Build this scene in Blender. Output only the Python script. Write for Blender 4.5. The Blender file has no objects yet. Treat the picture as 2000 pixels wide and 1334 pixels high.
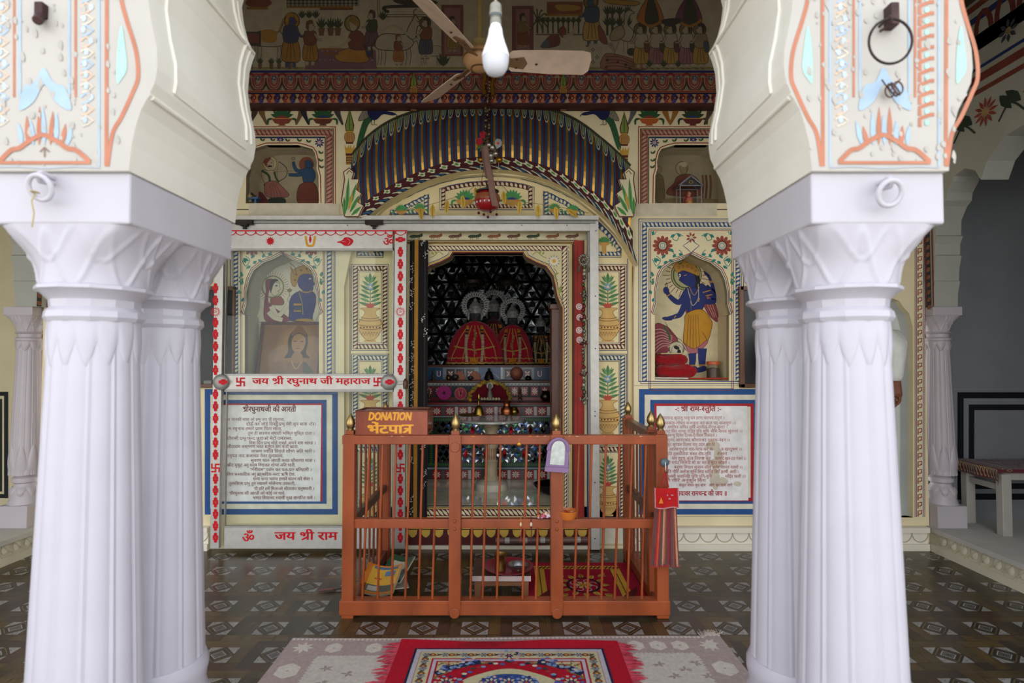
import bpy, bmesh, math, random
from math import sin, cos, pi, radians, sqrt, atan2, hypot
from mathutils import Vector, Matrix, Euler
from mathutils.geometry import tessellate_polygon
random.seed(7)
S = bpy.context.scene
COL = S.collection
# ---------------- camera
F = 1111.0                      # focal length in pixels of the 2000 px frame
PITCH = radians(1.8)
EYE = 1.30
cam = bpy.data.cameras.new('camera'); cam.sensor_width = 36; cam.lens = F*36/2000
cam.clip_start = .05; cam.dof.use_dof = True; cam.dof.focus_distance = 3.7; cam.dof.aperture_fstop = 2.2
camo = bpy.data.objects.new('camera', cam); COL.objects.link(camo)
camo.location = (0, 0, EYE); camo.rotation_euler = (pi/2+PITCH, 0, 0)
S.camera = camo
# ---------------- sky and exposure: open courtyard behind the viewer, bright hazy sky
wd = bpy.data.worlds.new('hazy_sky'); S.world = wd; wd.use_nodes = True
nt = wd.node_tree; bg = nt.nodes['Background']; bg.inputs[1].default_value = 1.75
tc = nt.nodes.new('ShaderNodeTexCoord'); sx = nt.nodes.new('ShaderNodeSeparateXYZ'); nt.links.new(tc.outputs['Generated'], sx.inputs[0])
rp = nt.nodes.new('ShaderNodeValToRGB'); nt.links.new(sx.outputs['Z'], rp.inputs[0]); nt.links.new(rp.outputs[0], bg.inputs[0])
rp.color_ramp.elements[0].position = 0; rp.color_ramp.elements[0].color = (1.25, 1.25, 1.25, 1)
rp.color_ramp.elements[1].position = .8; rp.color_ramp.elements[1].color = (.70, .76, .90, 1)
sun = bpy.data.lights.new('sun', 'SUN'); sun.energy = 3.2; sun.angle = radians(1.5); sun.color = (1, .95, .86)
suno = bpy.data.objects.new('sun', sun); COL.objects.link(suno); suno.rotation_euler = (radians(-38), radians(6), 0)   # high behind the building: lights only the courtyard
S.view_settings.view_transform = 'Standard'; S.view_settings.look = 'None'
S.view_settings.exposure = 0.46; S.view_settings.gamma = 1
# ---------------- helpers
def P(px, py, Y):               # the point of the plane y=Y seen at a pixel of the photograph
    u = (px-1000)/F; v = (667-py)/F
    yy = cos(PITCH)-v*sin(PITCH); zz = sin(PITCH)+v*cos(PITCH)
    return Vector((Y*u/yy, Y, EYE+Y*zz/yy))
def PZ(px, py, Z):              # the point of the level z=Z seen at a pixel
    u = (px-1000)/F; v = (667-py)/F
    yy = cos(PITCH)-v*sin(PITCH); zz = sin(PITCH)+v*cos(PITCH)
    Y = (Z-EYE)*yy/zz
    return Vector((Y*u/yy, Y, Z))
def lin(c): return c/12.92 if c <= .04045 else ((c+.055)/1.055)**2.4
_cc = {}
def C(h):
    if not isinstance(h, str): return h
    if h not in _cc: _cc[h] = tuple(lin(int(h[i:i+2], 16)/255) for i in (0, 2, 4))+(1.,)
    return _cc[h]
def mixc(a, b, t):
    a, b = C(a), C(b); return tuple(a[i]*(1-t)+b[i]*t for i in range(3))+(1.,)
def jit(c, k):
    f = 1+random.uniform(-k, k); c = C(c); return (c[0]*f, c[1]*f, c[2]*f, 1.)
# ---------------- materials: the colour of every surface is its own (attribute), the nodes add wear, weave and sheen
MATS = {}
def mat(name, rough=.6, metal=0, nscale=8, namt=.12, bump=.0, bscale=60, spec=.5, trans=0, coat=0, sheen=0, ior=1.45, col=None, stretch=None):
    m = bpy.data.materials.new(name); m.use_nodes = True; nt = m.node_tree; N = nt.nodes; L = nt.links
    b = N['Principled BSDF']
    tc = N.new('ShaderNodeTexCoord'); mp = N.new('ShaderNodeMapping'); L.new(tc.outputs['Object'], mp.inputs[0])
    if stretch: mp.inputs['Scale'].default_value = stretch
    no = N.new('ShaderNodeTexNoise'); no.inputs['Scale'].default_value = nscale; no.inputs['Detail'].default_value = 6
    L.new(mp.outputs[0], no.inputs['Vector'])
    mr = N.new('ShaderNodeMapRange'); mr.inputs[1].default_value = .3; mr.inputs[2].default_value = .7
    mr.inputs[3].default_value = 1-namt; mr.inputs[4].default_value = 1+namt*.4
    L.new(no.outputs[0], mr.inputs[0])
    if col is None:
        at = N.new('ShaderNodeAttribute'); at.attribute_name = 'Col'; src = at.outputs['Color']
    else:
        at = N.new('ShaderNodeRGB'); at.outputs[0].default_value = C(col); src = at.outputs[0]
    mx = N.new('ShaderNodeVectorMath'); mx.operation = 'SCALE'
    L.new(src, mx.inputs[0]); L.new(mr.outputs[0], mx.inputs['Scale'])
    L.new(mx.outputs[0], b.inputs['Base Color'])
    b.inputs['Roughness'].default_value = rough; b.inputs['Metallic'].default_value = metal
    b.inputs['Specular IOR Level'].default_value = spec; b.inputs['Transmission Weight'].default_value = trans
    b.inputs['Coat Weight'].default_value = coat; b.inputs['IOR'].default_value = ior
    b.inputs['Sheen Weight'].default_value = sheen
    if bump:
        n2 = N.new('ShaderNodeTexNoise'); n2.inputs['Scale'].default_value = bscale; n2.inputs['Detail'].default_value = 4
        L.new(mp.outputs[0], n2.inputs['Vector'])
        bp = N.new('ShaderNodeBump'); bp.inputs['Strength'].default_value = bump; bp.inputs['Distance'].default_value = .01
        L.new(n2.outputs[0], bp.inputs['Height']); L.new(bp.outputs[0], b.inputs['Normal'])
    MATS[name] = m; return m
M_WALL = mat('painted_plaster', .65, nscale=5, namt=.08, bump=.12, bscale=25, spec=.3)
M_PAINT = mat('mural_paint', .6, nscale=14, namt=.14, spec=.3)
M_WHITE = mat('white_enamel_on_stone', .38, nscale=6, namt=.05, bump=.08, bscale=14, spec=.45)
M_GLOSS = mat('gloss_paint', .28, nscale=9, namt=.15, bump=.03, bscale=40)
M_WOOD = mat('brown_painted_wood', .33, nscale=7, namt=.38, bump=.16, bscale=30, stretch=(1, 1, .35))
M_METAL = mat('polished_metal', .36, 1, nscale=12, namt=.2)
M_ALU = mat('brushed_aluminium', .42, .4, nscale=30, namt=.1)
M_DULL = mat('dull_metal', .5, .8, nscale=20, namt=.35, bump=.1)
M_CLOTH = mat('woven_cloth', .95, nscale=40, namt=.14, bump=.4, bscale=350, spec=.15, sheen=.25)
M_RUG = mat('rug_pile', 1., nscale=55, namt=.14, bump=.6, bscale=420, spec=.05, sheen=.03)
M_VINYL = mat('printed_vinyl', .26, nscale=9, namt=.3, bump=.05, bscale=7, spec=.38)
M_STONE = mat('worn_stone', .55, nscale=6, namt=.3, bump=.1, bscale=30)
M_MIRROR = mat('mirror_glass', .05, 1, nscale=4, namt=.08)
M_PLASTIC = mat('plastic', .35, nscale=10, namt=.08)
M_SKIN = mat('skin', .55, nscale=25, namt=.1)
def glass(name, rough=.01, tint=(.96, .98, .97)):
    m = bpy.data.materials.new(name); m.use_nodes = True; nt = m.node_tree; N = nt.nodes; L = nt.links
    N.remove(N['Principled BSDF'])
    tr = N.new('ShaderNodeBsdfTransparent'); tr.inputs[0].default_value = (*tint, 1)
    gl = N.new('ShaderNodeBsdfGlossy'); gl.inputs['Roughness'].default_value = rough
    fr = N.new('ShaderNodeFresnel'); fr.inputs[0].default_value = 1.5
    no = N.new('ShaderNodeTexNoise'); no.inputs['Scale'].default_value = 3
    ma = N.new('ShaderNodeMath'); ma.operation = 'MULTIPLY_ADD'; ma.inputs[2].default_value = .25
    ma.inputs[1].default_value = .3; m2 = N.new('ShaderNodeMath'); m2.operation = 'MULTIPLY'
    L.new(no.outputs[0], ma.inputs[0]); L.new(fr.outputs[0], m2.inputs[0]); L.new(ma.outputs[0], m2.inputs[1])
    mi = N.new('ShaderNodeMixShader'); L.new(m2.outputs[0], mi.inputs[0]); L.new(tr.outputs[0], mi.inputs[1]); L.new(gl.outputs[0], mi.inputs[2])
    L.new(mi.outputs[0], N['Material Output'].inputs[0]); MATS[name] = m; return m
M_GLASS = glass('window_glass')
# ---------------- meshes
class MB:
    def __init__(s, col='cccccc'): s.v = []; s.f = []; s.c = []; s.col = col
    def add(s, vs, fs, col=None):
        n = len(s.v); s.v += [tuple(v) for v in vs]; c = C(col or s.col)
        for f in fs: s.f.append([n+i for i in f]); s.c.append(c)
        return s
    def box(s, x0, x1, y0, y1, z0, z1, col=None):
        vs = [(x, y, z) for z in (z0, z1) for y in (y0, y1) for x in (x0, x1)]
        return s.add(vs, [(0, 2, 3, 1), (4, 5, 7, 6), (0, 1, 5, 4), (2, 6, 7, 3), (0, 4, 6, 2), (1, 3, 7, 5)], col)
    def cbox(s, c, sx, sy, sz, rot=None, col=None):
        R = Euler(rot).to_matrix() if rot else Matrix.Identity(3); c = Vector(c)
        vs = [c+R @ Vector((x*sx/2, y*sy/2, z*sz/2)) for z in (-1, 1) for y in (-1, 1) for x in (-1, 1)]
        return s.add(vs, [(0, 2, 3, 1), (4, 5, 7, 6), (0, 1, 5, 4), (2, 6, 7, 3), (0, 4, 6, 2), (1, 3, 7, 5)], col)
    def bar(s, a, b, w, h, col=None, up=(0, 0, 1)):      # a squared bar from a to b
        a, b = Vector(a), Vector(b); d = (b-a).normalized(); u = Vector(up)
        if abs(d.dot(u)) > .98: u = Vector((0, 1, 0))
        r = d.cross(u).normalized()*w/2; u = r.cross(d).normalized()*h/2
        vs = [p+i*r+j*u for p in (a, b) for i, j in ((-1, -1), (1, -1), (1, 1), (-1, 1))]
        return s.add(vs, [(0, 1, 2, 3), (7, 6, 5, 4), (0, 4, 5, 1), (1, 5, 6, 2), (2, 6, 7, 3), (3, 7, 4, 0)], col)
    def tube(s, pts, r, n=8, col=None, caps=True, closed=False):
        pts = [Vector(p) for p in pts]; m = len(pts); rs = r if isinstance(r, (list, tuple)) else [r]*m
        rings = []; ref = None
        for i, p in enumerate(pts):
            if closed: d = pts[(i+1) % m]-pts[i-1]
            else: d = pts[min(i+1, m-1)]-pts[max(i-1, 0)]
            d.normalize()
            if ref is None:
                ref = Vector((0, 0, 1)) if abs(d.z) < .9 else Vector((1, 0, 0))
            a = d.cross(ref)
            if a.length < 1e-4: a = d.cross(Vector((0, 1, 0)))
            a.normalize(); b = a.cross(d); ref = b
            rings.append([p+rs[i]*(a*cos(2*pi*k/n)+b*sin(2*pi*k/n)) for k in range(n)])
        vs = [v for R in rings for v in R]; fs = []
        for i in range(m if closed else m-1):
            j = (i+1) % m
            for k in range(n): fs.append((i*n+k, i*n+(k+1) % n, j*n+(k+1) % n, j*n+k))
        if caps and not closed: fs += [tuple(range(n))[::-1], tuple((m-1)*n+k for k in range(n))]
        return s.add(vs, fs, col)
    def lathe(s, prof, c, n=24, axis='z', col=None, caps=True, rf=None):   # prof: (radius, height)
        c = Vector(c); vs = []
        for r, h in prof:
            for k in range(n):
                a = 2*pi*k/n; q = r*(rf(a, h) if rf else 1)
                x, y = q*cos(a), q*sin(a)
                vs.append(c+Vector({'z': (x, y, h), 'y': (x, h, -y), 'x': (h, x, y)}[axis]))
        m = len(prof); fs = []
        for i in range(m-1):
            for k in range(n): fs.append((i*n+k, i*n+(k+1) % n, (i+1)*n+(k+1) % n, (i+1)*n+k))
        if caps: fs += [tuple(range(n))[::-1], tuple((m-1)*n+k for k in range(n))]
        return s.add(vs, fs, col)
    def ball(s, c, r, n=12, m=8, sc=(1, 1, 1), col=None):
        pr = [(max(sin(pi*i/m), 1e-3)*r, -cos(pi*i/m)*r) for i in range(m+1)]
        t = MB(); t.lathe(pr, (0, 0, 0), n); c = Vector(c)
        return s.add([c+Vector((v[0]*sc[0], v[1]*sc[1], v[2]*sc[2])) for v in t.v], t.f, col)
    def grid(s, fn, nu, nv, col=None, closed=False):
        vs = [fn(i/nu, j/nv) for j in range(nv+1) for i in range(nu+1)]; w = nu+1
        return s.add(vs, [(j*w+i, j*w+i+1, (j+1)*w+i+1, (j+1)*w+i) for j in range(nv) for i in range(nu)], col)
    def prism(s, poly, d, holes=(), col=None, back=True, scol=None):   # polygon of 3-D points pushed along d, with holes
        loops = [[Vector(p) for p in poly]]+[[Vector(p) for p in h] for h in holes]; d = Vector(d)
        flat = [p for l in loops for p in l]; tri = tessellate_polygon(loops); n = len(flat)
        vs = flat+[p+d for p in flat]; fs = [tuple(t) for t in tri]; nf = len(s.f)
        if back: fs += [(t[2]+n, t[1]+n, t[0]+n) for t in tri]
        o = 0
        for l in loops:
            m = len(l)
            for i in range(m): j = (i+1) % m; fs.append((o+i, o+j, n+o+j, n+o+i))
            o += m
        s.add(vs, fs, col); k = len(tri)*(2 if back else 1)
        if scol: s.c[nf+k:] = [C(scol)]*(len(fs)-k)
        return s
ROOT = {}
def build(name, mb, m, parent=None, smooth=False, bevel=0, origin=None, solid=0, subd=0, normals=True):
    me = bpy.data.meshes.new(name)
    if parent is not None: off = ROOT[parent.name]
    elif origin is not None: off = Vector(origin)
    else:
        xs = [v[0] for v in mb.v]; ys = [v[1] for v in mb.v]; zs = [v[2] for v in mb.v]
        off = Vector(((min(xs)+max(xs))/2, (min(ys)+max(ys))/2, min(zs)))
    me.from_pydata([(v[0]-off.x, v[1]-off.y, v[2]-off.z) for v in mb.v], [], mb.f)
    ca = me.color_attributes.new('Col', 'FLOAT_COLOR', 'CORNER'); buf = []
    for p, c in zip(me.polygons, mb.c): buf += list(c)*p.loop_total
    ca.data.foreach_set('color', buf)
    if normals:
        bm = bmesh.new(); bm.from_mesh(me); bmesh.ops.recalc_face_normals(bm, faces=bm.faces); bm.to_mesh(me); bm.free()
    if smooth: me.polygons.foreach_set('use_smooth', [True]*len(me.polygons))
    me.materials.append(m); o = bpy.data.objects.new(name, me); COL.objects.link(o)
    if parent is not None: o.parent = parent
    else: o.location = off
    ROOT[o.name] = off
    if bevel:
        b = o.modifiers.new('edge', 'BEVEL'); b.width = bevel; b.segments = 2; b.limit_method = 'ANGLE'; b.angle_limit = radians(40)
    if solid:
        b = o.modifiers.new('thick', 'SOLIDIFY'); b.thickness = solid
    if subd:
        b = o.modifiers.new('round', 'SUBSURF'); b.levels = subd; b.render_levels = subd
    if smooth:
        try: me.set_sharp_from_angle(angle=radians(smooth if smooth > 1 else 50))
        except Exception: pass
    return o
def tag(o, label, cat, group=None, kind=None):
    if label: o['label'] = label
    if cat: o['category'] = cat
    if group: o['group'] = group
    if kind: o['kind'] = kind
    return o
def thing(name, label, cat, loc, group=None, kind='thing'):
    o = bpy.data.objects.new(name, None); COL.objects.link(o); o.location = loc; o.empty_display_size = .05
    ROOT[o.name] = Vector(loc); return tag(o, label, cat, group, kind)
def struct(name, mb, m, **k):
    o = build(name, mb, m, **k)
    if not k.get('parent'): o['kind'] = 'structure'; o['category'] = name.split('_')[0]
    return o
def dup(o, loc, label=None, group=None):
    r = o.copy(); COL.objects.link(r); r.location = loc; ROOT[r.name] = Vector(loc)
    if label: r['label'] = label
    if group: r['group'] = group
    for ch in list(o.children):
        c = ch.copy(); COL.objects.link(c); c.parent = r; ROOT[c.name] = Vector(loc)
        for g in list(ch.children):
            d = g.copy(); COL.objects.link(d); d.parent = c; ROOT[d.name] = Vector(loc)
    return r
# ---------------- painting: flat strokes of paint laid on a surface (each a hair above the last)
class Pt(MB):
    def __init__(s, fn, nrm=(0, -1, 0), z0=.0006, step=7e-6):
        super().__init__(); s.fn = fn; s.n = Vector(nrm); s.z = z0; s.step = step
    def at(s, q): return Vector(s.fn(q[0], q[1]))+s.n*s.z
    def poly(s, pts, col):
        s.add([s.at(q) for q in pts], [tuple(range(len(pts)))], col); s.z += s.step; return s
    def rect(s, x0, y0, x1, y1, col): return s.poly([(x0, y0), (x1, y0), (x1, y1), (x0, y1)], col)
    def ring(s, x0, y0, x1, y1, w, col):
        s.rect(x0, y0, x1, y0+w, col); s.rect(x0, y1-w, x1, y1, col); s.rect(x0, y0, x0+w, y1, col); s.rect(x1-w, y0, x1, y1, col)
    def ell(s, cx, cy, rx, ry=None, col='000000', n=16, rot=0):
        ry = ry or rx; cr, sr = cos(rot), sin(rot)
        return s.poly([(cx+rx*cos(a)*cr-ry*sin(a)*sr, cy+rx*cos(a)*sr+ry*sin(a)*cr) for a in [2*pi*k/n for k in range(n)]], col)
    def line(s, pts, w, col, closed=False):
        pts = [Vector((p[0], p[1])) for p in pts]; m = len(pts); L = []; R = []
        ws = w if isinstance(w, (list, tuple)) else [w]*m
        for i, p in enumerate(pts):
            a = pts[i-1] if (i or closed) else p; b = pts[(i+1) % m] if (i < m-1 or closed) else p
            d = (b-a)
            if d.length < 1e-9: d = Vector((1, 0))
            d.normalize(); n = Vector((-d.y, d.x))*ws[i]/2; L.append(p+n); R.append(p-n)
        vs = [s.at(q) for q in L+R]; fs = [(i, (i+1) % m, m+(i+1) % m, m+i) for i in range(m if closed else m-1)]
        s.add(vs, fs, col); s.z += s.step; return s
    def arc(s, cx, cy, rx, ry, a0, a1, w, col, n=14):
        return s.line([(cx+rx*cos(radians(a0+(a1-a0)*i/n)), cy+ry*sin(radians(a0+(a1-a0)*i/n))) for i in range(n+1)], w, col)
    def leaf(s, a, b, w, col, vein=None):
        a, b = Vector(a), Vector(b); d = b-a; n = Vector((-d.y, d.x)); n.normalize()
        prof = ((0, 0), (.15, .5), (.4, 1), (.7, .7), (1, 0))
        pts = [a+d*t+n*k*w/2 for t, k in prof]+[a+d*t-n*k*w/2 for t, k in prof[-2:0:-1]]
        s.poly(pts, col)
        if vein: s.line([a+d*.08, a+d*.9], w*.14, vein)
        return s
    def flower(s, cx, cy, r, n, pc, cc, w=None, sx=1, sy=1):
        for k in range(n):
            a = 2*pi*k/n
            s.leaf((cx+.25*r*cos(a)*sx, cy+.25*r*sin(a)*sy), (cx+r*cos(a)*sx, cy+r*sin(a)*sy), w or 2.2*r/n*1.3, pc)
        s.ell(cx, cy, .3*r*sx, .3*r*sy, cc, 10)
    def spl(s, pts, n=6):
        pts = [Vector((p[0], p[1])) for p in pts]; out = []
        for i in range(len(pts)-1):
            p0, p1, p2, p3 = pts[max(i-1, 0)], pts[i], pts[i+1], pts[min(i+2, len(pts)-1)]
            for k in range(n):
                t = k/n; out.append(.5*((2*p1)+(p2-p0)*t+(2*p0-5*p1+4*p2-p3)*t*t+(3*p1-p0-3*p2+p3)*t**3))
        return out+[pts[-1]]
    def curve(s, pts, w, col, n=6):
        q = s.spl(pts, n)
        if isinstance(w, (list, tuple)): m = len(q)-1; k = len(w)-1; w = [w[int(i*k/m)]+(w[min(k, int(i*k/m)+1)]-w[int(i*k/m)])*(i*k/m-int(i*k/m)) for i in range(m+1)]
        return s.line(q, w, col)
    def blob(s, pts, col, n=5):           # smooth closed shape
        pts = list(pts); q = s.spl([pts[-1]]+pts+pts[:2], n); return s.poly(q[n:-n-1], col)
    def ob(s, pts, col, oc, w=1.2, n=5):  # smooth shape with a drawn outline
        pts = list(pts); q = s.spl([pts[-1]]+pts+pts[:2], n)[n:-n-1]; s.poly(q, col); s.line(q, w, oc, closed=True); return s
def spline3(pts, n=6):
    pts = [Vector(p) for p in pts]; out = []
    for i in range(len(pts)-1):
        p0, p1, p2, p3 = pts[max(i-1, 0)], pts[i], pts[i+1], pts[min(i+2, len(pts)-1)]
        for k in range(n):
            t = k/n; out.append(.5*((2*p1)+(p2-p0)*t+(2*p0-5*p1+4*p2-p3)*t*t+(3*p1-p0-3*p2+p3)*t**3))
    return out+[pts[-1]]
# ---------------- lettering: glyph outlines of Blender's built-in font, Devanagari clusters composed by hand
_gl = {}
def _mesh_of(body, off):
    c = bpy.data.curves.new('g', 'FONT'); c.body = body; c.size = 1; c.resolution_u = 2; c.offset = off
    o = bpy.data.objects.new('g', c); me = o.to_mesh()
    vs = [(v.co.x, v.co.y) for v in me.vertices]; fs = [tuple(p.vertices) for p in me.polygons]
    o.to_mesh_clear(); bpy.data.objects.remove(o); bpy.data.curves.remove(c); return vs, fs
def glyph(ch, off=.0):
    k = (ch, off)
    if k not in _gl:
        lat = ord(ch) < 0x250; q = 'H' if lat else 'क'
        w0 = max(v[0] for v in _mesh_of(q+q, 0)[0]); w1 = max(v[0] for v in _mesh_of(q+ch+q, 0)[0])
        vs, fs = _mesh_of(ch, off) if ch.strip() else ([], [])
        _gl[k] = (vs, fs, w1-w0)
    return _gl[k]
def clip(poly, ax, lim, keep_less=True):
    out = []; n = len(poly); ins = lambda p: (p[ax] <= lim) == keep_less
    for i in range(n):
        a, b = poly[i], poly[(i+1) % n]
        if ins(a): out.append(a)
        if ins(a) != ins(b):
            t = (lim-a[ax])/(b[ax]-a[ax]); out.append((a[0]+t*(b[0]-a[0]), a[1]+t*(b[1]-a[1])))
    return out
VIR = '\u094d'; CONS = set(chr(c) for c in range(0x915, 0x93a)) | {'ड़', 'ढ़'}
def text_polys(s, off=.0):
    """list of polygons (font units, header line about .63 high) and total width"""
    cl = []; i = 0                                   # clusters: [consonants], marks
    while i < len(s):
        if s[i] in CONS:
            cs = [s[i]]; i += 1
            while i+1 < len(s) and s[i] == VIR and s[i+1] in CONS: cs.append(s[i+1]); i += 2
            mk = ''
            while i < len(s) and (0x93a <= ord(s[i]) <= 0x94f and s[i] != '\u093d' or s[i] in '\u0900\u0901\u0902\u0903\u093c'): mk += s[i]; i += 1
            cl.append((cs, mk))
        else: cl.append(([s[i]], '')); i += 1
    out = []; pen = 0.; bar = .075+off; n_ = 0
    def put(ch, dx=0., cut=None, ylo=None):
        nonlocal pen
        vs, fs, adv = glyph(ch, off)
        for f in fs:
            p = [vs[k] for k in f]
            if cut is not None: p = clip(p, 0, cut)
            if ylo is not None and len(p) > 2:
                a = clip(p, 1, ylo, False); b = clip(clip(p, 1, ylo), 0, ylo_x, False) if len(p) > 2 else []
                for q in (a, b):
                    if len(q) > 2: out.append([(x+pen+dx, y) for x, y in q])
                continue
            if len(p) > 2: out.append([(x+pen+dx, y) for x, y in p])
        return adv
    def stroke(pts, w):
        q = []; pts = [Vector(p) for p in pts]
        for a, b in zip(pts, pts[1:]):
            d = (b-a).normalized()*w/2; n = Vector((-d.y, d.x)); out.append([tuple(a+n-d*.6), tuple(b+n+d*.6), tuple(b-n+d*.6), tuple(a-n-d*.6)])
    for cs, mk in cl:
        reph = len(cs) > 1 and cs[0] == 'र'
        if reph: cs = cs[1:]
        if 'ि' in mk: pen += put('ि'); mk = mk.replace('ि', '')
        while len(cs) > 1:
            a, b = cs[0], cs[1]; vs, fs, adv = glyph(a, off); mx = max(v[0] for v in vs)
            if b == 'र':
                w = bar
                if a == 'त':
                    x = pen+adv*.72; out.append([(pen-.02, .63-w*.5), (pen+adv+.02, .63-w*.5), (pen+adv+.02, .63+w*.5), (pen-.02, .63+w*.5)])
                    stroke([(x, 0), (x, .6)], w); stroke([(x, .36), (pen+.14, .36)], w); stroke([(x-.02, .34), (pen+.08, .06)], w)
                else:
                    ylo_x = adv*.62
                    put(a, ylo=.3 if a == 'श' else None)
                    xb = pen+adv*.74; stroke([(xb, .22), (xb-.3, .02)], w)
                pen += adv; cs = [None]+cs[2:]
                if len(cs) == 1: break
                cs = cs[1:]; continue
            if a in 'खगघचजञणतथधनपबभमयलवशषस':
                cut = adv*.72-bar*.2; put(a, cut=cut); pen += cut-.01
            else: pen += put(a); put(VIR)
            cs = cs[1:]
        if cs[0]: pen += put(cs[0])
        for ch in mk: pen += put(ch)
        if reph: put('े', dx=.05)
    return out, pen
def text(p, s, x, y, h, col, off=.02, slant=0., width=None, center=False, sign=-1):
    """letters with header height h; sign=-1 when v grows downwards (photo pixels)"""
    pol, w = text_polys(s, 0.); k = h/.63; off *= .8; kx = k if width is None else width/max(w, 1e-6)
    x0 = x-(w*kx/2 if center else 0); z0 = p.z
    for j, (dx, dy) in enumerate(((-off, -off*.6), (off, -off*.6), (off, off*.6), (-off, off*.6)) if off > .012 else ((0, 0),)):
        for i, q in enumerate(pol):
            p.z = z0+(i % 9+j*9)*p.step*.5; p.poly([(x0+(a+dx+slant*b)*kx, y+sign*(b+dy)*k) for a, b in q], col)
    p.z = z0+20*p.step; return x0+w*kx
# ======================================================= the setting
YW, YE, YR = 3.95, 3.85, 4.0           # back wall, eave of the hood, recessed shrine wall
XL, XR, STEP = -3.22, 2.87, .158       # edges of the side platforms and their height
AX = -.155                             # axis of the shrine
CREAM = 'e9dbb2'; CREAM2 = 'ecdba8'; OFFW = 'e2dccb'
W = lambda x, y: P(x, y, YW)
R_ = lambda x, y: P(x, y, YR)
def mir(pts, c): return [(2*c-x, y) for x, y in pts]
# niche outlines, photograph pixels on the wall plane
N_UL = [(623, 397), (622, 343), (618, 329), (619, 316), (615, 299), (610, 291), (597, 287), (583, 283), (520, 283), (506, 287), (494, 291), (488, 299), (484, 316), (485, 329), (481, 343), (480, 397)]
N_UR = mir(N_UL, 951)
N_LR = [(1279, 741), (1279, 616), (1276, 614), (1282, 593), (1282, 571), (1288, 539), (1296, 525), (1313, 513), (1329, 508), (1350, 496), (1369, 506), (1388, 513), (1407, 528), (1416, 547), (1421, 571), (1421, 593), (1427, 614), (1424, 616), (1424, 744)]
N_LL = mir(N_LR, 951)
ARCH_IN = [(720, 423), (744, 398), (782, 371), (829, 349), (876, 336), (955, 330), (1034, 338), (1081, 354), (1128, 379), (1175, 417), (1207, 451), (1238, 495), (1246, 517)]
def archpts(px, Y):
    q = [P(x, y, YE) for x, y in px]
    return [Vector((p.x, Y, p.z)) for p in q]
# central recess: from the arch down to the floor of the step
rec = archpts(ARCH_IN, YW)
rec = [W(672, 1069), W(672, 560), W(690, 470)]+rec+[W(1238, 560), W(1238, 1069)]
for p in (rec[0], rec[-1]): p.z = .02
DOORR = [(1783, 1011), (1783, 640), (1776, 612), (1764, 600), (1757, 588), (1700, 566), (1640, 588), (1600, 612), (1590, 640), (1590, 1011)]
holes = [[W(*q) for q in n] for n in (N_UL, N_UR, N_LR, N_LL, DOORR)]+[rec]
w = MB(CREAM); w.prism([(XL-.04, YW, 0), (XR, YW, 0), (XR, YW, 4.15), (XL-.04, YW, 4.15)], (0, .05, 0), holes)
struct('wall_back', w, M_WALL)
# niche boxes
def niche(outline, depth, name, col='d0c49e'):
    m = MB(col); q = [W(*p) for p in outline]; d = Vector((0, depth, 0)); n = len(q); o = Vector((0, .004, 0))
    m.add([p+o for p in q]+[p+d for p in q], [(i, (i+1) % n, n+(i+1) % n, n+i) for i in range(n)])
    m.prism([p+d for p in q], (0, .02, 0)); struct(name, m, M_WALL)
niche(N_UL, .2, 'trim_1', 'b5a98c'); niche(N_UR, .2, 'trim_2', 'b5a98c'); niche(N_LR, .22, 'trim_3'); niche(N_LL, .22, 'trim_4', 'bdb9a2')
niche(DOORR, .13, 'trim_5', 'd2d5cf')
# floor slab, courtyard
f = MB('4f463a'); f.box(XL-.1, XR+.1, 1.2, 6., -.12, 0); struct('floor', f, M_VINYL)
f = MB('b9b2a4'); f.box(-14, 14, -16, 1.2, -.3, -.14); struct('ground', f, M_STONE)
f = MB('c9c2ac'); f.box(-6, 6, 1.42, 7, 4.12, 4.3); struct('ceiling', f, M_WALL)
# platforms along both sides with a nosing and a carved lotus-petal course
def plinth(side):
    x0, x1 = (XR, 5.6) if side > 0 else (XL, -6.0); s = side
    m = MB('c8c5bb')
    a, b = sorted((x0+s*.004, x1)); m.box(a, b, 1.3, 4.12, 0, STEP-.03, 'd4cdb6')
    a, b = sorted((x0-s*.022, x1)); m.box(a, b, 1.3, 4.12, STEP-.03, STEP, 'bdbbb2')
    a, b = sorted((x0-s*.03, x0+s*.01)); m.box(a, b, 1.3, YW-.03, 0, .045, 'd4cdb6')
    for k in range(30):                       # petals
        y = 1.36+k*.085
        pts = [(x0-s*.004, y-.03, STEP-.034), (x0-s*.012, y+.004, STEP-.07), (x0-s*.008, y+.045, STEP-.1), (x0-s*.004, y+.05, STEP-.112)]
        m.tube(spline3(pts, 4), [.004]*13, 6, 'c2bba4')
        m.ball((x0-s*.002, y, STEP-.068), .03, 10, 6, (.26, 1, 1.1), 'd8d1bb')
    struct('trim_6' if s > 0 else 'trim_7', m, M_WALL, smooth=30)
plinth(1); plinth(-1)
# base course of the back wall
def base(x0, x1, name):
    m = MB('ece5d0'); a = W(x0, 1068).x; b = W(x1, 1068).x
    m.box(a, b, YW-.05, YW+.01, 0, .045); m.box(a, b, YW-.035, YW+.01, .045, STEP-.035, 'efe8d6'); m.box(a, b, YW-.055, YW+.01, STEP-.035, STEP)
    n = max(1, int((b-a)/.11))
    for k in range(n):
        c = a+(k+.5)*(b-a)/n; h = (b-a)/n/2
        m.tube([(c+h*cos(t), YW-.036, STEP-.04-.062*sin(t)) for t in [pi*i/10 for i in range(11)]], .0035, 6, 'b8b198')
    struct(name, m, M_WALL)
base(80, 412, 'baseboard_left'); base(1238, 1806, 'baseboard_right')
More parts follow.
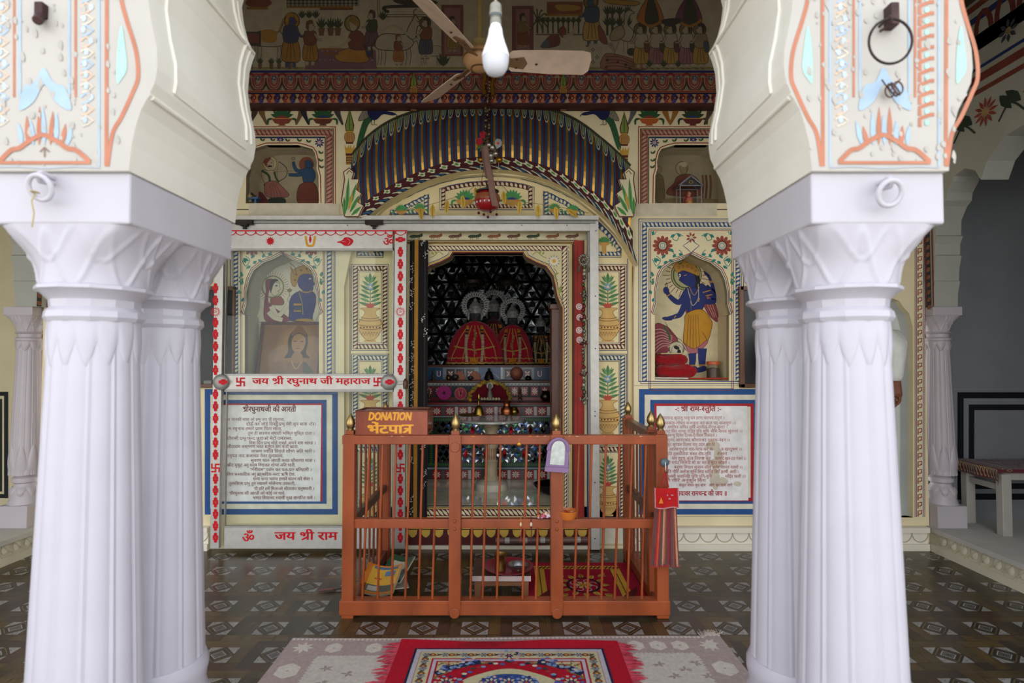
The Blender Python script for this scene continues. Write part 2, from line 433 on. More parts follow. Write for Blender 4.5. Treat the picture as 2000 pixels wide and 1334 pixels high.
# side arcades: wall with a cusped arch, springing from the little columns
def side_wall(side):
    xi = XR if side > 0 else XL; s = side
    arch = [(3.80, 1.66), (3.795, 1.75), (3.775, 1.83), (3.785, 1.835), (3.775, 1.93), (3.755, 2.0), (3.77, 2.01), (3.765, 2.08), (3.74, 2.13), (3.755, 2.14), (3.75, 2.24), (3.70, 2.32), (3.66, 2.35), (3.65, 2.40), (3.60, 2.46), (3.59, 2.49), (3.50, 2.51), (3.42, 2.47), (3.38, 2.40), (3.33, 2.50), (3.2, 2.60), (3.05, 2.62), (3.0, 2.56), (2.93, 2.64), (2.8, 2.72)]
    arch = [(y+.07, z) for y, z in arch]; arch = arch+[(5.74-y, z) for y, z in arch[-2::-1]]
    m = MB(CREAM); poly = [(xi, 4.1, 4.12), (xi, 4.1, 1.66)]+[(xi, y, z) for y, z in arch]+[(xi, 1.46, 1.66), (xi, 1.46, 4.12)]
    m.prism(poly, (s*.17, 0, 0), col='a9a99f'); struct('wall_right' if s > 0 else 'wall_left', m, M_WALL)
    # alcove behind it
    cl = '7e8185' if s > 0 else 'c2b896'; xo = xi+s*2.3; nm = 'alcove_right' if s > 0 else 'alcove_left'
    c, d = sorted((xi, xo)); a = MB(cl); a.box(c, d, 4.1, 4.2, 0, 3.4); struct('wall_'+nm, a, M_WALL)
    c2, d2 = sorted((xo, xo+s*.1)); a = MB(cl); a.box(c2, d2, 1.3, 4.1, 0, 3.4); struct('wall_'+nm+'_side', a, M_WALL)
    a = MB(cl); a.box(c, d, 1.3, 4.1, 3.2, 3.3); struct('ceiling_'+nm, a, M_WALL)
    if s > 0: a = MB(cl); a.box(xi+.3, xo, 1.3, 1.4, 0, 3.3); struct('wall_'+nm+'_front', a, M_WALL)
    # black double border painted on the alcove wall
    p = Pt(lambda x, y: P(x, y, 4.0985)); 
    if s > 0:
        p.ring(1870, 766, 2330, 976, 12, '14151a'); p.ring(1892, 790, 2310, 955, 11, '17181d'); p.line([(1862, 760), (2330, 760)], 1.5, '8b8d90')
    else:
        p.ring(-330, 765, 16, 973, 8, '1a1c20'); p.ring(-315, 779, 4, 960, 5, '22251f')
    o = build('trim_8' if s > 0 else 'trim_9', p, M_PAINT); tag(o, None, 'trim', kind='structure')
side_wall(1); side_wall(-1)
# ======================================================= front arcade: cusped arches on paired fluted pillars
WHT = 'b9b6bd'; WHT2 = 'bab7c0'
PROF = [(1.782, 0), (1.85, .006), (1.90, .016), (1.94, .028), (1.97, .044), (1.979, .052), (1.984, .05), (2.01, .062), (2.05, .068), (2.10, .066), (2.17, .05), (2.25, .038), (2.32, .042), (2.36, .052), (2.387, .062), (2.41, .05), (2.44, .036), (2.50, .02), (2.56, .012), (2.64, .03), (2.70, .12), (2.72, .2), (2.70, .26), (2.76, .30), (2.82, .42), (2.84, .55), (2.80, .62), (2.86, .68), (2.93, .8), (3.0, .872)]
PIL = [(-1.345, -.98), (.767, 1.117)]
YF, YB = 1.44, 2.0
def bottom(xa, xb):                     # arch between pillar edges xa < xb
    h = (xb-xa)/2; k = h/.872
    L = [(xa+d*(k if d > .1 else 1), z) for z, d in PROF]; Rr = [(xb-d*(k if d > .1 else 1), z) for z, d in PROF[::-1]]
    L[-1] = ((xa+xb)/2, 3.0); return L+Rr[1:]
pts = [(-5.6, 4.12), (-5.6, 1.782)]
for xa, xb in ((-4.9, -3.3), (-3.0, -1.345), (-.98, .767), (1.117, 2.98)): pts += bottom(xa, xb)
pts += [(5.4, 1.782), (5.4, 4.12)]
m = MB('cfccc2'); m.prism([(x, YF, z) for x, z in pts], (0, YB-YF, 0), col='b4b0a8', scol='e2dfd3')  # soffits coloured lighter than the faces to stand in for missing fill light
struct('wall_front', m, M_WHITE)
m = MB(WHT)
for a, b in ((-5.6, -4.9), (2.98, 5.4)): m.box(a, b, YF+.03, YB-.03, 0, 1.782)
struct('wall_front_end', m, M_WHITE)
# raised mouldings on the soffits of the arch
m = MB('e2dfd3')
def prof_d(z):
    for (z0, d0), (z1, d1) in zip(PROF, PROF[1:]):
        if z0 <= z <= z1: return d0+(d1-d0)*(z-z0)/(z1-z0)
    return 0
for (xa, xb) in PIL:
    for x, s in ((xb, 1), (xa, -1)):
        def sp(z, y, e=.0): return (x+s*(prof_d(z)+e), y, z)
        m.tube([sp(1.977, y, -.003) for y in (YF+.012, 1.6, 1.8, YB-.006)], .007, 8)
        m.tube([sp(2.02, y) for y in (1.52, 1.7, 1.93)], .004, 6)
        for yy, r in ((1.93, .007), (1.965, .005)):
            m.tube([sp(z, yy) for z in (2.05, 2.1, 2.17, 2.25, 2.32, 2.36, 2.387, 2.41, 2.44, 2.5, 2.56)], r, 8)
        m.tube([sp(z, 1.52) for z in (2.02, 2.05, 2.1, 2.17, 2.25, 2.32, 2.387, 2.44, 2.5)], .006, 8)
        m.tube([sp(2.387, y) for y in (1.52, 1.7, 1.99)], .006, 8)
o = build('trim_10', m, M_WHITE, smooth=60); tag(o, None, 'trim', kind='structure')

def shaft_mesh(m, c, r0, r1, z0, z1, n=16, col=WHT2, ns=6):
    sec = n*8
    def rf(a, h):
        t = (a*n/(2*pi)) % 1
        g = abs(t-.5)*2
        return 1-(.03*max(0, 1-abs(g-.80)/.13)) + (.01 if g > .93 else 0) - .012*(1-g)**2*(-1)
    m.lathe([(r0+(r1-r0)*i/ns, z0+(z1-z0)*i/ns) for i in range(ns+1)], c, sec, col=col, rf=rf)
def petals(m, c, r, ztop, zlow, n, col, out=.012, up=False):
    # a ring of pointed petals standing proud of the shaft
    def fn(u, v):
        a = 2*pi*u; t = abs(((u*n) % 1)-.5)*2           # 0 centre of petal, 1 edge
        L = (zlow-ztop)*(1-.55*t**1.6)
        z = ztop+L*v; bul = out*(.35+.65*sin(min(1, v*1.15)*pi))*(1-.55*t**3)+.002
        if v >= .999: bul = -.004
        return (c[0]+(r+bul)*cos(a), c[1]+(r+bul)*sin(a), z)
    m.grid(fn, n*10, 8, col)
def capital_mesh(m, c, r0, hx, hy, z0, z1, nl=10, col=WHT2, rel=.008, top=None):
    # bell that flares from a round foot to a square top, with pointed leaves outlined in thin relief
    tx, ty = top or (c[0], c[1])
    def fn(u, v):
        a = 2*pi*u; base = r0+(min(hx, hy)-r0)*(.45*v+.55*v**2.6)
        ca, sa = cos(a), sin(a); p = 2+6*v**4
        sq = (abs(ca)**p+abs(sa)**p)**(-1/p); gx = hx/min(hx, hy); gy = hy/min(hx, hy)
        t = ((u*nl) % 1); w_ = .5*v**.6+.01; d1 = min(abs(t-.5-w_), abs(t-.5+w_))
        t2 = ((u*nl+.5) % 1); q = max(0, (v-.4)/.6); w2 = .44*q**.6; d2 = min(abs(t2-.5-w2), abs(t2-.5+w2)) if v > .4 else 1
        dm = abs(t2-.5) if v > .55 else 1
        g = rel*(math.exp(-(d1/.045)**2)+.8*math.exp(-(d2/.045)**2)+.5*math.exp(-(dm/.03)**2))*min(1, (1-v)*7)*min(1, v*9)
        r = base*sq+g; k = v*v
        return (c[0]+(tx-c[0])*k+r*ca*(1+(gx-1)*k), c[1]+(ty-c[1])*k+r*sa*(1+(gy-1)*k), z0+(z1-z0)*v)
    m.grid(fn, nl*24, 30, col)
def ring_mesh(m, c, prof, n=12, col=WHT2): m.lathe(prof, c, n, col=col)
SIDE = {0: 'left', 1: 'right'}
for i, (xa, xb) in enumerate(PIL):
    xc = -1.173 if i == 0 else .938
    T = thing('paired_pillar', 'white fluted double pillar at the left front, a frayed string on its iron ring' if i == 0 else 'white fluted double pillar at the right front, plain ring on its block', 'pillar', ((xa+xb)/2, 1.72, 0))
    b = MB('b9b6bd'); b.box(xa+.004, xb-.004, YF+.012, YB-.012, 1.648, 1.782); build('impost_block', b, M_WHITE, T, bevel=.006)
    for j, yc in enumerate((1.6, 1.915)):
        c = (xc, yc, 0)
        s = MB(); shaft_mesh(s, c, .138, .1035, .31, 1.41, 12); build('shaft', s, M_WHITE, T, smooth=35)
        s = MB(); petals(s, c, .104, 1.407, 1.265, 14, WHT2, .005); build('petal_collar', s, M_WHITE, T, smooth=60)
        s = MB(); capital_mesh(s, c, .126, (xb-xa)/2-.006, .142, 1.49, 1.65, 7, WHT2, .005, ((xa+xb)/2, 1.595 if j == 0 else 1.855)); build('capital', s, M_WHITE, T, smooth=70)
        s = MB(); ring_mesh(s, c, [(.1, 1.40), (.112, 1.403), (.119, 1.414), (.117, 1.43), (.106, 1.442), (.108, 1.462), (.125, 1.48), (.139, 1.488), (.139, 1.497), (.124, 1.503)], 12); build('neck_ring', s, M_WHITE, T, smooth=25)
        s = MB(); s.lathe([(.16, .0), (.16, .17), (.154, .19), (.144, .22), (.147, .25), (.152, .27), (.152, .29), (.142, .315)], c, 24, col=WHT2); build('base', s, M_WHITE, T, smooth=35)
# little columns of the side arcades
def small_column(x, y, label):
    T = thing('arcade_column', label, 'column', (x, y, STEP)); c = (x, y, 0)
    b = MB('bab2b6'); b.box(x-.1, x+.1, y-.1, y+.1, STEP, STEP+.15); b.lathe([(.1, STEP+.15), (.085, STEP+.19), (.088, STEP+.24), (.062, STEP+.28), (.06, STEP+.3)], c, 16); build('base', b, M_WHITE, T, smooth=30, bevel=.003)
    b = MB('bab2b6'); petals(b, c, .06, STEP+.27, STEP+.175, 8, 'bab2b6', .03); build('base_petals', b, M_WHITE, T, smooth=60)
    b = MB('bab2b6'); b.lathe([(.062, STEP+.29), (.075, STEP+.3), (.075, STEP+.325), (.06, STEP+.34), (.07, STEP+.36)], c, 16); build('lower_ring', b, M_WHITE, T, smooth=30)
    b = MB('bab2b6'); shaft_mesh(b, c, .094, .066, STEP+.35, 1.43, 12, 'bab2b6'); build('shaft', b, M_WHITE, T, smooth=35)
    b = MB('bab2b6'); petals(b, c, .085, STEP+.36, STEP+.58, 8, 'bab2b6', .012); build('lower_petals', b, M_WHITE, T, smooth=60)
    b = MB('bab2b6'); petals(b, c, .066, 1.43, 1.35, 8, 'bab2b6', .01); build('petal_collar', b, M_WHITE, T, smooth=60)
    b = MB('bab2b6'); b.lathe([(.064, 1.42), (.08, 1.43), (.08, 1.445), (.066, 1.455), (.068, 1.475), (.082, 1.483), (.07, 1.495)], c, 16); build('neck_ring', b, M_WHITE, T, smooth=30)
    b = MB('bab2b6'); capital_mesh(b, c, .068, .098, .098, 1.49, 1.6, 8, 'bab2b6', .004); build('capital', b, M_WHITE, T, smooth=70)
    b = MB('bab2b6'); b.box(x-.1, x+.1, y-.1, y+.1, 1.6, 1.66); build('abacus', b, M_WHITE, T, bevel=.003)
small_column(XR+.105, 3.975, 'small white lotus column standing on the right platform beside the bench')
small_column(XL-.155, 3.975, 'small white lotus column standing on the left platform at the picture edge')
# ======================================================= printed vinyl floor sheet: basket weave with square motifs
bpy.data.objects.remove(bpy.data.objects['floor'])
p = Pt(lambda x, y: (x, y, 0), (0, 0, 1), z0=.0002, step=4e-6)
p.box(XL-.1, XR+.1, 1.2, 4.0, -.12, 0, '2f271f')
SP, ST = .247, .249; rng = random.Random(12); y0 = 2.794-6*ST; z = p.z
olive = ('4a3d26', '403725', '514229', '3a2f23', '544324', '463322')
for r in range(11):
    y = y0+r*ST
    for c in range(-11, 17):
        p.z = z; x = -.921+c*SP+(r % 2)*SP*.5
        if x < XL-.1 or x > XR+.1 or y > 4.05: continue
        h = .065; b = .057
        # strands over and under
        for k, (xa, ya, xb, yb) in enumerate(((x-.15, y+h+.001, x+.09, y+h+b), (x-.06, y+h+b+.002, x+.18, y+h+2*b), (x+h+.004, y-h, x+h+.004+b*.95, y+h+.06), (x+h+b+.004, y-h-.05, x+h+2*b, y+h))):
            co = rng.choice(olive); p.rect(xa, ya, xb, yb, co); w = (xb-xa, yb-ya)
            for j in range(4):   # grain
                f = rng.uniform(.05, .95); cc = jit(co, .25)
                if k < 2: p.rect(xa, ya+f*w[1], xb, ya+f*w[1]+.003, cc)
                else: p.rect(xa+f*w[0], ya, xa+f*w[0]+.003, yb, cc)
        p.rect(x-h, y-h, x+h, y+h, '2e261d')
        for sx in (-1, 1):
            for sy in (-1, 1): 
                p.poly([(x+sx*h, y+sy*h), (x+sx*.008, y+sy*h), (x+sx*h, y+sy*.008)], '8e8b84')
                for j in range(4): a, b2 = rng.random()*.4, rng.random()*.4; p.ell(x+sx*(h-.05*a*1.4-.004), y+sy*(h-.05*b2*1.4-.004), .003, .003, '55524c', 5)
        q = .036
        for k in range(4):
            a = (q*1.45*cos(k*pi/2), q*1.45*sin(k*pi/2)); b2 = (q*1.45*cos((k+1)*pi/2), q*1.45*sin((k+1)*pi/2))
            p.line([(x+a[0]*1.1, y+a[1]*1.1), (x+b2[0]*1.1, y+b2[1]*1.1)], .005, '5f5030')
        p.poly([(x-q, y), (x, y-q), (x+q, y), (x, y+q)], '96938c'); q *= .82; p.poly([(x-q, y), (x, y-q), (x+q, y), (x, y+q)], '26221e')
        for t in (.28, .55, .8):
            q2 = q*t; p.line([(x-q2, y), (x, y-q2), (x+q2, y), (x, y+q2)], .0026, '8a877f', closed=True)
        p.line([(x-q*.9, y), (x+q*.9, y)], .002, '26221e'); p.line([(x, y-q*.9), (x, y+q*.9)], .002, '26221e')
        if rng.random() < .06: p.ell(x+rng.uniform(-.1, .1), y+rng.uniform(-.1, .1), .006, .004, 'b5b0a4', 6)
o = build('floor', p, M_VINYL, normals=False); tag(o, None, 'floor', kind='structure')
p = Pt(lambda x, y: P(x, y, 3.95)) 
# ======================================================= painted decoration of the back wall (photograph pixels on each plane)
BLU, NAV, MAR, RED, GRN, DGR, GLD, TEA, BLK, CRM, YEL = '2c4f86', '27376b', '5a1f22', '9c3a35', '5c9a52', '2f5a37', 'c89b3c', '2f7f74', '1c1a18', 'ddd3ae', 'd19a22'
def strip(p, a, b, w, col, leafc=CRM, gap=None, lean=.6, edge=None):
    """band of slanted leaves from a to b, width w on its left-hand side"""
    a, b = Vector(a), Vector(b); d = b-a; L = d.length; d.normalize(); n = Vector((-d.y, d.x))*w
    p.poly([a, b, b+n, a+n], col); k = max(1, int(L/(gap or w*.62))); g = L/k; z = p.z
    for i in range(k):
        p.z = z; o = a+d*(i*g+g*.2)
        p.leaf(o+n*.06, o+d*w*lean+n*.97, g*.62, leafc)
    if edge: p.line([a-n*.14, b-n*.14], w*.1, edge); p.line([a+n*1.14, b+n*1.14], w*.1, edge)
def framed(p, x0, y0, x1, y1, w, col, leafc=CRM, gap=None, line=None):
    strip(p, (x0, y0), (x1, y0), w, col, leafc, gap); strip(p, (x1, y0), (x1, y1), w, col, leafc, gap)
    strip(p, (x1, y1), (x0, y1), w, col, leafc, gap); strip(p, (x0, y1), (x0, y0), w, col, leafc, gap)
    if line: p.ring(x0-3, y0-3, x1+3, y1+3, 1.2, line); p.ring(x0+w+1.5, y0+w+1.5, x1-w-1.5, y1-w-1.5, 1., line)
def potplant(p, cx, yb, k=1., dim=False):
    """striped ochre pot with a leafy flowering plant; k=1 is 145 px tall"""
    o = 'd8b06a' if not dim else 'c9a061'; bk = '6b3f16'
    X = lambda x: cx+x*k; Y = lambda y: yb+y*k
    p.rect(X(-13), Y(-4), X(13), Y(0), o)
    p.ob([(X(-9), Y(-5)), (X(-24), Y(-26)), (X(-25), Y(-40)), (X(-12), Y(-58)), (X(-13), Y(-66)), (X(-20), Y(-71)), (X(20), Y(-71)), (X(13), Y(-66)), (X(12), Y(-58)), (X(25), Y(-40)), (X(24), Y(-26)), (X(9), Y(-5))], o, bk, .8*k, 3)
    for y, h in ((-50, 20), (-45, 23), (-34, 24.5), (-27, 23.5)): p.arc(cx, Y(y-4), h*k, 5*k, 10, 170, 1.1*k, bk, 8)
    for i in range(7):
        x = -18+i*6; p.line([(X(x-2.5), Y(-21)), (X(x), Y(-12)), (X(x+2.5), Y(-21))], .9*k, bk)
        p.ell(X(x*1.1), Y(-30.5), 1.6*k, 2*k, bk, 6)
    p.line([(X(0), Y(-72)), (X(0), Y(-128))], 1.5*k, DGR)
    for i, (y, L) in enumerate(((-76, 25), (-84, 23), (-92, 25), (-100, 20), (-108, 21), (-116, 17), (-124, 13))):
        for s in (-1, 1):
            p.leaf((X(0), Y(y)), (X(s*L), Y(y-8-i)), 7*k, '7ea56f' if i % 2 else '5d8f5a', '3c6a40')
    p.leaf((X(0), Y(-124)), (X(0), Y(-146)), 8*k, '5c9158', '2e5230')
    for s in (-1, 1): p.leaf((X(0), Y(-122)), (X(s*9), Y(-141)), 5*k, '6f9a63')
    for a in range(5): p.leaf((X(0), Y(-71)), (X((a-2)*6), Y(-86+abs(a-2)*3)), 5*k, 'c0503c')
    p.flower(cx, Y(-116), 9*k, 7, '7fa0c4', 'e8d9a0')
def vase_leaves(p, cx, yb, k=1., bowl='a34a2a', lf=DGR, pet=NAV):
    X = lambda x: cx+x*k; Y = lambda y: yb-y*k
    for a in (-72, -50, -28, -9, 9, 28, 50, 72):
        t = radians(a); p.leaf((X(2*sin(t)), Y(16)), (X(24*sin(t)), Y(16+22*cos(t))), 8.5*k, lf)
    for s in (-1, 1): p.curve([(X(s*17), Y(14)), (X(s*27), Y(12)), (X(s*28), Y(2))], [2, 4.5*k, 4.5*k, 2], lf, 6)
    for a in range(-2, 3): p.leaf((X(0), Y(13)), (X(a*5.5), Y(22-abs(a)*1.5)), 5*k, pet)
    p.poly([(X(-20), Y(15)), (X(20), Y(15)), (X(20), Y(13)), (X(14), Y(5)), (X(5), Y(3)), (X(8), Y(0)), (X(-8), Y(0)), (X(-5), Y(3)), (X(-14), Y(5)), (X(-20), Y(13))], bowl)
    p.line([(X(-20), Y(14.5)), (X(20), Y(14.5))], 1.6*k, 'c98a3a')
def spear(p, cx, yt, yb, w=9):
    h = yb-yt; y = lambda t: yt+h*t
    p.poly([(cx, y(0)), (cx+w*.9, y(.3)), (cx+w*.75, y(.4)), (cx-w*.75, y(.4)), (cx-w*.9, y(.3))], MAR)
    p.poly([(cx, y(.03)), (cx+w*.7, y(.3)), (cx+w*.6, y(.39)), (cx-w*.6, y(.39)), (cx-w*.7, y(.3))], '7d8f3f')
    p.line([(cx, y(.08)), (cx, y(.38))], w*.16, DGR); p.rect(cx-w*.7, y(.4), cx+w*.7, y(.43), GLD)
    p.ob([(cx-w*.7, y(.44)), (cx-w, y(.52)), (cx-w*.6, y(.6)), (cx+w*.6, y(.6)), (cx+w, y(.52)), (cx+w*.7, y(.44))], 'b98f4a', MAR, .9)
    for i in range(-2, 3): p.line([(cx+i*w*.26, y(.45)), (cx+i*w*.3, y(.59))], .8, '7a2f22')
    p.rect(cx-w*.7, y(.6), cx+w*.7, y(.63), MAR)
    p.poly([(cx-w, y(.64)), (cx-w*.5, y(.72)), (cx-w*.2, y(.65)), (cx, y(.73)), (cx+w*.2, y(.65)), (cx+w*.5, y(.72)), (cx+w, y(.64)), (cx+w*.8, y(.8)), (cx-w*.8, y(.8))], GLD)
    p.rect(cx-w*.75, y(.8), cx+w*.75, y(.84), MAR); p.rect(cx-w*.7, y(.84), cx+w*.7, y(1), 'a8833f')
    for i in range(3): p.rect(cx-w*.7, y(.87+i*.045), cx+w*.7, y(.885+i*.045), MAR)
def peacock(p, x, y, s=1):
    X = lambda a: x+a*s
    p.blob([(X(-2), y), (X(-16), y+28), (X(-26), y+70), (X(-18), y+72), (X(-4), y+30), (X(8), y+12)], DGR)
    p.ob([(X(4), y-14), (X(-12), y-2), (X(-22), y+18), (X(-6), y+14), (X(8), y)], '8b8270', BLK, .8)
    for i in range(4): p.line([(X(0-i*4), y-8+i*5), (X(4-i*4), y+2+i*5)], .6, BLK)
    p.blob([(X(-4), y+4), (X(0), y-12), (X(16), y-14), (X(30), y-2), (X(46), y+2), (X(52), y+6), (X(44), y+8), (X(26), y+6), (X(14), y+16), (X(4), y+16)], '20264f')
    p.line([(X(52), y+6), (X(54), y+10)], 1.4, BLK); p.line([(X(50), y+3), (X(55), y-3)], .8, '8b7b50')
    for a in (4, 10): p.line([(X(a), y+15), (X(a-1), y+25), (X(a+5), y+27)], 1.1, BLK)
def bird(p, x, y, s=1, col='6d6a60', k=1):
    X = lambda a: x+a*s*k; Y = lambda b: y+b*k
    p.blob([(X(0), Y(0)), (X(5), Y(-5)), (X(9), Y(-3)), (X(9), Y(4)), (X(3), Y(14)), (X(-3), Y(24)), (X(-6), Y(23)), (X(-2), Y(10))], col)
    p.line([(X(9), Y(-4)), (X(13), Y(-6))], 1.1*k, '5a4632'); p.ell(X(7), Y(-3), .8*k, .8*k, BLK, 6)
# ---- main wall plane
p = Pt(W)
# wainscot bands and the two text boards' surrounds
def dado(x0, x1, hidden=False):
    b = '2a5590'
    p.ring(x0, 760, x1, 1005, 11, b); p.rect(x0+11, 771, x1-11, 994, 'eae3cb'); p.ring(x0+22, 781, x1-22, 984, 12, b); p.ring(x0+30, 788, x1-30, 979, 6, 'b3262c')
dado(1248, 1502); dado(400, 660)
p.line([(1238, 753), (1500, 753)], 1, 'a39a78'); p.line([(1238, 1009), (1500, 1009)], 1.5, 'b5ad90')
# lower niches: leaf border, round flowers, trailing vines
def niche_paint(m, flip):
    X = lambda x: 2*951-x if flip else x
    def q(pts): return [(X(x), y) for x, y in pts]
    def rr(x0, y0, x1, y1, w, c): a, b = sorted((X(x0), X(x1))); p.ring(a, y0, b, y1, w, c)
    rr(1247, 427, 1453, 746, 1.5, NAV)
    for a, b in (((1254, 745), (1254, 434)), ((1254, 434), (1446, 434)), ((1446, 434), (1446, 745))):
        if flip: a, b = (X(b[0]), b[1]), (X(a[0]), a[1])
        strip(p, a, b, 9.5, BLU, CRM, 8)
    rr(1251, 431, 1449, 750, 1, NAV); rr(1267, 447, 1433, 760, 1.2, NAV); rr(1270, 450, 1430, 763, 1.2, '8d3a30')
    n = N_LR; o = [(x+(-4 if x < 1350 else 4), y-4) for x, y in n if y < 730]
    p.line(q(o), 1.5, '8d3a30'); p.line(q([(x+(-1.5 if x < 1350 else 1.5), y-1.5) for x, y in n if y < 730]), 1.4, NAV)
    for fx in (1294, 1410):
        for k in range(12):
            a = 2*pi*k/12; p.ell(X(fx+14*cos(a)), 480+14*sin(a), 6, 3.6, '9b4a38', 8, a if not flip else pi-a)
        p.ell(X(fx), 480, 11, 11, '7f3a2c', 14); p.ell(X(fx), 480, 7.5, 7.5, CRM, 12); p.ell(X(fx), 480, 6, 6, '7fa5a8', 12); p.ell(X(fx), 480, 4, 4, CRM, 10)
    p.flower(X(1350), 464, 11, 7, '9b4a38', CRM)
    p.line(q([(1350, 466), (1357, 474), (1366, 480), (1357, 487), (1350, 494), (1343, 487), (1334, 480), (1343, 474)]), 1.3, NAV, closed=True)
    for s in (-1, 1):
        Z = lambda x: X(1352+s*x)
        for pts in ([(18, 461), (30, 456), (38, 466), (30, 470), (26, 462)], [(78, 506), (70, 520), (62, 508), (70, 500)], [(38, 492), (30, 502), (20, 495), (26, 488)], [(80, 452), (74, 458), (70, 452)]):
            p.curve([(Z(x), y) for x, y in pts], 1.3, TEA)
        for x, y, dx, dy in ((22, 462, 8, -5), (34, 458, 9, 6), (27, 496, -10, 2), (36, 492, 10, -7), (70, 514, 4, -11), (74, 505, -11, 5), (60, 519, 9, 6), (78, 460, -3, -9), (52, 497, 8, 8), (77, 540, 3, -10), (79, 556, -4, -9), (80, 575, 3, -9), (78, 590, -4, -9), (46, 507, -9, 5), (56, 515, -8, -5), (38, 503, -6, -7)):
            p.leaf((Z(x), y), (Z(x+dx), y+dy), 6, TEA, None)
        for i in range(5): p.leaf((Z(80), 600+i*4-60), (Z(74+(i % 2)*9), 596+i*4-60), 4, '4a7f60')
niche_paint(None, False); niche_paint(None, True)
# upper niches
def upper(flip):
    X = lambda x: 2*951-x if flip else x
    def rr(x0, y0, x1, y1, w, c): a, b = sorted((X(x0), X(x1))); p.ring(a, y0, b, y1, w, c)
    rr(449, 247, 656, 410, 1.6, RED); rr(452, 251, 652, 410, 1.2, BLK)
    for a, b in (((637, 253), (637, 397)), ((468, 265), (650, 265))):
        if flip: a, b = (X(a[0]), a[1]), (X(b[0]), b[1])
        if a[0] == b[0]: strip(p, b if not flip else a, a if not flip else b, 13 if not flip else 13, '8f3c34', 'a8927a', 8, .7)
        else: strip(p, (min(a[0], b[0]), 253), (max(a[0], b[0]), 253), 12, '8f3c34', 'a8927a', 8, .7)
    rr(460, 267, 636, 410, 1.6, BLK); p.line([(X(480), 269.5), (X(634), 269.5)], 1.6, NAV)
    p.line([(X(x), y) for x, y in [(627, 397), (626, 343), (622, 329), (622, 314), (618, 297), (612, 288), (598, 283), (583, 279.5), (520, 279.5), (500, 286)]], 1.8, RED)
    p.flower(X(624), 279, 10, 9, '2a2f6e', 'c9a0a0'); p.flower(X(548), 273, 8, 7, '2a2f6e', 'c98a8a', sy=.55)
    for x, y in ((513, 273), (533, 273), (562, 274), (585, 274), (603, 276), (627, 298), (627, 313), (628, 326)):
        p.leaf((X(x), y+3), (X(x-5), y-4), 4, DGR); p.leaf((X(x), y+3), (X(x+5), y-2), 4, '4d6b3a'); p.ell(X(x+3), y+1, 1.2, 1.2, RED, 6)
upper(False); upper(True)
p.rect(486, 398, 664, 425, 'd6ccb2'); p.rect(1240, 398, 1400, 422, 'd6ccb2')
# bowls of leaves, birds, peacocks and spears between the niches and the cornice
for x, b, lf in ((551, '8c4638', DGR), (631, '6b3a2c', DGR), (1268, 'b25a2a', '2c5a35'), (1353, '6a2c2a', '33452c')): vase_leaves(p, x, 246, .98, b, lf, '8a3630' if x in (551, 1268) else NAV)
for x, s, c in ((588, 1, '7a5f3c'), (594, -1, '2f2f36'), (660, -1, '44433f'), (497, 1, '4a3c30'), (512, -1, '7a5f3c'), (1236, 1, '5f615e'), (1300, -1, 'a06a2c'), (1318, 1, '9a6a30'), (1385, 1, '5c4433')): bird(p, x-4*s, 216, s, c, 1.15)
peacock(p, 722, 218, 1); peacock(p, 1187, 218, -1)
spear(p, 683, 212, 322, 10); spear(p, 1219, 218, 325, 10)
o = build('wall_paint', p, M_PAINT, normals=False); tag(o, None, 'wall', kind='structure'); o.name = 'trim_11'
# ---- cornice: painted flat band, lines, and a half-round roll
zc = lambda y: P(1000, y, 3.9).z
m = MB('8f7f68'); x0, x1 = XL, XR
def mould(pr, col): 
    m.add([(x, y, z) for x in (x0, x1) for y, z in pr], [(i, i+1, len(pr)+i+1, len(pr)+i) for i in range(len(pr)-1)], col)
zt, z1_, zb = P(1000, 138, 3.93).z, P(1000, 186, 3.92).z, P(1000, 206, 3.86).z
mould([(YW, zt), (3.93, zt), (3.92, z1_)], '9c8c74')
rr = [(3.90-.045*sin(pi*t/8), z1_+(zb-z1_)*(1-cos(pi*t/8))/2) for t in range(9)]
mould([(3.92, z1_)]+rr+[(YW, zb)], '4a2a24')
struct('trim_12', m, M_PAINT)
cp = Pt(lambda x, y: P(x, y, 3.918))
for y0, y1, c in ((138, 142, '2b2a63'), (144, 147, RED), (177, 180, 'a8462f'), (181, 183, '31346f'), (184.5, 186, 'b98a3a')): cp.rect(90, y0, 1805, y1, c)
z = cp.z
for i in range(-12, 42):
    cp.z = z; x = 472+i*31.6; n = 8
    U = lambda r, d: [(x+r*cos(pi*k/n), 161+d+r*1.1*sin(pi*k/n)) for k in range(n+1)]
    pts = [(x+13, 152)]+[(x+12.5*cos(pi*k/n), 159+15*sin(pi*k/n)) for k in range(n+1)]+[(x-13, 152)]
    cp.line(pts, 5, '7e2d29'); cp.line([(a, b) for a, b in pts], 1, 'b39a80')
    cp.line([(x+7, 151)]+[(x+6.5*cos(pi*k/n), 158+9*sin(pi*k/n)) for k in range(n+1)]+[(x-7, 151)], 3.2, '934038')
    cp.arc(x+15.8, 150, 7, 6, 180, 360, 4, '7e2d29', 8)
    cp.flower(x, 152, 6, 5, '3a4b66', 'b39a80'); cp.line([(x+15.8, 154), (x+15.8, 168)], 1.2, DGR)
    cp.curve([(x+15.8, 160), (x+12, 172), (x+6, 177)], 1.6, '28402a', 4); cp.curve([(x+15.8, 160), (x+19.6, 172), (x+25.6, 177)], 1.6, '28402a', 4)
for cx in (808, 1100): spear(cp, cx, 138, 216, 8)
o = build('trim_13', cp, M_PAINT, normals=False); tag(o, None, 'trim', kind='structure')
rp = Pt(lambda x, y: (x, 3.90-.047*sin(pi*y)-.001, z1_+(zb-z1_)*(1-cos(pi*y))/2))
z = rp.z
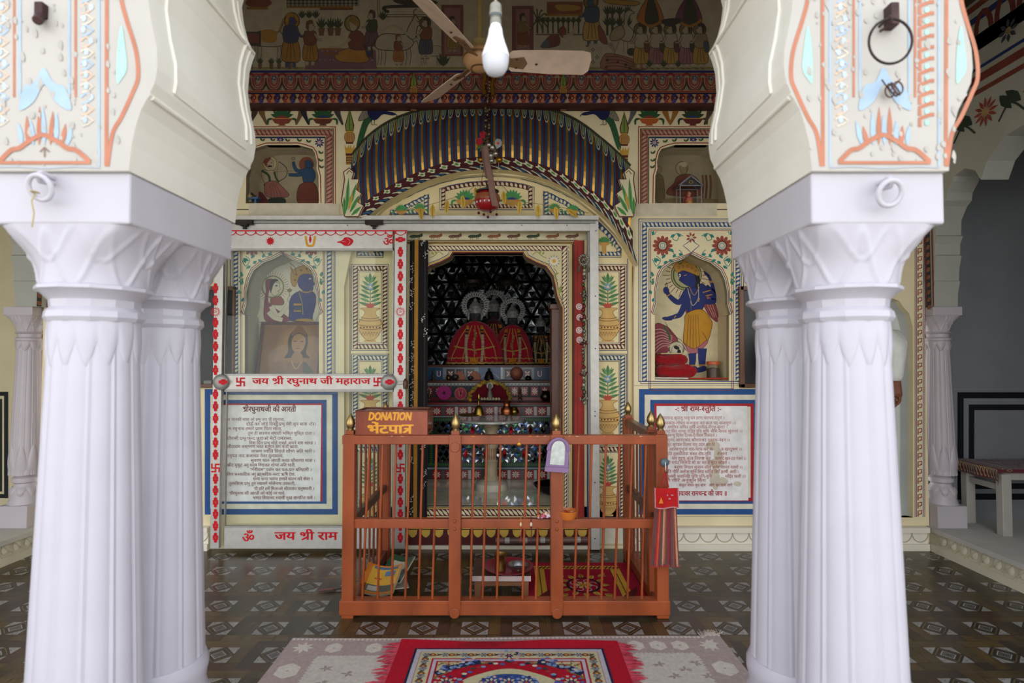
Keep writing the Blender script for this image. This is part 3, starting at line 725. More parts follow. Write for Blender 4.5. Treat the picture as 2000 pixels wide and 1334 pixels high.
for i in range(-12, 42):
    rp.z = z; a = P(475+i*31, 195, 3.86).x; k = .0035
    for dx, c in ((0, '2c3272'), (.03, 'b39a80'), (.055, '8b3329'), (.08, 'b9744c')):
        rp.poly([(a+dx, .3), (a+dx+.03, .3), (a+dx+.055, .5), (a+dx+.03, .7), (a+dx-.01, .72), (a+dx+.015, .5)], c)
o = build('trim_14', rp, M_PAINT, normals=False); tag(o, None, 'trim', kind='structure')
# ======================================================= curved plaster hood over the shrine
T_UP = [(672, 326), (703, 284), (734, 255), (775, 231), (829, 214), (892, 205), (955, 202), (1018, 206), (1081, 217), (1128, 237), (1175, 272), (1207, 300), (1236, 330)]
T_LO = [(686, 421), (700, 408), (722, 388), (746, 372), (786, 350), (836, 328), (896, 311), (955, 306), (1014, 310), (1076, 328), (1124, 352), (1168, 380), (1201, 407), (1222, 430), (1236, 452)]
T_MB = [(698, 426), (722, 405), (746, 389), (786, 367), (836, 345), (896, 329), (955, 323), (1014, 327), (1076, 345), (1124, 369), (1168, 398), (1200, 428), (1236, 484)]
T_LB = [(716, 426), (730, 413), (752, 396), (790, 374), (838, 352), (897, 336), (955, 331), (1013, 335), (1074, 353), (1122, 377), (1165, 407), (1203, 446), (1246, 517)]
def resam(pts, n=93):
    q = spline3([(x, y, 0) for x, y in pts], 10); L = [0]
    for a, b in zip(q, q[1:]): L.append(L[-1]+(b-a).length)
    out = []; j = 0
    for i in range(n+1):
        d = L[-1]*i/n
        while j < len(L)-2 and L[j+1] < d: j += 1
        t = (d-L[j])/max(L[j+1]-L[j], 1e-9); out.append(q[j].lerp(q[j+1], t))
    return out
NS = 31*4
def byx(pts, n, xa=688, xb=1231):
    q = spline3([(x, y, 0) for x, y in pts], 12); out = []
    for i in range(n+1):
        x = xa+(xb-xa)*i/n; j = 0
        while j < len(q)-2 and q[j+1].x < x: j += 1
        t = (x-q[j].x)/(q[j+1].x-q[j].x); out.append(q[j].lerp(q[j+1], t))
    return out
up = [P(v.x, v.y, YW) for v in byx(T_UP, NS)]; lo = [P(v.x, v.y, YE) for v in byx(T_LO, NS)]; lo2 = [P(v.x, v.y, YE) for v in resam(T_LO, NS)]
mb_ = [P(v.x, v.y, YE-.004) for v in resam(T_MB, NS)]; lb = [P(v.x, v.y, YE+.02) for v in resam(T_LB, NS)]
def hood(i, s, e=0.):
    a, b = up[i], lo[i]; q = a.lerp(b, s)
    return Vector((q.x, YW-.10*sin(min(1, s)*pi/2)-.028*sin(s*pi)-e, q.z))
T = thing('arched_hood', 'curved plaster hood striped blue, maroon and gold above the shrine doorway', 'canopy', (AX, YE, lo[NS//2].z))
NV = 10
stripes = MB(); gold = MB()
order = ['23405f', '4c1d22', '23405f', 'G']
for i in range(NS):
    t = gold if order[i % 4] == 'G' else stripes; e = .0015 if t is gold else 0
    vs = [hood(i, j/NV, e) for j in range(NV+1)]+[hood(i+1, j/NV, e) for j in range(NV+1)]
    t.add(vs, [(j, j+1, NV+2+j, NV+1+j) for j in range(NV)], 'c9973a' if t is gold else order[i % 4])
build('striped_shell', stripes, M_PAINT, T)
M_GILT = mat('gilded_paint', .36, .8, nscale=10, namt=.3)
o = build('gilded_stripes', gold, M_GILT, T); o['label'] = 'gold stripes of the hood'
edge = MB('3d3a26'); edge.tube([v+Vector((0, -.006, .002)) for v in up], .008, 6); build('rim', edge, M_PAINT, T, smooth=60)
# scalloped leaves along the upper rim
lp = MB()
for k in range(38):
    c = NS*(k+.5)/38; i = int(c); 
    for r, col, e in ((1., 'cfc5a2', .003), (.78, '2b4a66', .004), (.5, '9aa878', .005), (.2, '5e7d3c', .0055)):
        w = 1.35*r; pts = []
        for a in range(13):
            t = a/12; s = (-1+2*t); d = .03+.25*(1-abs(s)**3)*(.45+.55*r)
            u = c+s*w; j = max(0, min(NS-1, int(u))); f = u-j
            q = hood(j, d, e).lerp(hood(min(NS, j+1), d, e), f); pts.append(q)
        mid = [hood(max(0, min(NS, int(round(c+s*w)))), .02, e) for s in (1, .5, 0, -.5, -1)]
        lp.add(pts+mid, [tuple(range(len(pts)+5))], col)
build('leaf_fringe', lp, M_PAINT, T, normals=False)
# maroon band with white tulip flowers, then a band of chevron leaves
b = MB('4a1b1e')
for i in range(NS): b.add([lo2[i], lo2[i+1], mb_[i+1], mb_[i]], [(0, 1, 2, 3)])
for k in range(26):
    i = int(NS*(k+.5)/26); a, c = lo2[i], mb_[i]; n = (lo2[min(NS, i+1)]-lo2[max(0, i-1)]).normalized(); d = (c-a); D = d.length; d.normalize(); o = a.lerp(c, .5)+Vector((0, -.004, 0))
    def q(x, y, e=0): return o+n*x*D+d*y*D+Vector((0, -e, 0))
    b.add([q(*v) for v in ((0, -.42), (.16, -.16), (.36, -.1), (.44, .02), (.26, .06), (.18, .26), (0, .34), (-.18, .26), (-.26, .06), (-.44, .02), (-.36, -.1), (-.16, -.16))], [tuple(range(12))], 'd8d2b4')
    b.add([q(.17*cos(t), .02+.15*sin(t), .001) for t in [2*pi*x/10 for x in range(10)]], [tuple(range(10))], '57933f')
build('flower_band', b, M_PAINT, T, normals=False)
b = MB('23252a')
for i in range(NS):
    b.add([mb_[i], mb_[i+1], lb[i+1], lb[i]], [(0, 1, 2, 3)], '2a2328')
    if i % 2 == 0:
        e = Vector((0, -.002, 0)); j = min(NS, i+2); m_ = mb_[i].lerp(lb[i], .5)+e; n_ = mb_[j].lerp(lb[j], .5)+e
        col = ('d6cfae', '2e5a80', 'd6cfae', '5a2228')[(i//2) % 4]
        b.add([mb_[i].lerp(lb[i], .1)+e, mb_[i].lerp(mb_[j], .6)+e, n_, lb[i].lerp(lb[j], .6)+e, lb[i].lerp(mb_[i], .1)+e, m_.lerp(n_, .35)], [(0, 1, 2, 5), (5, 2, 3, 4)], col)
build('chevron_band', b, M_PAINT, T, normals=False)
# painted plaster acanthus leaves closing the two ends of the hood
for s in (1, -1):
    X = (lambda x: x) if s > 0 else (lambda x: 1910-x)
    yf = YE-.03; ol = [(673, 423), (667, 392), (673, 350), (671, 336), (682, 328), (691, 336), (687, 350), (701, 350), (696, 370), (706, 378), (698, 394), (710, 402), (700, 423)]
    q = [P(X(x), y, yf) for x, y in ol]; m = MB(CRM); m.prism(q, (0, YW-yf, 0))
    p = Pt(lambda x, y: P(X(x), y, yf)); p.c = []; p.line(ol, 2, MAR, closed=True)
    for a, b in (((677, 414), (681, 346)), ((680, 410), (697, 356)), ((683, 416), (702, 380)), ((686, 421), (706, 403)), ((674, 420), (672, 384))): p.leaf(a, b, 8, GRN, DGR)
    p.leaf((681, 412), (689, 374), 5, GLD); p.line([(688, 338), (682, 333), (677, 340)], 1.6, MAR)
    m.v += []; o = build('acanthus_leaf', m, M_PAINT, T); pp = build('leaf_painting', p, M_PAINT, o, normals=False)
# plain cream soffit back to the recessed wall
b = MB(CREAM2)
for i in range(NS): b.add([lb[i], lb[i+1], lb[i+1]+Vector((0, .16, 0)), lb[i]+Vector((0, .16, 0))], [(0, 1, 2, 3)])
build('soffit', b, M_WALL, T, smooth=60)
# ======================================================= recessed wall round the shrine doorway
DO = [(805, 990), (805, 605), (812, 595), (818, 580), (822, 557), (827, 540), (841, 521), (863, 513), (880, 504), (885, 495), (1021, 495), (1026, 504), (1045, 514), (1065, 522), (1078, 540), (1082, 557), (1086, 580), (1091, 592), (1096, 605), (1096, 990)]
d0 = [R_(*q) for q in DO]
m = MB(CREAM2); m.prism([(-1.3, YR, 0), (1.0, YR, 0), (1.0, YR, 2.75), (-1.3, YR, 2.75)], (0, .06, 0), [d0])
struct('wall_shrine', m, M_WALL)
p = Pt(R_)
# vase panels left and right of the doorway
for cx, k in ((723, 0), (1187, 1)):
    for y0, y1, c, yb in ((519, 682, MAR, 668), (694, 862, '2b4d6b', 848), (872, 1022, MAR if k else '2b4d6b', 1008)):
        framed(p, cx-34, y0, cx+34, y1, 10, c, CRM, 7, NAV)
        potplant(p, cx, yb, .93 if y0 < 860 else .82)
    p.rect(cx-47, 1030, cx+50, 1075, 'cfc8b4')
# slender gilt line and blue shading line of the pilasters
for x in (1238, 672): p.line([(x, 515), (x, 1012)], 5, 'b98a2c'); p.line([(x+3, 515), (x+3, 1012)], 1, '5b4216'); p.line([(x-3, 515), (x-3, 1012)], 1, '5b4216')
for x in (1226, 684): p.line([(x, 505), (x, 1012)], 1.3, NAV)
# panels under the arch
def arcpts(x0, x1, dy, n=10):
    q = resam(T_LB, 120); out = []
    for i in range(n+1):
        x = x0+(x1-x0)*i/n; v = min(q, key=lambda v: abs(v.x-x)); out.append((x, v.y+dy))
    return out
def polystrip(pts, w, col, gap=7):
    for a, b in zip(pts, pts[1:]+pts[:1]):
        if hypot(b[0]-a[0], b[1]-a[1]) > 3: strip(p, a, b, w, col, CRM, gap)
for pts, col in ((arcpts(862, 1040, 24)+[(1040, 407), (862, 407)], '5a2428'), (arcpts(762, 836, 28)+[(836, 418), (762, 418)], '2c5078'), (arcpts(1063, 1140, 26)+[(1140, 420), (1063, 420)], '2c5078'), (arcpts(1168, 1212, 26, 6)+[(1212, 500), (1160, 500), (1160, 440)], '2c5078'), (arcpts(699, 742, 26, 6)[:-1]+[(748, 470), (748, 500), (698, 500)], '2c5078')):
    polystrip(pts, 8, col)
    cx = sum(a for a, b in pts)/len(pts); cy = sum(b for a, b in pts)/len(pts)
    p.line([(cx+(a-cx)*1.035, cy+(b-cy)*1.07) for a, b in pts], 1.4, NAV, closed=True)
p.line(arcpts(740, 1215, 14, 40), 1.4, '3a5560')
for x, k in ((908, .9), (1000, .9)): vase_leaves(p, x, 404, k, 'c99a50', '4c9a58', '2e3f86')
for x in (820, 1083, 784, 1118): vase_leaves(p, x, 417 if x in (820, 1083) else 420, .55, 'c99a50', '4c9a58', '6a9a58')
for x, y in ((1180, 482), (725, 482)): vase_leaves(p, x, y, .55, 'c99a50', '4c8a50', '4c8a50'); p.rect(x-4, y, x+4, y+14, 'c99a50')
# lintel painting over the doorway and the painted door surround
p.rect(790, 455, 1155, 469, 'c9bf9c'); p.line([(790, 470), (1128, 470)], 1.5, '5a4a2a')
z = p.z
for i in range(9):
    p.z = z; x = 800+i*38; c = ('3d4a35', '8a5a3a', '6b4a3a')[i % 3]
    p.blob([(x, 462), (x+6, 459), (x+18, 459), (x+24, 456), (x+26, 461), (x+20, 464), (x+4, 465)], c); 
    for a in (5, 9, 17, 20): p.line([(x+a, 463), (x+a, 468)], 1, c)
p.rect(1121, 470, 1141, 1035, 'a5352c'); p.line([(1128, 480), (1128, 1035)], 1, '7c221e')
p.line([(1147, 480), (1147, 1075)], 2, '2a4b86'); p.line([(1152, 480), (1152, 1075)], 1, '7d7a66')
o = build('trim_15', p, M_PAINT, normals=False); tag(o, None, 'trim', kind='structure')
# raised door surround: leaf border on cream
YD = 3.975
D_ = lambda x, y: P(x, y, YD)
m = MB('d3c79c'); outer = [D_(795, 1012), D_(795, 472), D_(1121, 472), D_(1121, 1012)]
hole = [Vector((v.x, YD, v.z)) for v in d0]
m.prism(outer, (0, .03, 0), [hole])
m.prism(d0, (0, .001, 0)) if False else None
q = d0; n = len(q); m.add([v-Vector((0, .02, 0)) for v in q]+[v+Vector((0, .1, 0)) for v in q], [(i, i+1, n+i+1, n+i) for i in range(n-1)], 'a79a78')
struct('door_1', m, M_WALL)
p = Pt(D_)
p.rect(795, 472, 1121, 477, '3a2c20'); p.rect(1117, 472, 1121, 1010, '4a3020'); p.rect(795, 474, 1119, 475.5, GLD); p.rect(1114, 477, 1116, 1010, GLD); p.line([(1111, 480), (1111, 1005)], 1.2, NAV)
strip(p, (818, 480), (1108, 480), 10, MAR, CRM, 7.5, 1.1); strip(p, (1108, 480), (1108, 1005), 11, MAR, CRM, 7.5, 1.1); strip(p, (1108, 1008), (800, 1008), 14, MAR, CRM, 8.5, .9)
p.line([(820, 992), (1096, 992)], 2.5, 'a8843a'); p.line([(820, 988), (1096, 988)], 2, '3a2c20')
dd = [(x, y) for x, y in DO]; DD = [(x*(YR/YD)-1000*(YR/YD-1), y) for x, y in dd]
A_ = [((x-1000)*YR/YD*YD/YR+1000, y) for x, y in DO]
for off, w_, c in ((-1.5, 3, MAR), (-4, 2, GLD), (-6, 1.4, NAV)):
    p.line([(x+(off if x < 950 else -off), y+(off if y < 606 else 0)) for x, y in A_ if y < 995], w_, c)
for s in (-1, 1):
    X = lambda x: 953+s*x
    p.flower(X(129), 510, 12, 12, 'e6e0c8', 'd9a23a'); 
    for k in range(12): p.line([(X(129)+8*cos(k*pi/6), 510+8*sin(k*pi/6)), (X(129)+12*cos(k*pi/6), 510+12*sin(k*pi/6))], 1, NAV)
    p.curve([(X(87), 498), (X(96), 492), (X(104), 499), (X(114), 504)], 1.2, '7a7f3a'); p.leaf((X(100), 497), (X(104), 489), 4, '8f9a4a'); p.leaf((X(106), 498), (X(110), 491), 4, '8f9a4a')
    p.curve([(X(129), 524), (X(135), 534), (X(128), 540), (X(137), 547)], 1.2, '7a7f3a'); p.leaf((X(131), 536), (X(139), 533), 4, '8f9a4a')
    p.leaf((X(139), 575), (X(143), 556), 7, '8f9a4a'); p.curve([(X(141), 562), (X(146), 580), (X(143), 598)], 1.2, '7a7f3a')
o = build('trim_16', p, M_PAINT, normals=False); tag(o, None, 'trim', kind='structure')
# threshold under the doorway: gold scallops on maroon, a stone step with a rolled offcut of floor sheet on it
m = MB('d0c7b0'); a, b = D_(797, 1075).x, D_(1152, 1075).x
m.box(a, b, 3.93, 4.05, .0, D_(1000, 1062).z, 'cfc6b0'); m.box(a, b, 3.945, 4.05, D_(1000, 1062).z, D_(1000, 1012).z, '4b1d1d')
struct('trim_17', m, M_WALL, bevel=.003)
q0, q1 = P(968, 1056, 3.9), P(1150, 1054, 3.9); m = MB('6a5048'); m.tube([q0, q0.lerp(q1, .5), q1], .02, 14)
for i in range(5): t = .1+.19*i; m.tube([q0.lerp(q1, t), q0.lerp(q1, t+.05)], .0205, 14, 'a8a49c')
tag(build('rolled_sheet', m, M_VINYL, smooth=50), 'roll of leftover floor sheet lying along the step under the doorway', 'roll')
p = Pt(lambda x, y: P(x, y, 3.944)); p.rect(797, 1030, 1152, 1033, GLD)
z = p.z
for i in range(14):
    p.z = z; x = 806+i*25.5
    p.poly([(x-9, 1035), (x+9, 1035), (x+8, 1043), (x+4, 1048), (x, 1050), (x-4, 1048), (x-8, 1043)], 'c3a043')
o = build('trim_18', p, M_PAINT, normals=False); tag(o, None, 'trim', kind='structure')
# ======================================================= figure paintings
OUT = '2a1a16'
def crop(x0, y0, k, Y): return lambda x, y: P(x0+x/k, y0+y/k, Y)
def limb(p, pts, w, col, oc=OUT, ow=2.2):
    p.curve(pts, [w[0]+ow, w[1]+ow], oc, 5); p.curve(pts, w, col, 5)
def painting(name, p, label, cat='mural'):
    o = build(name, p, M_PAINT, normals=False); return tag(o, label, cat)
# --- right niche: blue-skinned archer bending over a bowing devotee
p = Pt(crop(1140, 420, 3.706, YW+.2185))
p.rect(470, 250, 985, 1195, 'd6c9a0')
for k in range(30):
    a = 2*pi*k/30; p.line([(742+118*cos(a), 435+118*sin(a)), (742+(150+20*(k % 2))*cos(a), 435+(150+20*(k % 2))*sin(a))], 5, '7b3b34')
p.ell(742, 435, 113, 113, '3b3a24', 28); p.ell(742, 435, 107, 107, 'a8a870', 28); p.ell(742, 435, 98, 98, '4e5a30', 28); p.ell(742, 435, 88, 88, 'a9a878', 28)
p.ob([(850, 495), (905, 545), (965, 680), (972, 772), (925, 745), (885, 690), (850, 600)], '8f3f4c', OUT, 3)
for a in (0, 1, 2): p.curve([(868+a*18, 560+a*10), (900+a*18, 660), (940+a*10, 740)], 3, 'c9b089')
p.ob([(745, 545), (722, 600), (735, 690), (758, 725), (768, 600)], '8f3f4c', OUT, 3)
BL = '232f6c'
limb(p, [(880, 525), (945, 560), (925, 470), (895, 425)], (52, 24), BL); p.ob([(895, 440), (872, 420), (878, 395), (905, 410), (925, 430)], BL, OUT, 2)
p.ob([(728, 545), (800, 508), (862, 500), (905, 545), (885, 610), (852, 690), (762, 715), (738, 640)], BL, OUT, 3)
limb(p, [(742, 560), (690, 632), (625, 590), (600, 548)], (46, 24), BL); p.ob([(605, 575), (580, 560), (578, 530), (600, 522), (618, 545)], BL, OUT, 2)
limb(p, [(740, 625), (700, 715), (660, 735), (600, 750)], (46, 22), BL); p.ob([(615, 740), (585, 738), (568, 746), (590, 762), (640, 760)], BL, OUT, 2)
limb(p, [(900, 545), (948, 610), (900, 628), (835, 612)], (52, 30), BL)
p.ob([(690, 405), (725, 390), (800, 405), (825, 460), (800, 520), (758, 515), (735, 505), (712, 488), (690, 470), (697, 455), (682, 440)], BL, OUT, 3)
p.ob([(800, 425), (832, 430), (842, 480), (835, 530), (808, 525), (812, 480)], '191a22', OUT, 2)
p.ob([(650, 378), (672, 345), (700, 355), (725, 328), (750, 345), (790, 335), (812, 375), (835, 400), (832, 440), (790, 425), (720, 402), (680, 418)], 'b98a3a', '5c3416', 3)
for x, y in ((690, 380), (720, 372), (752, 370), (785, 385), (810, 405)): p.ell(x, y, 9, 9, '7d4a1c', 8); p.ell(x, y, 4, 4, 'e0b85a', 6)
p.ell(695, 437, 8, 12, 'e2ddca', 8); p.ell(693, 438, 4, 5, BLK, 6); p.line([(684, 422), (712, 418)], 3, BLK); p.line([(725, 440), (745, 432)], 4, 'c9a050')
p.curve([(752, 530), (770, 600), (790, 655), (830, 600), (828, 500)], 4, 'c9c1a0'); p.curve([(765, 520), (800, 580), (838, 520)], 4, 'b98a3a')
p.curve([(770, 560), (780, 700), (800, 800), (830, 780), (828, 690)], 4, '6b6a58')
p.curve([(870, 400), (855, 380), (878, 362), (892, 380), (880, 410), (905, 440)], 4, OUT); p.curve([(590, 520), (600, 490), (608, 530)], 4, OUT)
for pts in (((905, 480), (938, 478)), ((905, 488), (936, 486)), ((600, 590), (630, 570)), ((655, 745), (668, 728)), ((862, 560), (918, 545)), ((884, 585), (930, 575)), ((838, 600), (830, 628))): p.line(pts, 7, 'b98a3a')
p.ob([(742, 715), (850, 682), (920, 755), (928, 805), (895, 915), (820, 985), (750, 975), (720, 905), (732, 790)], 'bf8a22', '5a1f1c', 4)
for a in range(5): p.curve([(762+a*16, 722), (752+a*20, 840), (745+a*24, 965)], 3.4, '7a3a1c')
p.curve([(860, 850), (885, 890), (890, 920)], 4, '7a3a1c')
p.ob([(720, 925), (800, 968), (888, 908), (888, 938), (800, 1008), (722, 962)], 'b06a6e', '5a1f1c', 3)
limb(p, [(785, 1000), (788, 1050), (782, 1095)], (58, 38), BL); limb(p, [(858, 965), (856, 1040), (858, 1095)], (66, 42), BL)
p.ob([(752, 1100), (800, 1092), (822, 1110), (770, 1122)], BL, OUT, 2); p.ob([(805, 1118), (850, 1098), (886, 1098), (885, 1125), (825, 1140)], BL, OUT, 2)
for x0, x1, y in ((760, 808, 1088), (834, 882, 1086)): p.line([(x0, y), (x1, y)], 9, 'b98a3a')
p.ob([(513, 800), (590, 800), (645, 850), (682, 910), (640, 960), (560, 1025), (512, 1020)], '8e3f48', OUT, 3)
for a in range(7): p.curve([(516, 830+a*28), (570, 830+a*20), (640, 880+a*12)], 3.6, 'c9b8a0')
p.curve([(575, 805), (615, 860), (625, 910)], 16, '3f5a34'); p.curve([(590, 775), (640, 860), (720, 920), (755, 985)], 3.5, OUT)
p.ell(672, 968, 56, 56, '4b4a34', 20); p.ell(672, 968, 50, 50, 'cfc6a8', 20)
p.ob([(640, 960), (670, 940), (712, 960), (715, 1000), (680, 1022), (640, 1010)], 'd2c8ac', OUT, 3); p.ell(672, 960, 22, 14, BLK, 10, .4); p.ell(690, 990, 14, 18, BLK, 10)
p.curve([(610, 960), (655, 925), (720, 935), (752, 1000), (735, 1030)], 6, 'b9ae8c')
painting('niche_painting', p, 'painting of a blue figure in a yellow wrap bending over a bowing devotee')
# --- left niche behind the sliding door: pale woman and blue man in profile
p = Pt(crop(390, 420, 3.706, YW+.2185))
p.rect(300, 250, 850, 1200, 'bdb9a2')
p.ob([(420, 770), (412, 500), (470, 410), (560, 365), (660, 330), (760, 360), (830, 480), (835, 770)], 'cdc6ae', '7a5f4c', 3)
for k in range(36):
    a = 2*pi*k/36; p.line([(530+84*cos(a), 520+84*sin(a)), (530+115*cos(a), 520+115*sin(a))], 4, '9a7050')
p.ell(530, 520, 82, 82, '3f4a26', 24); p.ell(530, 520, 76, 76, 'a9a870', 24); p.ell(530, 520, 68, 68, 'c9c0a4', 24)
p.ob([(478, 480), (510, 462), (530, 475), (500, 560), (505, 640), (640, 740), (640, 768), (480, 768), (468, 640), (480, 560)], '7c3446', OUT, 3)
p.ob([(515, 490), (545, 470), (575, 485), (580, 520), (588, 535), (575, 545), (572, 565), (545, 585), (520, 565)], 'cdc3a8', OUT, 3)
p.ob([(510, 480), (545, 462), (570, 475), (540, 490), (522, 540), (512, 560)], '1c1a18', OUT, 2); p.ell(556, 512, 10, 5, BLK, 8); p.curve([(535, 495), (555, 488), (575, 495)], 3, BLK); p.line([(560, 552), (574, 552)], 3.5, '8a2f2a')
p.ob([(520, 600), (580, 590), (610, 620), (600, 650), (530, 650), (510, 640)], '8a4a3c', OUT, 3)
limb(p, [(520, 660), (560, 730), (610, 690), (650, 620)], (40, 22), 'cdc3a8'); limb(p, [(500, 700), (540, 740), (600, 760)], (40, 30), 'cdc3a8')
for a in range(5): p.leaf((650, 560), (632+a*10, 525+abs(a-2)*6), 12, '7d6a44')
p.line([(650, 560), (648, 610)], 4, '5a4a30'); p.ob([(640, 600), (660, 585), (682, 600), (665, 635), (645, 630)], 'cdc3a8', OUT, 2)
p.ob([(655, 610), (700, 560), (780, 545), (835, 570), (840, 640), (820, 720), (800, 765), (660, 765), (648, 700)], BL, OUT, 3)
p.ob([(712, 470), (730, 430), (780, 415), (815, 440), (822, 480), (832, 500), (822, 515), (818, 545), (785, 560), (740, 540), (715, 510)], BL, OUT, 3)
p.ob([(665, 500), (660, 420), (690, 390), (730, 370), (800, 360), (830, 400), (820, 430), (770, 425), (725, 440), (705, 490), (690, 520)], 'a98436', '5c3416', 3)
p.leaf((690, 440), (655, 370), 22, 'a98436', '5c3416'); p.curve([(650, 345), (690, 380), (700, 420)], 4, BLK)
for x, y in ((690, 470), (700, 430), (735, 400), (775, 390), (805, 400)): p.ell(x, y, 8, 8, '6b3f16', 8)
p.ell(800, 462, 9, 6, 'd8d2c0', 8); p.ell(801, 463, 4, 4, BLK, 6)
p.curve([(720, 545), (770, 560), (810, 550)], 9, 'a98436'); p.curve([(715, 560), (735, 640), (740, 720)], 14, '2f3a2a'); p.curve([(720, 560), (742, 640), (748, 720)], 3, 'a9a890')
p.rect(680, 640, 735, 655, 'a98436'); p.rect(682, 665, 735, 690, '3a4a5a'); p.rect(680, 690, 735, 700, 'a98436'); p.curve([(770, 640), (790, 690), (830, 700)], 5, '151c44'); p.ob([(700, 755), (760, 748), (815, 755), (815, 768), (700, 768)], 'a98436', OUT, 2)
painting('niche_painting', p, 'painting of a pale woman facing a blue man, behind the glass of the sliding door')
# --- upper left niche: archer in a pink skirt and blue many-armed figure
p = Pt(crop(480, 240, 7.41, YW+.1985))
p.rect(0, 300, 1090, 1165, '8e8266'); p.blob([(160, 1165), (160, 560), (220, 470), (500, 445), (900, 440), (1060, 470), (1060, 1165)], '9b8f72')
p.ell(350, 590, 105, 115, '8a7a3a', 20); p.ell(350, 590, 92, 100, 'b5a98a', 20); p.ob([(310, 560), (350, 520), (400, 550), (400, 640), (350, 670), (315, 640)], 'b09a7c', OUT, 5); p.blob([(250, 540), (330, 480), (370, 500), (310, 590), (300, 640)], '7c4038'); p.ell(350, 628, 34, 14, BLK, 10); p.ell(375, 578, 10, 7, BLK, 8)
p.curve([(480, 560), (580, 640), (600, 730), (560, 800), (470, 850)], 10, '23202a'); p.line([(480, 560), (450, 700), (470, 850)], 4, OUT); p.line([(300, 720), (700, 690)], 5, '6b4a2a')
p.ob([(250, 680), (320, 690), (420, 700), (430, 860), (290, 880), (230, 760)], 'a39274', OUT, 6); p.curve([(230, 690), (330, 760), (340, 870), (260, 900)], 34, '35482c'); p.curve([(410, 710), (440, 800), (480, 860)], 26, '35482c')
p.ob([(300, 860), (440, 850), (600, 1000), (620, 1060), (480, 1090), (300, 1060), (270, 940)], '8e5a50', OUT, 6)
for a in range(4): p.curve([(340+a*30, 880), (360+a*40, 980), (370+a*50, 1080)], 5, '5a2f2a')
p.blob([(330, 1165), (350, 1090), (540, 1080), (570, 1165)], '2f352c'); p.blob([(140, 1165), (140, 1020), (240, 1010), (330, 1165)], '6b2f30')
p.ell(880, 600, 110, 110, '7c4a36', 18); p.ob([(860, 560), (910, 540), (960, 580), (965, 640), (910, 670), (865, 630)], '2c4868', OUT, 5)
p.ob([(820, 680), (960, 660), (1010, 760), (960, 880), (850, 890)], '2f4a66', OUT, 6); limb(p, [(820, 700), (740, 690), (700, 620), (690, 560)], (56, 36), '2f4a66', OUT, 6); limb(p, [(830, 740), (740, 755), (620, 750)], (56, 40), '2f4a66', OUT, 6)
p.ell(688, 517, 27, 24, OUT, 12); p.ell(688, 517, 19, 17, '9b8f72', 12)
p.ob([(780, 900), (1000, 880), (1040, 1165), (760, 1165)], '6e3a2a', OUT, 6)
painting('niche_painting', p, 'dim painting of an archer in a pink skirt facing a blue figure, upper left niche')
# --- upper right niche: worn brown painting with a haloed head
p = Pt(crop(1230, 200, 6.06, YW+.1985))
p.rect(270, 500, 1300, 1200, '8d8064')
p.ell(615, 780, 78, 85, '6b6236', 20); p.ell(615, 780, 66, 72, '97896a', 20); p.ob([(590, 770), (630, 740), (670, 760), (670, 830), (620, 850)], '877452', OUT, 4); p.blob([(580, 730), (640, 705), (680, 730), (650, 770)], 'a89c80')
p.ob([(560, 880), (700, 850), (820, 930), (840, 1100), (480, 1100), (440, 1040), (520, 960)], '6b3c2c', OUT, 5); p.ob([(300, 890), (390, 880), (410, 1150), (310, 1160)], '71603f', OUT, 5); p.ell(345, 800, 36, 50, '6b6236', 14); p.ell(345, 800, 28, 40, '8d7c5a', 14)
for a in range(6): p.curve([(315+a*16, 900), (312+a*18, 1010), (318+a*17, 1140)], 4, '4a3420')
for x in (860, 900, 950): p.curve([(x, 860), (x+10, 980), (x-5, 1160)], 26, ('5b3a2c', '3c3a44', '6b4a30')[(x//10) % 3])
p.blob([(430, 1180), (480, 1130), (960, 1140), (1100, 1180)], '7c6a48')
painting('niche_painting', p, 'worn brown painting of a haloed rider behind the tiny model shrine')
# --- long mural above the cornice (dim): court scenes, animals and musicians
p = Pt(lambda x, y: P(x, y, YW), z0=.0008)
def man(x, y, h, coat, wrap, skin='a89a80', hal=None, face=1, hair='2a2422', hat=None):
    k = h/100; X = lambda a: x+a*k*face; Y = lambda b: y-b*k
    if hal: p.ell(X(2), Y(88), 15*k, 16*k, '2e2a1c', 16); p.ell(X(2), Y(88), 13*k, 14*k, hal, 16)
    for a in (-7, 6): p.line([(X(a), Y(20)), (X(a), Y(2))], 7*k, skin); p.line([(X(a-1), Y(1.5)), (X(a+6), Y(1.5))], 3*k, '6b5230')
    p.ob([(X(-12), Y(52)), (X(12), Y(52)), (X(17), Y(16)), (X(0), Y(12)), (X(-16), Y(17))], wrap, OUT, 1.2*k)
    for a in (-6, 0, 6): p.line([(X(a*.6), Y(50)), (X(a*1.4), Y(16))], 1*k, OUT)
    p.ob([(X(-13), Y(76)), (X(0), Y(79)), (X(13), Y(75)), (X(12), Y(50)), (X(-12), Y(50))], coat, OUT, 1.2*k)
    p.ob([(X(-6), Y(96)), (X(4), Y(99)), (X(8), Y(90)), (X(11), Y(87)), (X(7), Y(80)), (X(-3), Y(79))], skin, OUT, 1*k)
    p.ob([(X(-8), Y(99)), (X(3), Y(103)), (X(6), Y(95)), (X(-2), Y(94)), (X(-4), Y(82)), (X(-9), Y(85))], hat or hair, OUT, .8*k); p.ell(X(6), Y(91), 1.2*k, 1*k, BLK, 6)
    p.curve([(X(10), Y(73)), (X(18), Y(60)), (X(26), Y(60))], 5*k, OUT); p.curve([(X(10), Y(73)), (X(18), Y(60)), (X(26), Y(60))], 3.6*k, skin)
def shrub(x, y, h, c='28382a'):
    for a in (-50, -25, 0, 25, 50): t = radians(a); p.leaf((x, y), (x+h*.6*sin(t), y-h*cos(t)), h*.2, c)
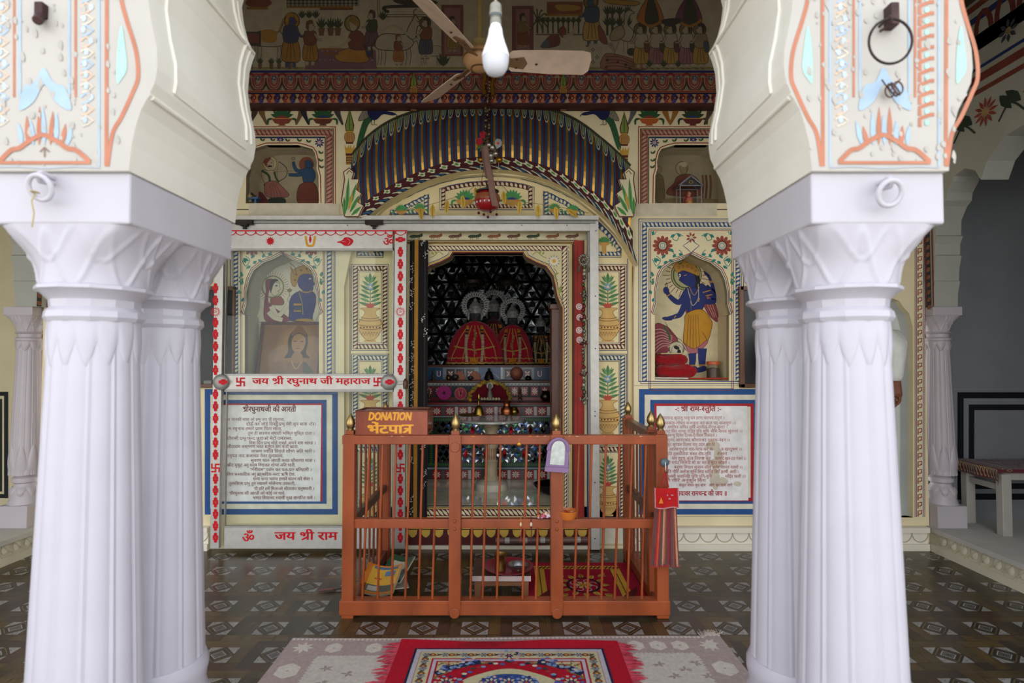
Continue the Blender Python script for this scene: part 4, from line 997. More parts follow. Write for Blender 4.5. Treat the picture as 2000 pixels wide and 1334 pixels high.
def potp(x, y, h): shrub(x, y-h*.4, h*.7); p.poly([(x-h*.2, y-h*.45), (x+h*.2, y-h*.45), (x+h*.13, y), (x-h*.13, y)], '6b4636')
def beast(x, y, k, col='a79a80', face=1, horse=False):
    X = lambda a: x+a*k*face; Y = lambda b: y-b*k
    for a in (-30, -24, 18, 25): p.curve([(X(a), Y(36)), (X(a+2), Y(18)), (X(a-1), Y(0))], 9*k, OUT, 3); p.curve([(X(a), Y(36)), (X(a+2), Y(18)), (X(a-1), Y(0))], 7*k, col, 3)
    p.ob([(X(-36), Y(52)), (X(-20), Y(62)), (X(15), Y(60)), (X(34), Y(66)), (X(36), Y(44)), (X(20), Y(30)), (X(-24), Y(30)), (X(-38), Y(36))], col, OUT, 1.6*k)
    p.ob([(X(22), Y(62)), (X(34), Y(90)), (X(40), Y(98)), (X(46), Y(90)), (X(58), Y(80)), (X(54), Y(74)), (X(44), Y(76)), (X(38), Y(50))], col, OUT, 1.6*k); p.ell(X(45), Y(86), 2*k, 1.6*k, BLK, 6)
    if horse:
        for i in range(5): p.curve([(X(24+i*2), Y(66+i*6)), (X(18+i*2), Y(62+i*6)), (X(14+i*3), Y(54+i*6))], 2*k, '8a6a3a')
        p.curve([(X(46), Y(94)), (X(48), Y(80)), (X(56), Y(76))], 2*k, 'a8742c'); p.blob([(X(-16), Y(64)), (X(10), Y(62)), (X(12), Y(40)), (X(-16), Y(40))], 'a8742c')
    else:
        p.curve([(X(38), Y(97)), (X(36), Y(106)), (X(42), Y(110))], 1.6*k, OUT); p.curve([(X(-37), Y(50)), (X(-46), Y(36)), (X(-44), Y(12))], 2.4*k, OUT)
def swan(x, y, k, face=1):
    X = lambda a: x+a*k*face; Y = lambda b: y-b*k
    for i in range(6): p.leaf((X(-6), Y(30)), (X(-34+i*3), Y(6-i*4+12)), 7*k, 'a89e88', OUT)
    p.ob([(X(-12), Y(34)), (X(14), Y(26)), (X(22), Y(46)), (X(10), Y(62)), (X(16), Y(80)), (X(24), Y(84)), (X(14), Y(90)), (X(4), Y(82)), (X(2), Y(60)), (X(-10), Y(48))], 'aaa08a', OUT, 1.4*k)
    p.ob([(X(-26), Y(30)), (X(-20), Y(50)), (X(-2), Y(58)), (X(4), Y(40)), (X(-10), Y(28))], '9a8a70', OUT, 1.4*k)
    for a in (2, 10): p.line([(X(a), Y(27)), (X(a), Y(4))], 1.6*k, '8a6a3a')
p.rect(85, -60, 1812, 138, 'b5a88e')
p.rect(85, 131, 1812, 135, '8a7f45')
for i, x in enumerate(list(range(110, 470, 36))+list(range(1425, 1800, 36))): z = p.z; man(x, 136, 92+(i*7) % 14, ('6b3a2c', '27375a', '3f5a34', 'a89c86')[i % 4], ('a8823c', '8a5a66', '9c6a26')[i % 3], hal=(None, '6b6038')[i % 2], face=(1, -1)[i % 3 == 0]); p.z = z
for x in range(128, 1800, 36):
    if x < 470 or x > 1410: z = p.z; shrub(x, 134, 20); p.z = z
beast(528, 118, .92, 'a89d86', 1, True); p.rect(480, 62, 510, 90, '3a3430'); p.rect(484, 66, 506, 84, '7a3f3c')
for x in (490, 508, 530, 545, 566): potp(x, 135, 22)
man(568, 134, 106, '27375a', '9c6a26', '2b3d6a', 'a8742c', 1, hat='a8742c')
p.poly([(596, 96), (734, 94), (736, 135), (596, 136)], '71485c')
for k in range(26): p.ell(604+(k*41) % 128, 100+(k*17) % 34, 1.4, 1.4, 'b08a9a', 6)
man(606, 130, 88, '6b3a2c', '9c6a26', 'a89a80', None, 1, hat='6b3a30')
p.ob([(655, 105), (690, 92), (715, 96), (718, 120), (680, 122), (660, 118)], 'a8742c', OUT, 1); p.ob([(685, 64), (700, 60), (712, 72), (714, 96), (686, 96), (680, 80)], '6f3230', OUT, 1); p.ell(688, 46, 16, 17, '2c2a18', 18); p.ell(688, 46, 13.5, 14.5, '8f7a3a', 18); p.ob([(682, 42), (690, 34), (698, 42), (696, 58), (686, 60)], 'ab9c82', OUT, .8); p.blob([(682, 40), (690, 30), (702, 42), (699, 52)], '8c6a2c'); p.curve([(684, 76), (665, 90), (640, 94)], 6, 'ab9c82')
p.rect(625, 94, 668, 99, '8b5a3a'); p.rect(632, 102, 662, 108, '7a4a34'); p.ob([(712, 84), (722, 82), (728, 104), (718, 112)], '27305c', OUT, 1)
for x in (628, 646, 660): potp(x, 70, 34)
man(726, 100, 78, '2b3a26', '5c3f52', 'a89a80', None, -1, hat='4a2f28')
for x in (590, 604, 617): shrub(x, 36, 18)
p.rect(560, 0, 700, 12, '2b2a2a')
for i in range(18):
    for j in range(2): p.poly([(564+i*8, 1+j*6), (568+i*8, 4+j*6), (564+i*8, 7+j*6), (560+i*8, 4+j*6)], '8f8a7c')
p.rect(560, 12, 690, 16, '8a5f26'); p.rect(625, 16, 690, 20, '6b342c'); p.ell(505, 6, 26, 10, '7a3a30', 18); p.rect(482, 14, 524, 19, '8f6426')
p.line([(738, 0), (738, 33), (835, 33)], 2, '6b4a40'); p.line([(742, 0), (742, 29), (835, 29)], 1, OUT)
p.curve([(760, 24), (752, 20), (756, 14), (830, 12)], 6, '20242e'); p.blob([(770, 0), (840, 0), (852, 8), (790, 10)], '2c2522')
beast(772, 128, 1.0, 'aa9f88', 1); beast(842, 128, .62, 'aa9f88', -1); man(778, 128, 60, '6e3a2c', 'a0622c', 'a89a80', None, 1, hat='7a3f38'); man(832, 116, 80, '743f2c', '3a4058', 'a89a80', '5a4a26', -1); p.curve([(800, 70), (770, 50), (745, 62)], 4, 'a79a80')
shrub(866, 130, 30); shrub(748, 40, 20)
p.rect(862, 10, 905, 110, '6b3a34'); p.rect(868, 16, 899, 106, '8a5a5e'); man(884, 104, 70, '6a5030', '8a6a30', '8f7a5a')
p.rect(905, 112, 940, 132, 'b0a48a'); p.line([(905, 112), (1000, 112)], 2, '5a3a30')
for i in range(12): p.leaf((912+i*8, 122), (916+i*8, 114), 3, '2a2f28')
p.rect(1000, 12, 1042, 100, '6b343c'); p.rect(1008, 18, 1034, 98, '8c5c62'); man(1021, 96, 68, '7c6238', '7a3a30', '8f7a5a')
for x in range(1050, 1140, 10): p.line([(x, 66), (x, 34)], 3, '2c3a2a'); shrub(x, 46, 14, '25331f')
p.rect(1046, 67, 1140, 69, '4a2a26'); p.rect(1068, 4, 1138, 28, '7a3f30'); p.rect(1064, 28, 1142, 32, '9a6a2c'); p.blob([(1085, 10), (1095, 22), (1130, 20), (1128, 12)], 'a8803c')
for t in range(9): a = -2.2+t*.55; p.curve([(1050, 40), (1050+14*cos(a), 36+16*sin(a)), (1050+22*cos(a), 42+22*sin(a))], 2.4, '2f331f')
p.ob([(1058, 92), (1072, 72), (1090, 68), (1092, 88), (1068, 94)], '6b2f34', OUT, 1); p.blob([(1055, 92), (1066, 78), (1074, 88), (1066, 94)], '4a5a66'); p.ob([(1092, 60), (1100, 52), (1106, 62), (1098, 74)], '7c3a36', OUT, 1); p.curve([(1100, 72), (1118, 66), (1124, 46)], 5, 'a89a80')
man(1156, 92, 100, '2d4560', 'b08a4a', '2d4a66', '8a6a34', -1, hat='8a6a34'); p.ob([(1168, 50), (1180, 64), (1186, 86), (1172, 80)], '7c4038', OUT, 1)
for x in (1186, 1196, 1210, 1226): p.line([(x, 70), (x, 20)], 4, '2e3c30'); shrub(x, 30, 20); shrub(x, 52, 20)
swan(1216, 106, .95); p.poly([(1150, 86), (1176, 86), (1176, 132), (1150, 132)], 'aa9f88')
for x, y in ((1158, 98), (1166, 112), (1158, 122)): p.flower(x, y, 4, 4, '4a3a30', 'aa9f88')
p.ob([(1178, 136), (1180, 108), (1200, 106), (1240, 118), (1262, 136)], '8f5f50', OUT, 1)
for a in range(4): p.curve([(1182, 112+a*6), (1210, 112+a*6), (1240, 124+a*4)], 1.6, '4a2a26')
for x, y in ((1186, 118), (1206, 122), (1222, 127), (1184, 132), (1230, 134)): p.ell(x, y, 3, 3, '2a2026', 8)
p.ell(1233, 102, 9, 8, '1f222c', 12)
for i, (x, c, wv) in enumerate(((1252, 'a89c86', 'a8823c'), (1282, 'a89c86', '8a5a66'), (1310, 'a89c86', 'a8823c'), (1341, 'a89c86', '8a5a66'), (1368, '8c7a60', 'a8823c'))):
    man(x, 136, 88, c, wv, 'a5967c', '6b6038', -1); p.ob([(x+6, 84), (x+14, 82), (x+16, 100), (x+8, 102)], ('6b342c', '2f3a2a', '5a2f3c', '2a2f2a', '3a4a5c')[i], OUT, 1)
for x in (1268, 1296, 1324): shrub(x, 132, 16)
for x, c in ((1270, 'a8622c'), (1345, '6b3052')):
    p.ob([(x-8, 0), (x+10, 0), (x+26, 40), (x+10, 50), (x-14, 48), (x-26, 36)], c, OUT, 1.2); p.ob([(x-4, 0), (x+6, 0), (x+16, 42), (x-10, 44)], '23302a', OUT, 1); p.curve([(x-26, 38), (x, 52), (x+26, 40)], 5, '9c6a26')
p.ob([(1180, 0), (1245, 4), (1238, 12), (1190, 8)], 'a8803c', OUT, 1); p.blob([(1292, 40), (1320, 36), (1332, 42), (1312, 52), (1298, 50)], '23262e')
p.c = [mixc(c, '6f6450', .3) for c in p.c]
painting('mural', p, 'long dim mural of court scenes, horse, cow and musicians above the cornice')
# --- painted flower bands of the side walls (seen steeply)
for s, xi in ((1, XR-.001), (-1, XL+.001)):
    p = Pt(lambda y, z: (xi, max(y, 2.02), z), (-s, 0, 0))
    p.rect(1.5, 3.52, 3.95, 4.1, '4a4334'); p.rect(1.5, 3.0, 3.95, 3.05, '7a3f34'); p.rect(1.5, 3.08, 3.95, 3.1, NAV); p.rect(1.5, 3.46, 3.95, 3.5, '7a3f34'); p.rect(1.5, 3.38, 3.95, 3.42, NAV); p.rect(1.5, 2.93, 3.95, 2.96, '7a3f34')
    for i in range(16): p.arc(1.6+i*.15, 3.3, .055, .12, 0, 180, .035, '6b3430', 8)
    for i in range(7):
        y = 1.7+i*.34; p.flower(y, 2.8, .09, 12, '8e3f33', 'a88a5a'); p.leaf((y+.1, 2.76), (y+.2, 2.86), .06, '2c3a30'); p.leaf((y+.24, 2.85), (y+.16, 2.74), .06, '2c3a30'); p.curve([(y+.08, 2.7), (y+.17, 2.78), (y+.25, 2.7)], .012, '2c3a30')
        p.flower(y+.17, 3.2, .07, 8, '3a3f4a', '8a7a5a')
    for y0 in (3.86, 3.93): p.line([(y0, 1.66), (y0, 2.93)], .012, '7a2f2a')
    strip(p, (3.88, 1.66), (3.88, 2.9), -.04 if s > 0 else .04, '33353a', '8a5a40', .05)
    painting('side_frieze', p, 'painted flower frieze over the right side arcade' if s > 0 else 'painted flower frieze over the left side arcade', 'mural')
# narrow red ladder-pattern border at the right end of the back wall
p = Pt(W); p.line([(1787, 470), (1787, 1010)], 1.2, '9c3a35'); p.line([(1790, 470), (1790, 1010)], 1.4, '2a5590'); p.line([(1803, 470), (1803, 1010)], 1.4, '2a5590'); p.line([(1806, 470), (1806, 1010)], 1.2, '9c3a35')
z = p.z
for i in range(34): p.z = z; y = 470+i*16; p.line([(1793, y+11), (1793, y), (1800, y-1), (1800, y+5), (1795, y+7)], 2.2, '9c3a35')
o = build('trim_19', p, M_PAINT, normals=False); tag(o, None, 'trim', kind='structure')
# --- faded painted faces of the front brackets
for i, (xa, xb) in enumerate(PIL):
    p = Pt(lambda x, y: P(x, y, YF), z0=.001)
    cx = 1727 if i else 88; RB, BW, LT = 'b87a60', 'a3bbd0', 'a9d2c6'
    f = lambda x: cx+(x-1727)
    random.seed(31+i)
    for s in (-1, 1):
        X = lambda d: cx+s*d
        if i == 0 and s == -1 and False: continue
        p.line([(X(120), 325), (X(121), 0), (X(121), -40)], 7, RB)
        p.curve([(X(122), 325), (X(132), 262), (X(150), 228), (X(172), 180), (X(182), 150), (X(178), 100), (X(160), 40), (X(150), 0), (X(150), -40)], 8, RB)
        p.blob([(X(140), 160), (X(142), 90), (X(150), 50), (X(158), 100), (X(160), 135), (X(150), 155)], LT)
        for d, w_, c in ((106, 4, BW), (60, 4.5, RB), (48, 4, BW)): p.line([(X(d), -40), (X(d), 190 if d < 100 else 325)], w_, c)
        for k in range(13):
            y = -30+k*22; x = X(83)
            if i == 0 or s < 0: p.line([(x-13, y), (x-2, y-8), (x+12, y+2), (x+2, y+9), (x-10, y+13)], 4, ('cfc6b4', BW, 'd8b9a0')[k % 3]); p.ell(x+random.uniform(-8, 8), y, 5, 7, 'b9c6d2', 8)
            else: p.line([(x-14, y+14), (x-14, y-2), (x+6, y-10), (x+14, y-10)], 7, RB); p.ell(x, y+6, 5, 6, LT, 8)
    for a in range(-4, 5):
        h = 60-abs(a)*7; p.leaf((cx+a*11, 285), (cx+a*13+random.uniform(-4, 4), 285-h-random.uniform(0, 25)), 10, RB if a % 2 else BW); 
    p.blob([(cx-50, 215), (cx-40, 170), (cx-18, 160), (cx-2, 132), (cx+16, 160), (cx+40, 172), (cx+52, 215), (cx+22, 200), (cx, 165), (cx-22, 200)], BW)
    for k in range(90): x = cx+random.uniform(-150, 150); y = random.uniform(-20, 322); r = random.uniform(1.5, 5); p.blob([(x-r, y), (x-r*.2, y-r*random.uniform(1, 3)), (x+r, y-r*.4), (x+r*.7, y+r*random.uniform(1, 3)), (x-r*.5, y+r)], 'b4b0a8', 3)
    p.curve([(cx-88, 316), (cx-66, 294), (cx-50, 290), (cx-30, 276), (cx-4, 264), (cx+24, 276), (cx+44, 290), (cx+62, 294), (cx+88, 316)], 9, RB); p.line([(cx-90, 318), (cx+90, 318)], 6, RB); p.curve([(cx-108, 328), (cx-60, 326), (cx, 329), (cx+60, 326), (cx+108, 328)], 2, 'a8b2c0')
    if i == 0: p.line([(cx, 307), (cx, 290)], 2.5, '8a6a5c'); p.line([(cx-9, 297), (cx, 288), (cx+9, 297)], 2.5, '8a6a5c')
    o = build('trim_20' if i else 'trim_21', p, M_PAINT, normals=False); tag(o, None, 'trim', kind='structure')
random.seed(5)
# ======================================================= painted text boards
def board(name, label, x0, y0, x1, y1, lines, title, tx, col, edge):
    T = thing(name, label, 'text board', W((x0+x1)/2, y1))
    m = MB('dcd7d0'); a, b = W(x0, y0), W(x1, y1); m.box(a.x, b.x, YW-.006, YW+.01, b.z, a.z, 'f4f0ec'); build('panel', m, M_PAINT, T)
    p = Pt(lambda x, y: P(x, y, YW-.0065))
    text(p, title[0], title[1], title[2], title[3], col, .03, width=title[4])
    for s, xa, xb, y in lines: text(p, s, xa, y, 5.4, tx, .014, width=xb-xa)
    o = build('lettering', p, M_PAINT, T, normals=False); o['label'] = 'dark red lettering'
A = [('जय जानकी नाथा ओ प्रभु जय श्री रघुनाथा,', 439, 556, 822), ('दोऊँ कर जोड़े विनहुँ प्रभु मेरी सुन बाता ।टेर।', 481, 617, 831), ('तुम रघुनाथ हमारे प्राण पिता माता,', 441, 551, 840), ('तुम ही सज्जन संघाती भक्ति मुक्ति दाता ।', 484, 615, 849), ('चौरासी प्रभु फन्द छुड़ाओ मेटो यमत्रासा,', 443, 571, 859), ('निस दिन प्रभु मोहे राखो अपने संग साथा ।', 486, 617, 868), ('सीताराम लक्ष्मण भरत शत्रुघ्न संग चारों भ्राता,', 444, 583, 875), ('जगमग ज्योति विराजे शोभा अति भारी ।', 490, 615, 884), ('हनुमत नाद बजावत नेवर ठुमकाता,', 443, 554, 893), ('सुवरण थाल आरती करत कौशल्या माता ।', 490, 616, 902), ('क्रीट मुकुट अरु धनुष विराजत शोभा अति भारी,', 444, 577, 911), ('"मनीराम" दर्शन कर पल-पल बलिहारी ।', 488, 609, 920), ('शिव सनकादिक अरु ब्रह्मादिक नारद ऋषि देवा,', 444, 577, 929), ('धन्य धन्य भाग्य हमारे संतन की सेवा ।', 494, 611, 938), ('तुलसीराम प्रभु तुम रखवारे भोलेनाथ उपकारी,', 447, 577, 947), ('श्री हरि हमें मिलाओ सीताराम धनुषधारी ।', 496, 614, 957), ('श्रीरघुनाथ की आरती जो कोई नर गावे,', 448, 557, 966), ('भणत शिवानंद स्वामी सुख सम्पत्ति पावे ।', 494, 616, 975)]
board('text_board', 'white board of dark red verse lines behind the sliding glass door', 434, 791, 626, 979, A, ('श्रीरघुनाथजी की आरती', 474, 804, 9.5, 104), '7d2a2c', '6d1a20', None)
B = [('श्री रामचन्द्र कृपालु भजु मन हरण भवभय दारुणं ।', 1284, 1415, 819), ('नवकंज-लोचन कंजमुख कर कंज पद कंजारुणं ।।', 1296, 1437, 829), ('कंदर्प अगणित अमित छबि नवनील-नीरज-सुन्दरं ।', 1286, 1421, 837), ('पट पीत मानहु तड़ित रुचि शुचि नौमि जनक सुतावरं ।।', 1300, 1450, 845), ('भजु दीनबन्धु दिनेश दानव-दैत्यवंश निकंदनं ।', 1284, 1400, 853), ('रघुनंद आनंदकंद कौशलचंद दशरथ-नंदनं ।।', 1300, 1426, 862), ('सिर मुकुट कुण्डल तिलक चारु उदार अंग वि', 1286, 1396, 871), ('आजानुभुज शर-चाप-धर सं', 1306, 1392, 880), ('त-खरदूषणं ।।', 1408, 1449, 880), ('इति वदति तुलसीदास शंकर शेष-मुनि', 1284, 1388, 889), ('रंजनं', 1400, 1420, 889), ('मम हृदय-कंज निवास कुरु', 1312, 1388, 898), ('कामादि खल-दल गंजनं ।।', 1396, 1457, 898), ('मनु जाहि राचेउ मिलिहि सो बर सहज सुंदर साँवरो ।', 1284, 1425, 906), ('करुणा निधान सुजान सीलु सनेह जानत रावरो ।।', 1316, 1450, 915), ('एहि भाँति गौरि असीस सुनि सिय सहित हियँ हरषीं अली ।', 1284, 1443, 924), ('तुलसी भवानिहि पूजि पुनि-पुनि', 1302, 1390, 933), ('मंदिर चली ।।', 1416, 1456, 933), ('जानि गौरि अनुकूल सिय', 1290, 1378, 941), ('मंजुल मंगल मूल बाम', 1326, 1378, 950), ('अंग फरकन लगे', 1384, 1430, 950)]
board('text_board', 'white board of faded red verse lines with a red edge on the right wall', 1282, 793, 1461, 977, B, ('-: श्री राम-स्तुति :-', 1318, 803, 9, 91), 'b25c52', 'a02a2a', None)
p = Pt(lambda x, y: P(x, y, YW-.0068))
BT = [o for o in bpy.data.objects if o.name.startswith('text_board')][-1]
text(p, 'सियावर रामचन्द्र की जय ॥', 1319, 968, 8.5, 'b0303a', .03, width=101)
build('closing_line', p, M_PAINT, BT, normals=False)
p = Pt(lambda x, y: P(x, y, YW-.0062))     # flaked patches
for x, y, a, b in ((1392, 870, 14, 10), (1402, 888, 8, 16), (1398, 905, 16, 9), (1396, 935, 10, 22), (1412, 940, 10, 8), (1440, 945, 8, 5)): p.blob([(x-a, y), (x-a*.3, y-b), (x+a*.6, y-b*.7), (x+a, y+b*.1), (x+a*.3, y+b), (x-a*.6, y+b*.6)], 'd3cab4')
build('flaked_paint', p, M_PAINT, BT, normals=False)
# ======================================================= the sanctum behind the doorway
ZF = P(955, 985, 4.06).z                                 # its floor
SX0, SX1, YB2, ZC = -1.0, .75, 5.95, 2.42
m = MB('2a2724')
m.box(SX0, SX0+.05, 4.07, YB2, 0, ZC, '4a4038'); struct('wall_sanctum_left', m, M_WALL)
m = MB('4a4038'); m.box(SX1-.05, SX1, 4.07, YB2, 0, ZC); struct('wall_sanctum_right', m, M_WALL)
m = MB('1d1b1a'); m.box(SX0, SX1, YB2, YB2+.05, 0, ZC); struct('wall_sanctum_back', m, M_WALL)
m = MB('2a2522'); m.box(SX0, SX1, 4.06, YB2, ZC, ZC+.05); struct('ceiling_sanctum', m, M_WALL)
m = MB('e6e0c2'); m.box(SX0, SX1, 4.0, 4.95, 0, ZF); o = struct('floor_sanctum', m, mat('polished_marble', .1, nscale=5, namt=.35, spec=.9, coat=.6))
# mirror mosaic on the back wall: triangles of mirror between dark wooden laths
m = MB('9aa0a4'); f = MB('0d0b0a')
s = .21; h = s*sqrt(3)/2; rng = random.Random(3)
for r in range(8):
    for c in range(-1, 10):
        z0 = 1.2+r*h; x0 = SX0+.05+c*s+(r % 2)*s/2
        for tri in (((x0, z0), (x0+s, z0), (x0+s/2, z0+h)), ((x0+s, z0), (x0+1.5*s, z0+h), (x0+s/2, z0+h))):
            gx = sum(t[0] for t in tri)/3; gz = sum(t[1] for t in tri)/3
            if gx < SX0+.08 or gx > SX1-.08 or gz > ZC-.05: continue
            tl = (rng.uniform(-.06, .06), rng.uniform(-.06, .06))
            V = [Vector((gx+(x-gx)*.74, YB2-.012, gz+(z-gz)*.74)) for x, z in tri]; M3 = [V[0].lerp(V[1], .5), V[1].lerp(V[2], .5), V[2].lerp(V[0], .5)]
            for q in ((V[0], M3[0], M3[2]), (V[1], M3[1], M3[0]), (V[2], M3[2], M3[1])):
                g3 = (q[0]+q[1]+q[2])/3
                for t in range(3):
                    a3, b3 = q[t], q[(t+1) % 3]; tl = (rng.uniform(-.25, .25), rng.uniform(-.3, .2)); w3 = [a3, a3.lerp(b3, .82), a3.lerp(b3, .4).lerp(g3, .85)]; c3 = (w3[0]+w3[1]+w3[2])/3
                    m.add([v+Vector((0, tl[0]*(v.x-c3.x)+tl[1]*(v.z-c3.z)-.004, 0)) for v in w3], [(0, 1, 2)], jit('7d8386', .5))
        f.bar((x0, YB2-.02, z0), (x0+s, YB2-.02, z0), .028, .02); f.bar((x0, YB2-.02, z0), (x0+s/2, YB2-.02, z0+h), .028, .02); f.bar((x0+s, YB2-.02, z0), (x0+s/2, YB2-.02, z0+h), .028, .02)
T = thing('mirror_mosaic', 'dark mirror mosaic of triangles behind the dressed figures', 'mosaic', (AX, YB2, 1.2))
build('mirror_piece', m, mat('old_mirror', .3, .9, nscale=20, namt=.3), T, normals=False)['kind'] = 'stuff'; build('lattice', f, mat('black_lath', .8, spec=.15), T)
# stepped altar
T = thing('altar', 'stepped wooden altar faced with red tiles and mirror mosaic', 'altar', (AX, 4.95, ZF))
Q = lambda Y: (lambda x, y: P(x, y, Y))
Z1, Z2, Z3 = P(955, 786, 4.9).z, P(955, 743, 5.05).z, P(955, 713, 5.2).z
lv = [(4.90, ZF, Z1), (5.05, Z1, Z2), (5.20, Z2, Z3)]
for i, (y, za, zb) in enumerate(lv):
    m = MB('2b3236'); m.box(SX0+.06, SX1-.06, y, 5.9, za, zb-.018); build('riser', m, M_STONE, T)
    m = MB('5a2f1f' if i != 0 else '7a2a26'); m.box(SX0+.06, SX1-.06, y-.025, 5.9, zb-.018, zb); o = build('shelf', m, M_WOOD, T, bevel=.003)
def tile(p, x, y, w, h, bgc, k=0):
    p.rect(x-w/2, y-h/2, x+w/2, y+h/2, bgc)
    for a in range(8):
        t = a*pi/4; p.leaf((x+w*.1*cos(t), y+h*.1*sin(t)), (x+w*.44*cos(t)*(1 if a % 2 == 0 else 1.05), y+h*.44*sin(t)), w*.14, 'd9d2c0')
    p.ell(x, y, w*.1, h*.1, 'd9d2c0', 8); p.ell(x, y, w*.05, h*.05, bgc, 6)
p = Pt(Q(4.899))
for yy, n0 in ((803, 0), (927, 1)):
    z = p.z
    for i in range(10):
        p.z = z; x = 853+i*25.7; tile(p, x, yy, 19, 17, '8c0f18'); p.rect(x+9.8, yy-8.5, x+15.8, yy+8.5, 'b9bcb8' if i % 3 else '4a4f50')
    p.rect(835, yy-14, 1085, yy-10.5, '7f8c90'); p.rect(835, yy+9.5, 1085, yy+12, '8d928f')
p.rect(836, 815, 1084, 912, '1c2424')
for x in range(838, 1082, 4):
    for y in (817, 905): p.rect(x, y, x+2, y+5, '2f7d34')
for y in range(820, 906, 4):
    for x in (840, 1075): p.rect(x, y, x+5, y+2, '2f7d34')
build('tile_facing', p, M_GLOSS, T, normals=False)
mm = Pt(Q(4.8975)); rng = random.Random(9); z = mm.z
k = 13.
for r in range(7):
    for c in range(18):
        mm.z = z; x = 853+c*k*.97+(r % 2)*k*.5; y = 829+r*11.5
        if x > 1068: continue
        for j, tr in enumerate((((-6, 0), (0, -6), (0, 0)), ((0, -6), (6, 0), (0, 0)), ((6, 0), (0, 6), (0, 0)), ((0, 6), (-6, 0), (0, 0)))):
            n = mm.n; ang = rng.choice((-.25, -.1, .05, .15, .3))
            base = [mm.at((x+a, y+b)) for a, b in tr]; off = [Vector((0, -.0005+ang*.004*((a+b)/6), 0)) for a, b in tr]
            col = rng.choice(('c9cdd0', '2c4a86', '8f9699', '24602f', '33405f', 'd9dcdc', '4d5c66', '1f2a30'))
            mm.add([b+o for b, o in zip(base, off)], [(0, 1, 2)], col)
        if (c+r) % 3 == 0 and r % 2: mm.z = z+.0015; mm.poly([(x, y-9), (x+4.5, y), (x, y+9), (x-4.5, y)], '8c1420')
o = build('mirror_mosaic', mm, M_MIRROR, T, normals=False); o['label'] = 'blue, green and red mirror pieces'; o['kind'] = 'stuff'
p = Pt(Q(5.048)); z = p.z
p.rect(835, 748, 1085, 753, 'a9aaa4')
for x in list(range(838, 880, 18))+[990, 1005, 1024, 1044, 1064, 1080]: p.z = z+.0001; tile(p, x, 764, 14, 17, '8c0f18')
for x in range(836, 1084, 7): p.z = z+.0003; p.poly([(x, 752), (x+3, 749), (x+5, 752), (x+3, 755)], '6a6f70')
p.rect(835, 776, 1085, 782, '7a1f24'); build('tile_facing', p, M_GLOSS, T, normals=False)
p = Pt(Q(5.198))
p.rect(835, 717, 1085, 741, '8a9296'); p.rect(834, 718, 865, 742, '2b4d70'); p.rect(935, 718, 978, 742, '2b5580'); p.rect(1043, 718, 1075, 742, '223c58'); p.rect(978, 717, 982, 740, 'd9dadb')
for x in (880, 899, 918, 994, 1010, 1030):
    z = p.z; p.rect(x-8, 721, x+8, 740, '14181b')
    for a in range(8): t = a*pi/4; p.leaf((x, 730), (x+7*cos(t), 730+8*sin(t)), 3, 'd9d4c8' if a % 2 else '8a2a2a')
for x in (857, 1054): p.curve([(x-3, 724), (x-3, 733), (x, 735), (x+3, 733), (x+3, 724)], 1.3, 'e0ddd0'); p.line([(x, 726), (x, 733)], 1.2, 'b02a2a')
p.curve([(938, 739), (950, 730), (957, 728)], 1, 'c9c19a'); p.curve([(957, 728), (966, 731), (975, 739)], 1, 'c9c19a')
build('tile_facing', p, M_GLOSS, T, normals=False)
M_SILVER = mat('beaten_silver', .55, .35, nscale=60, namt=.4, bump=.5, bscale=160)
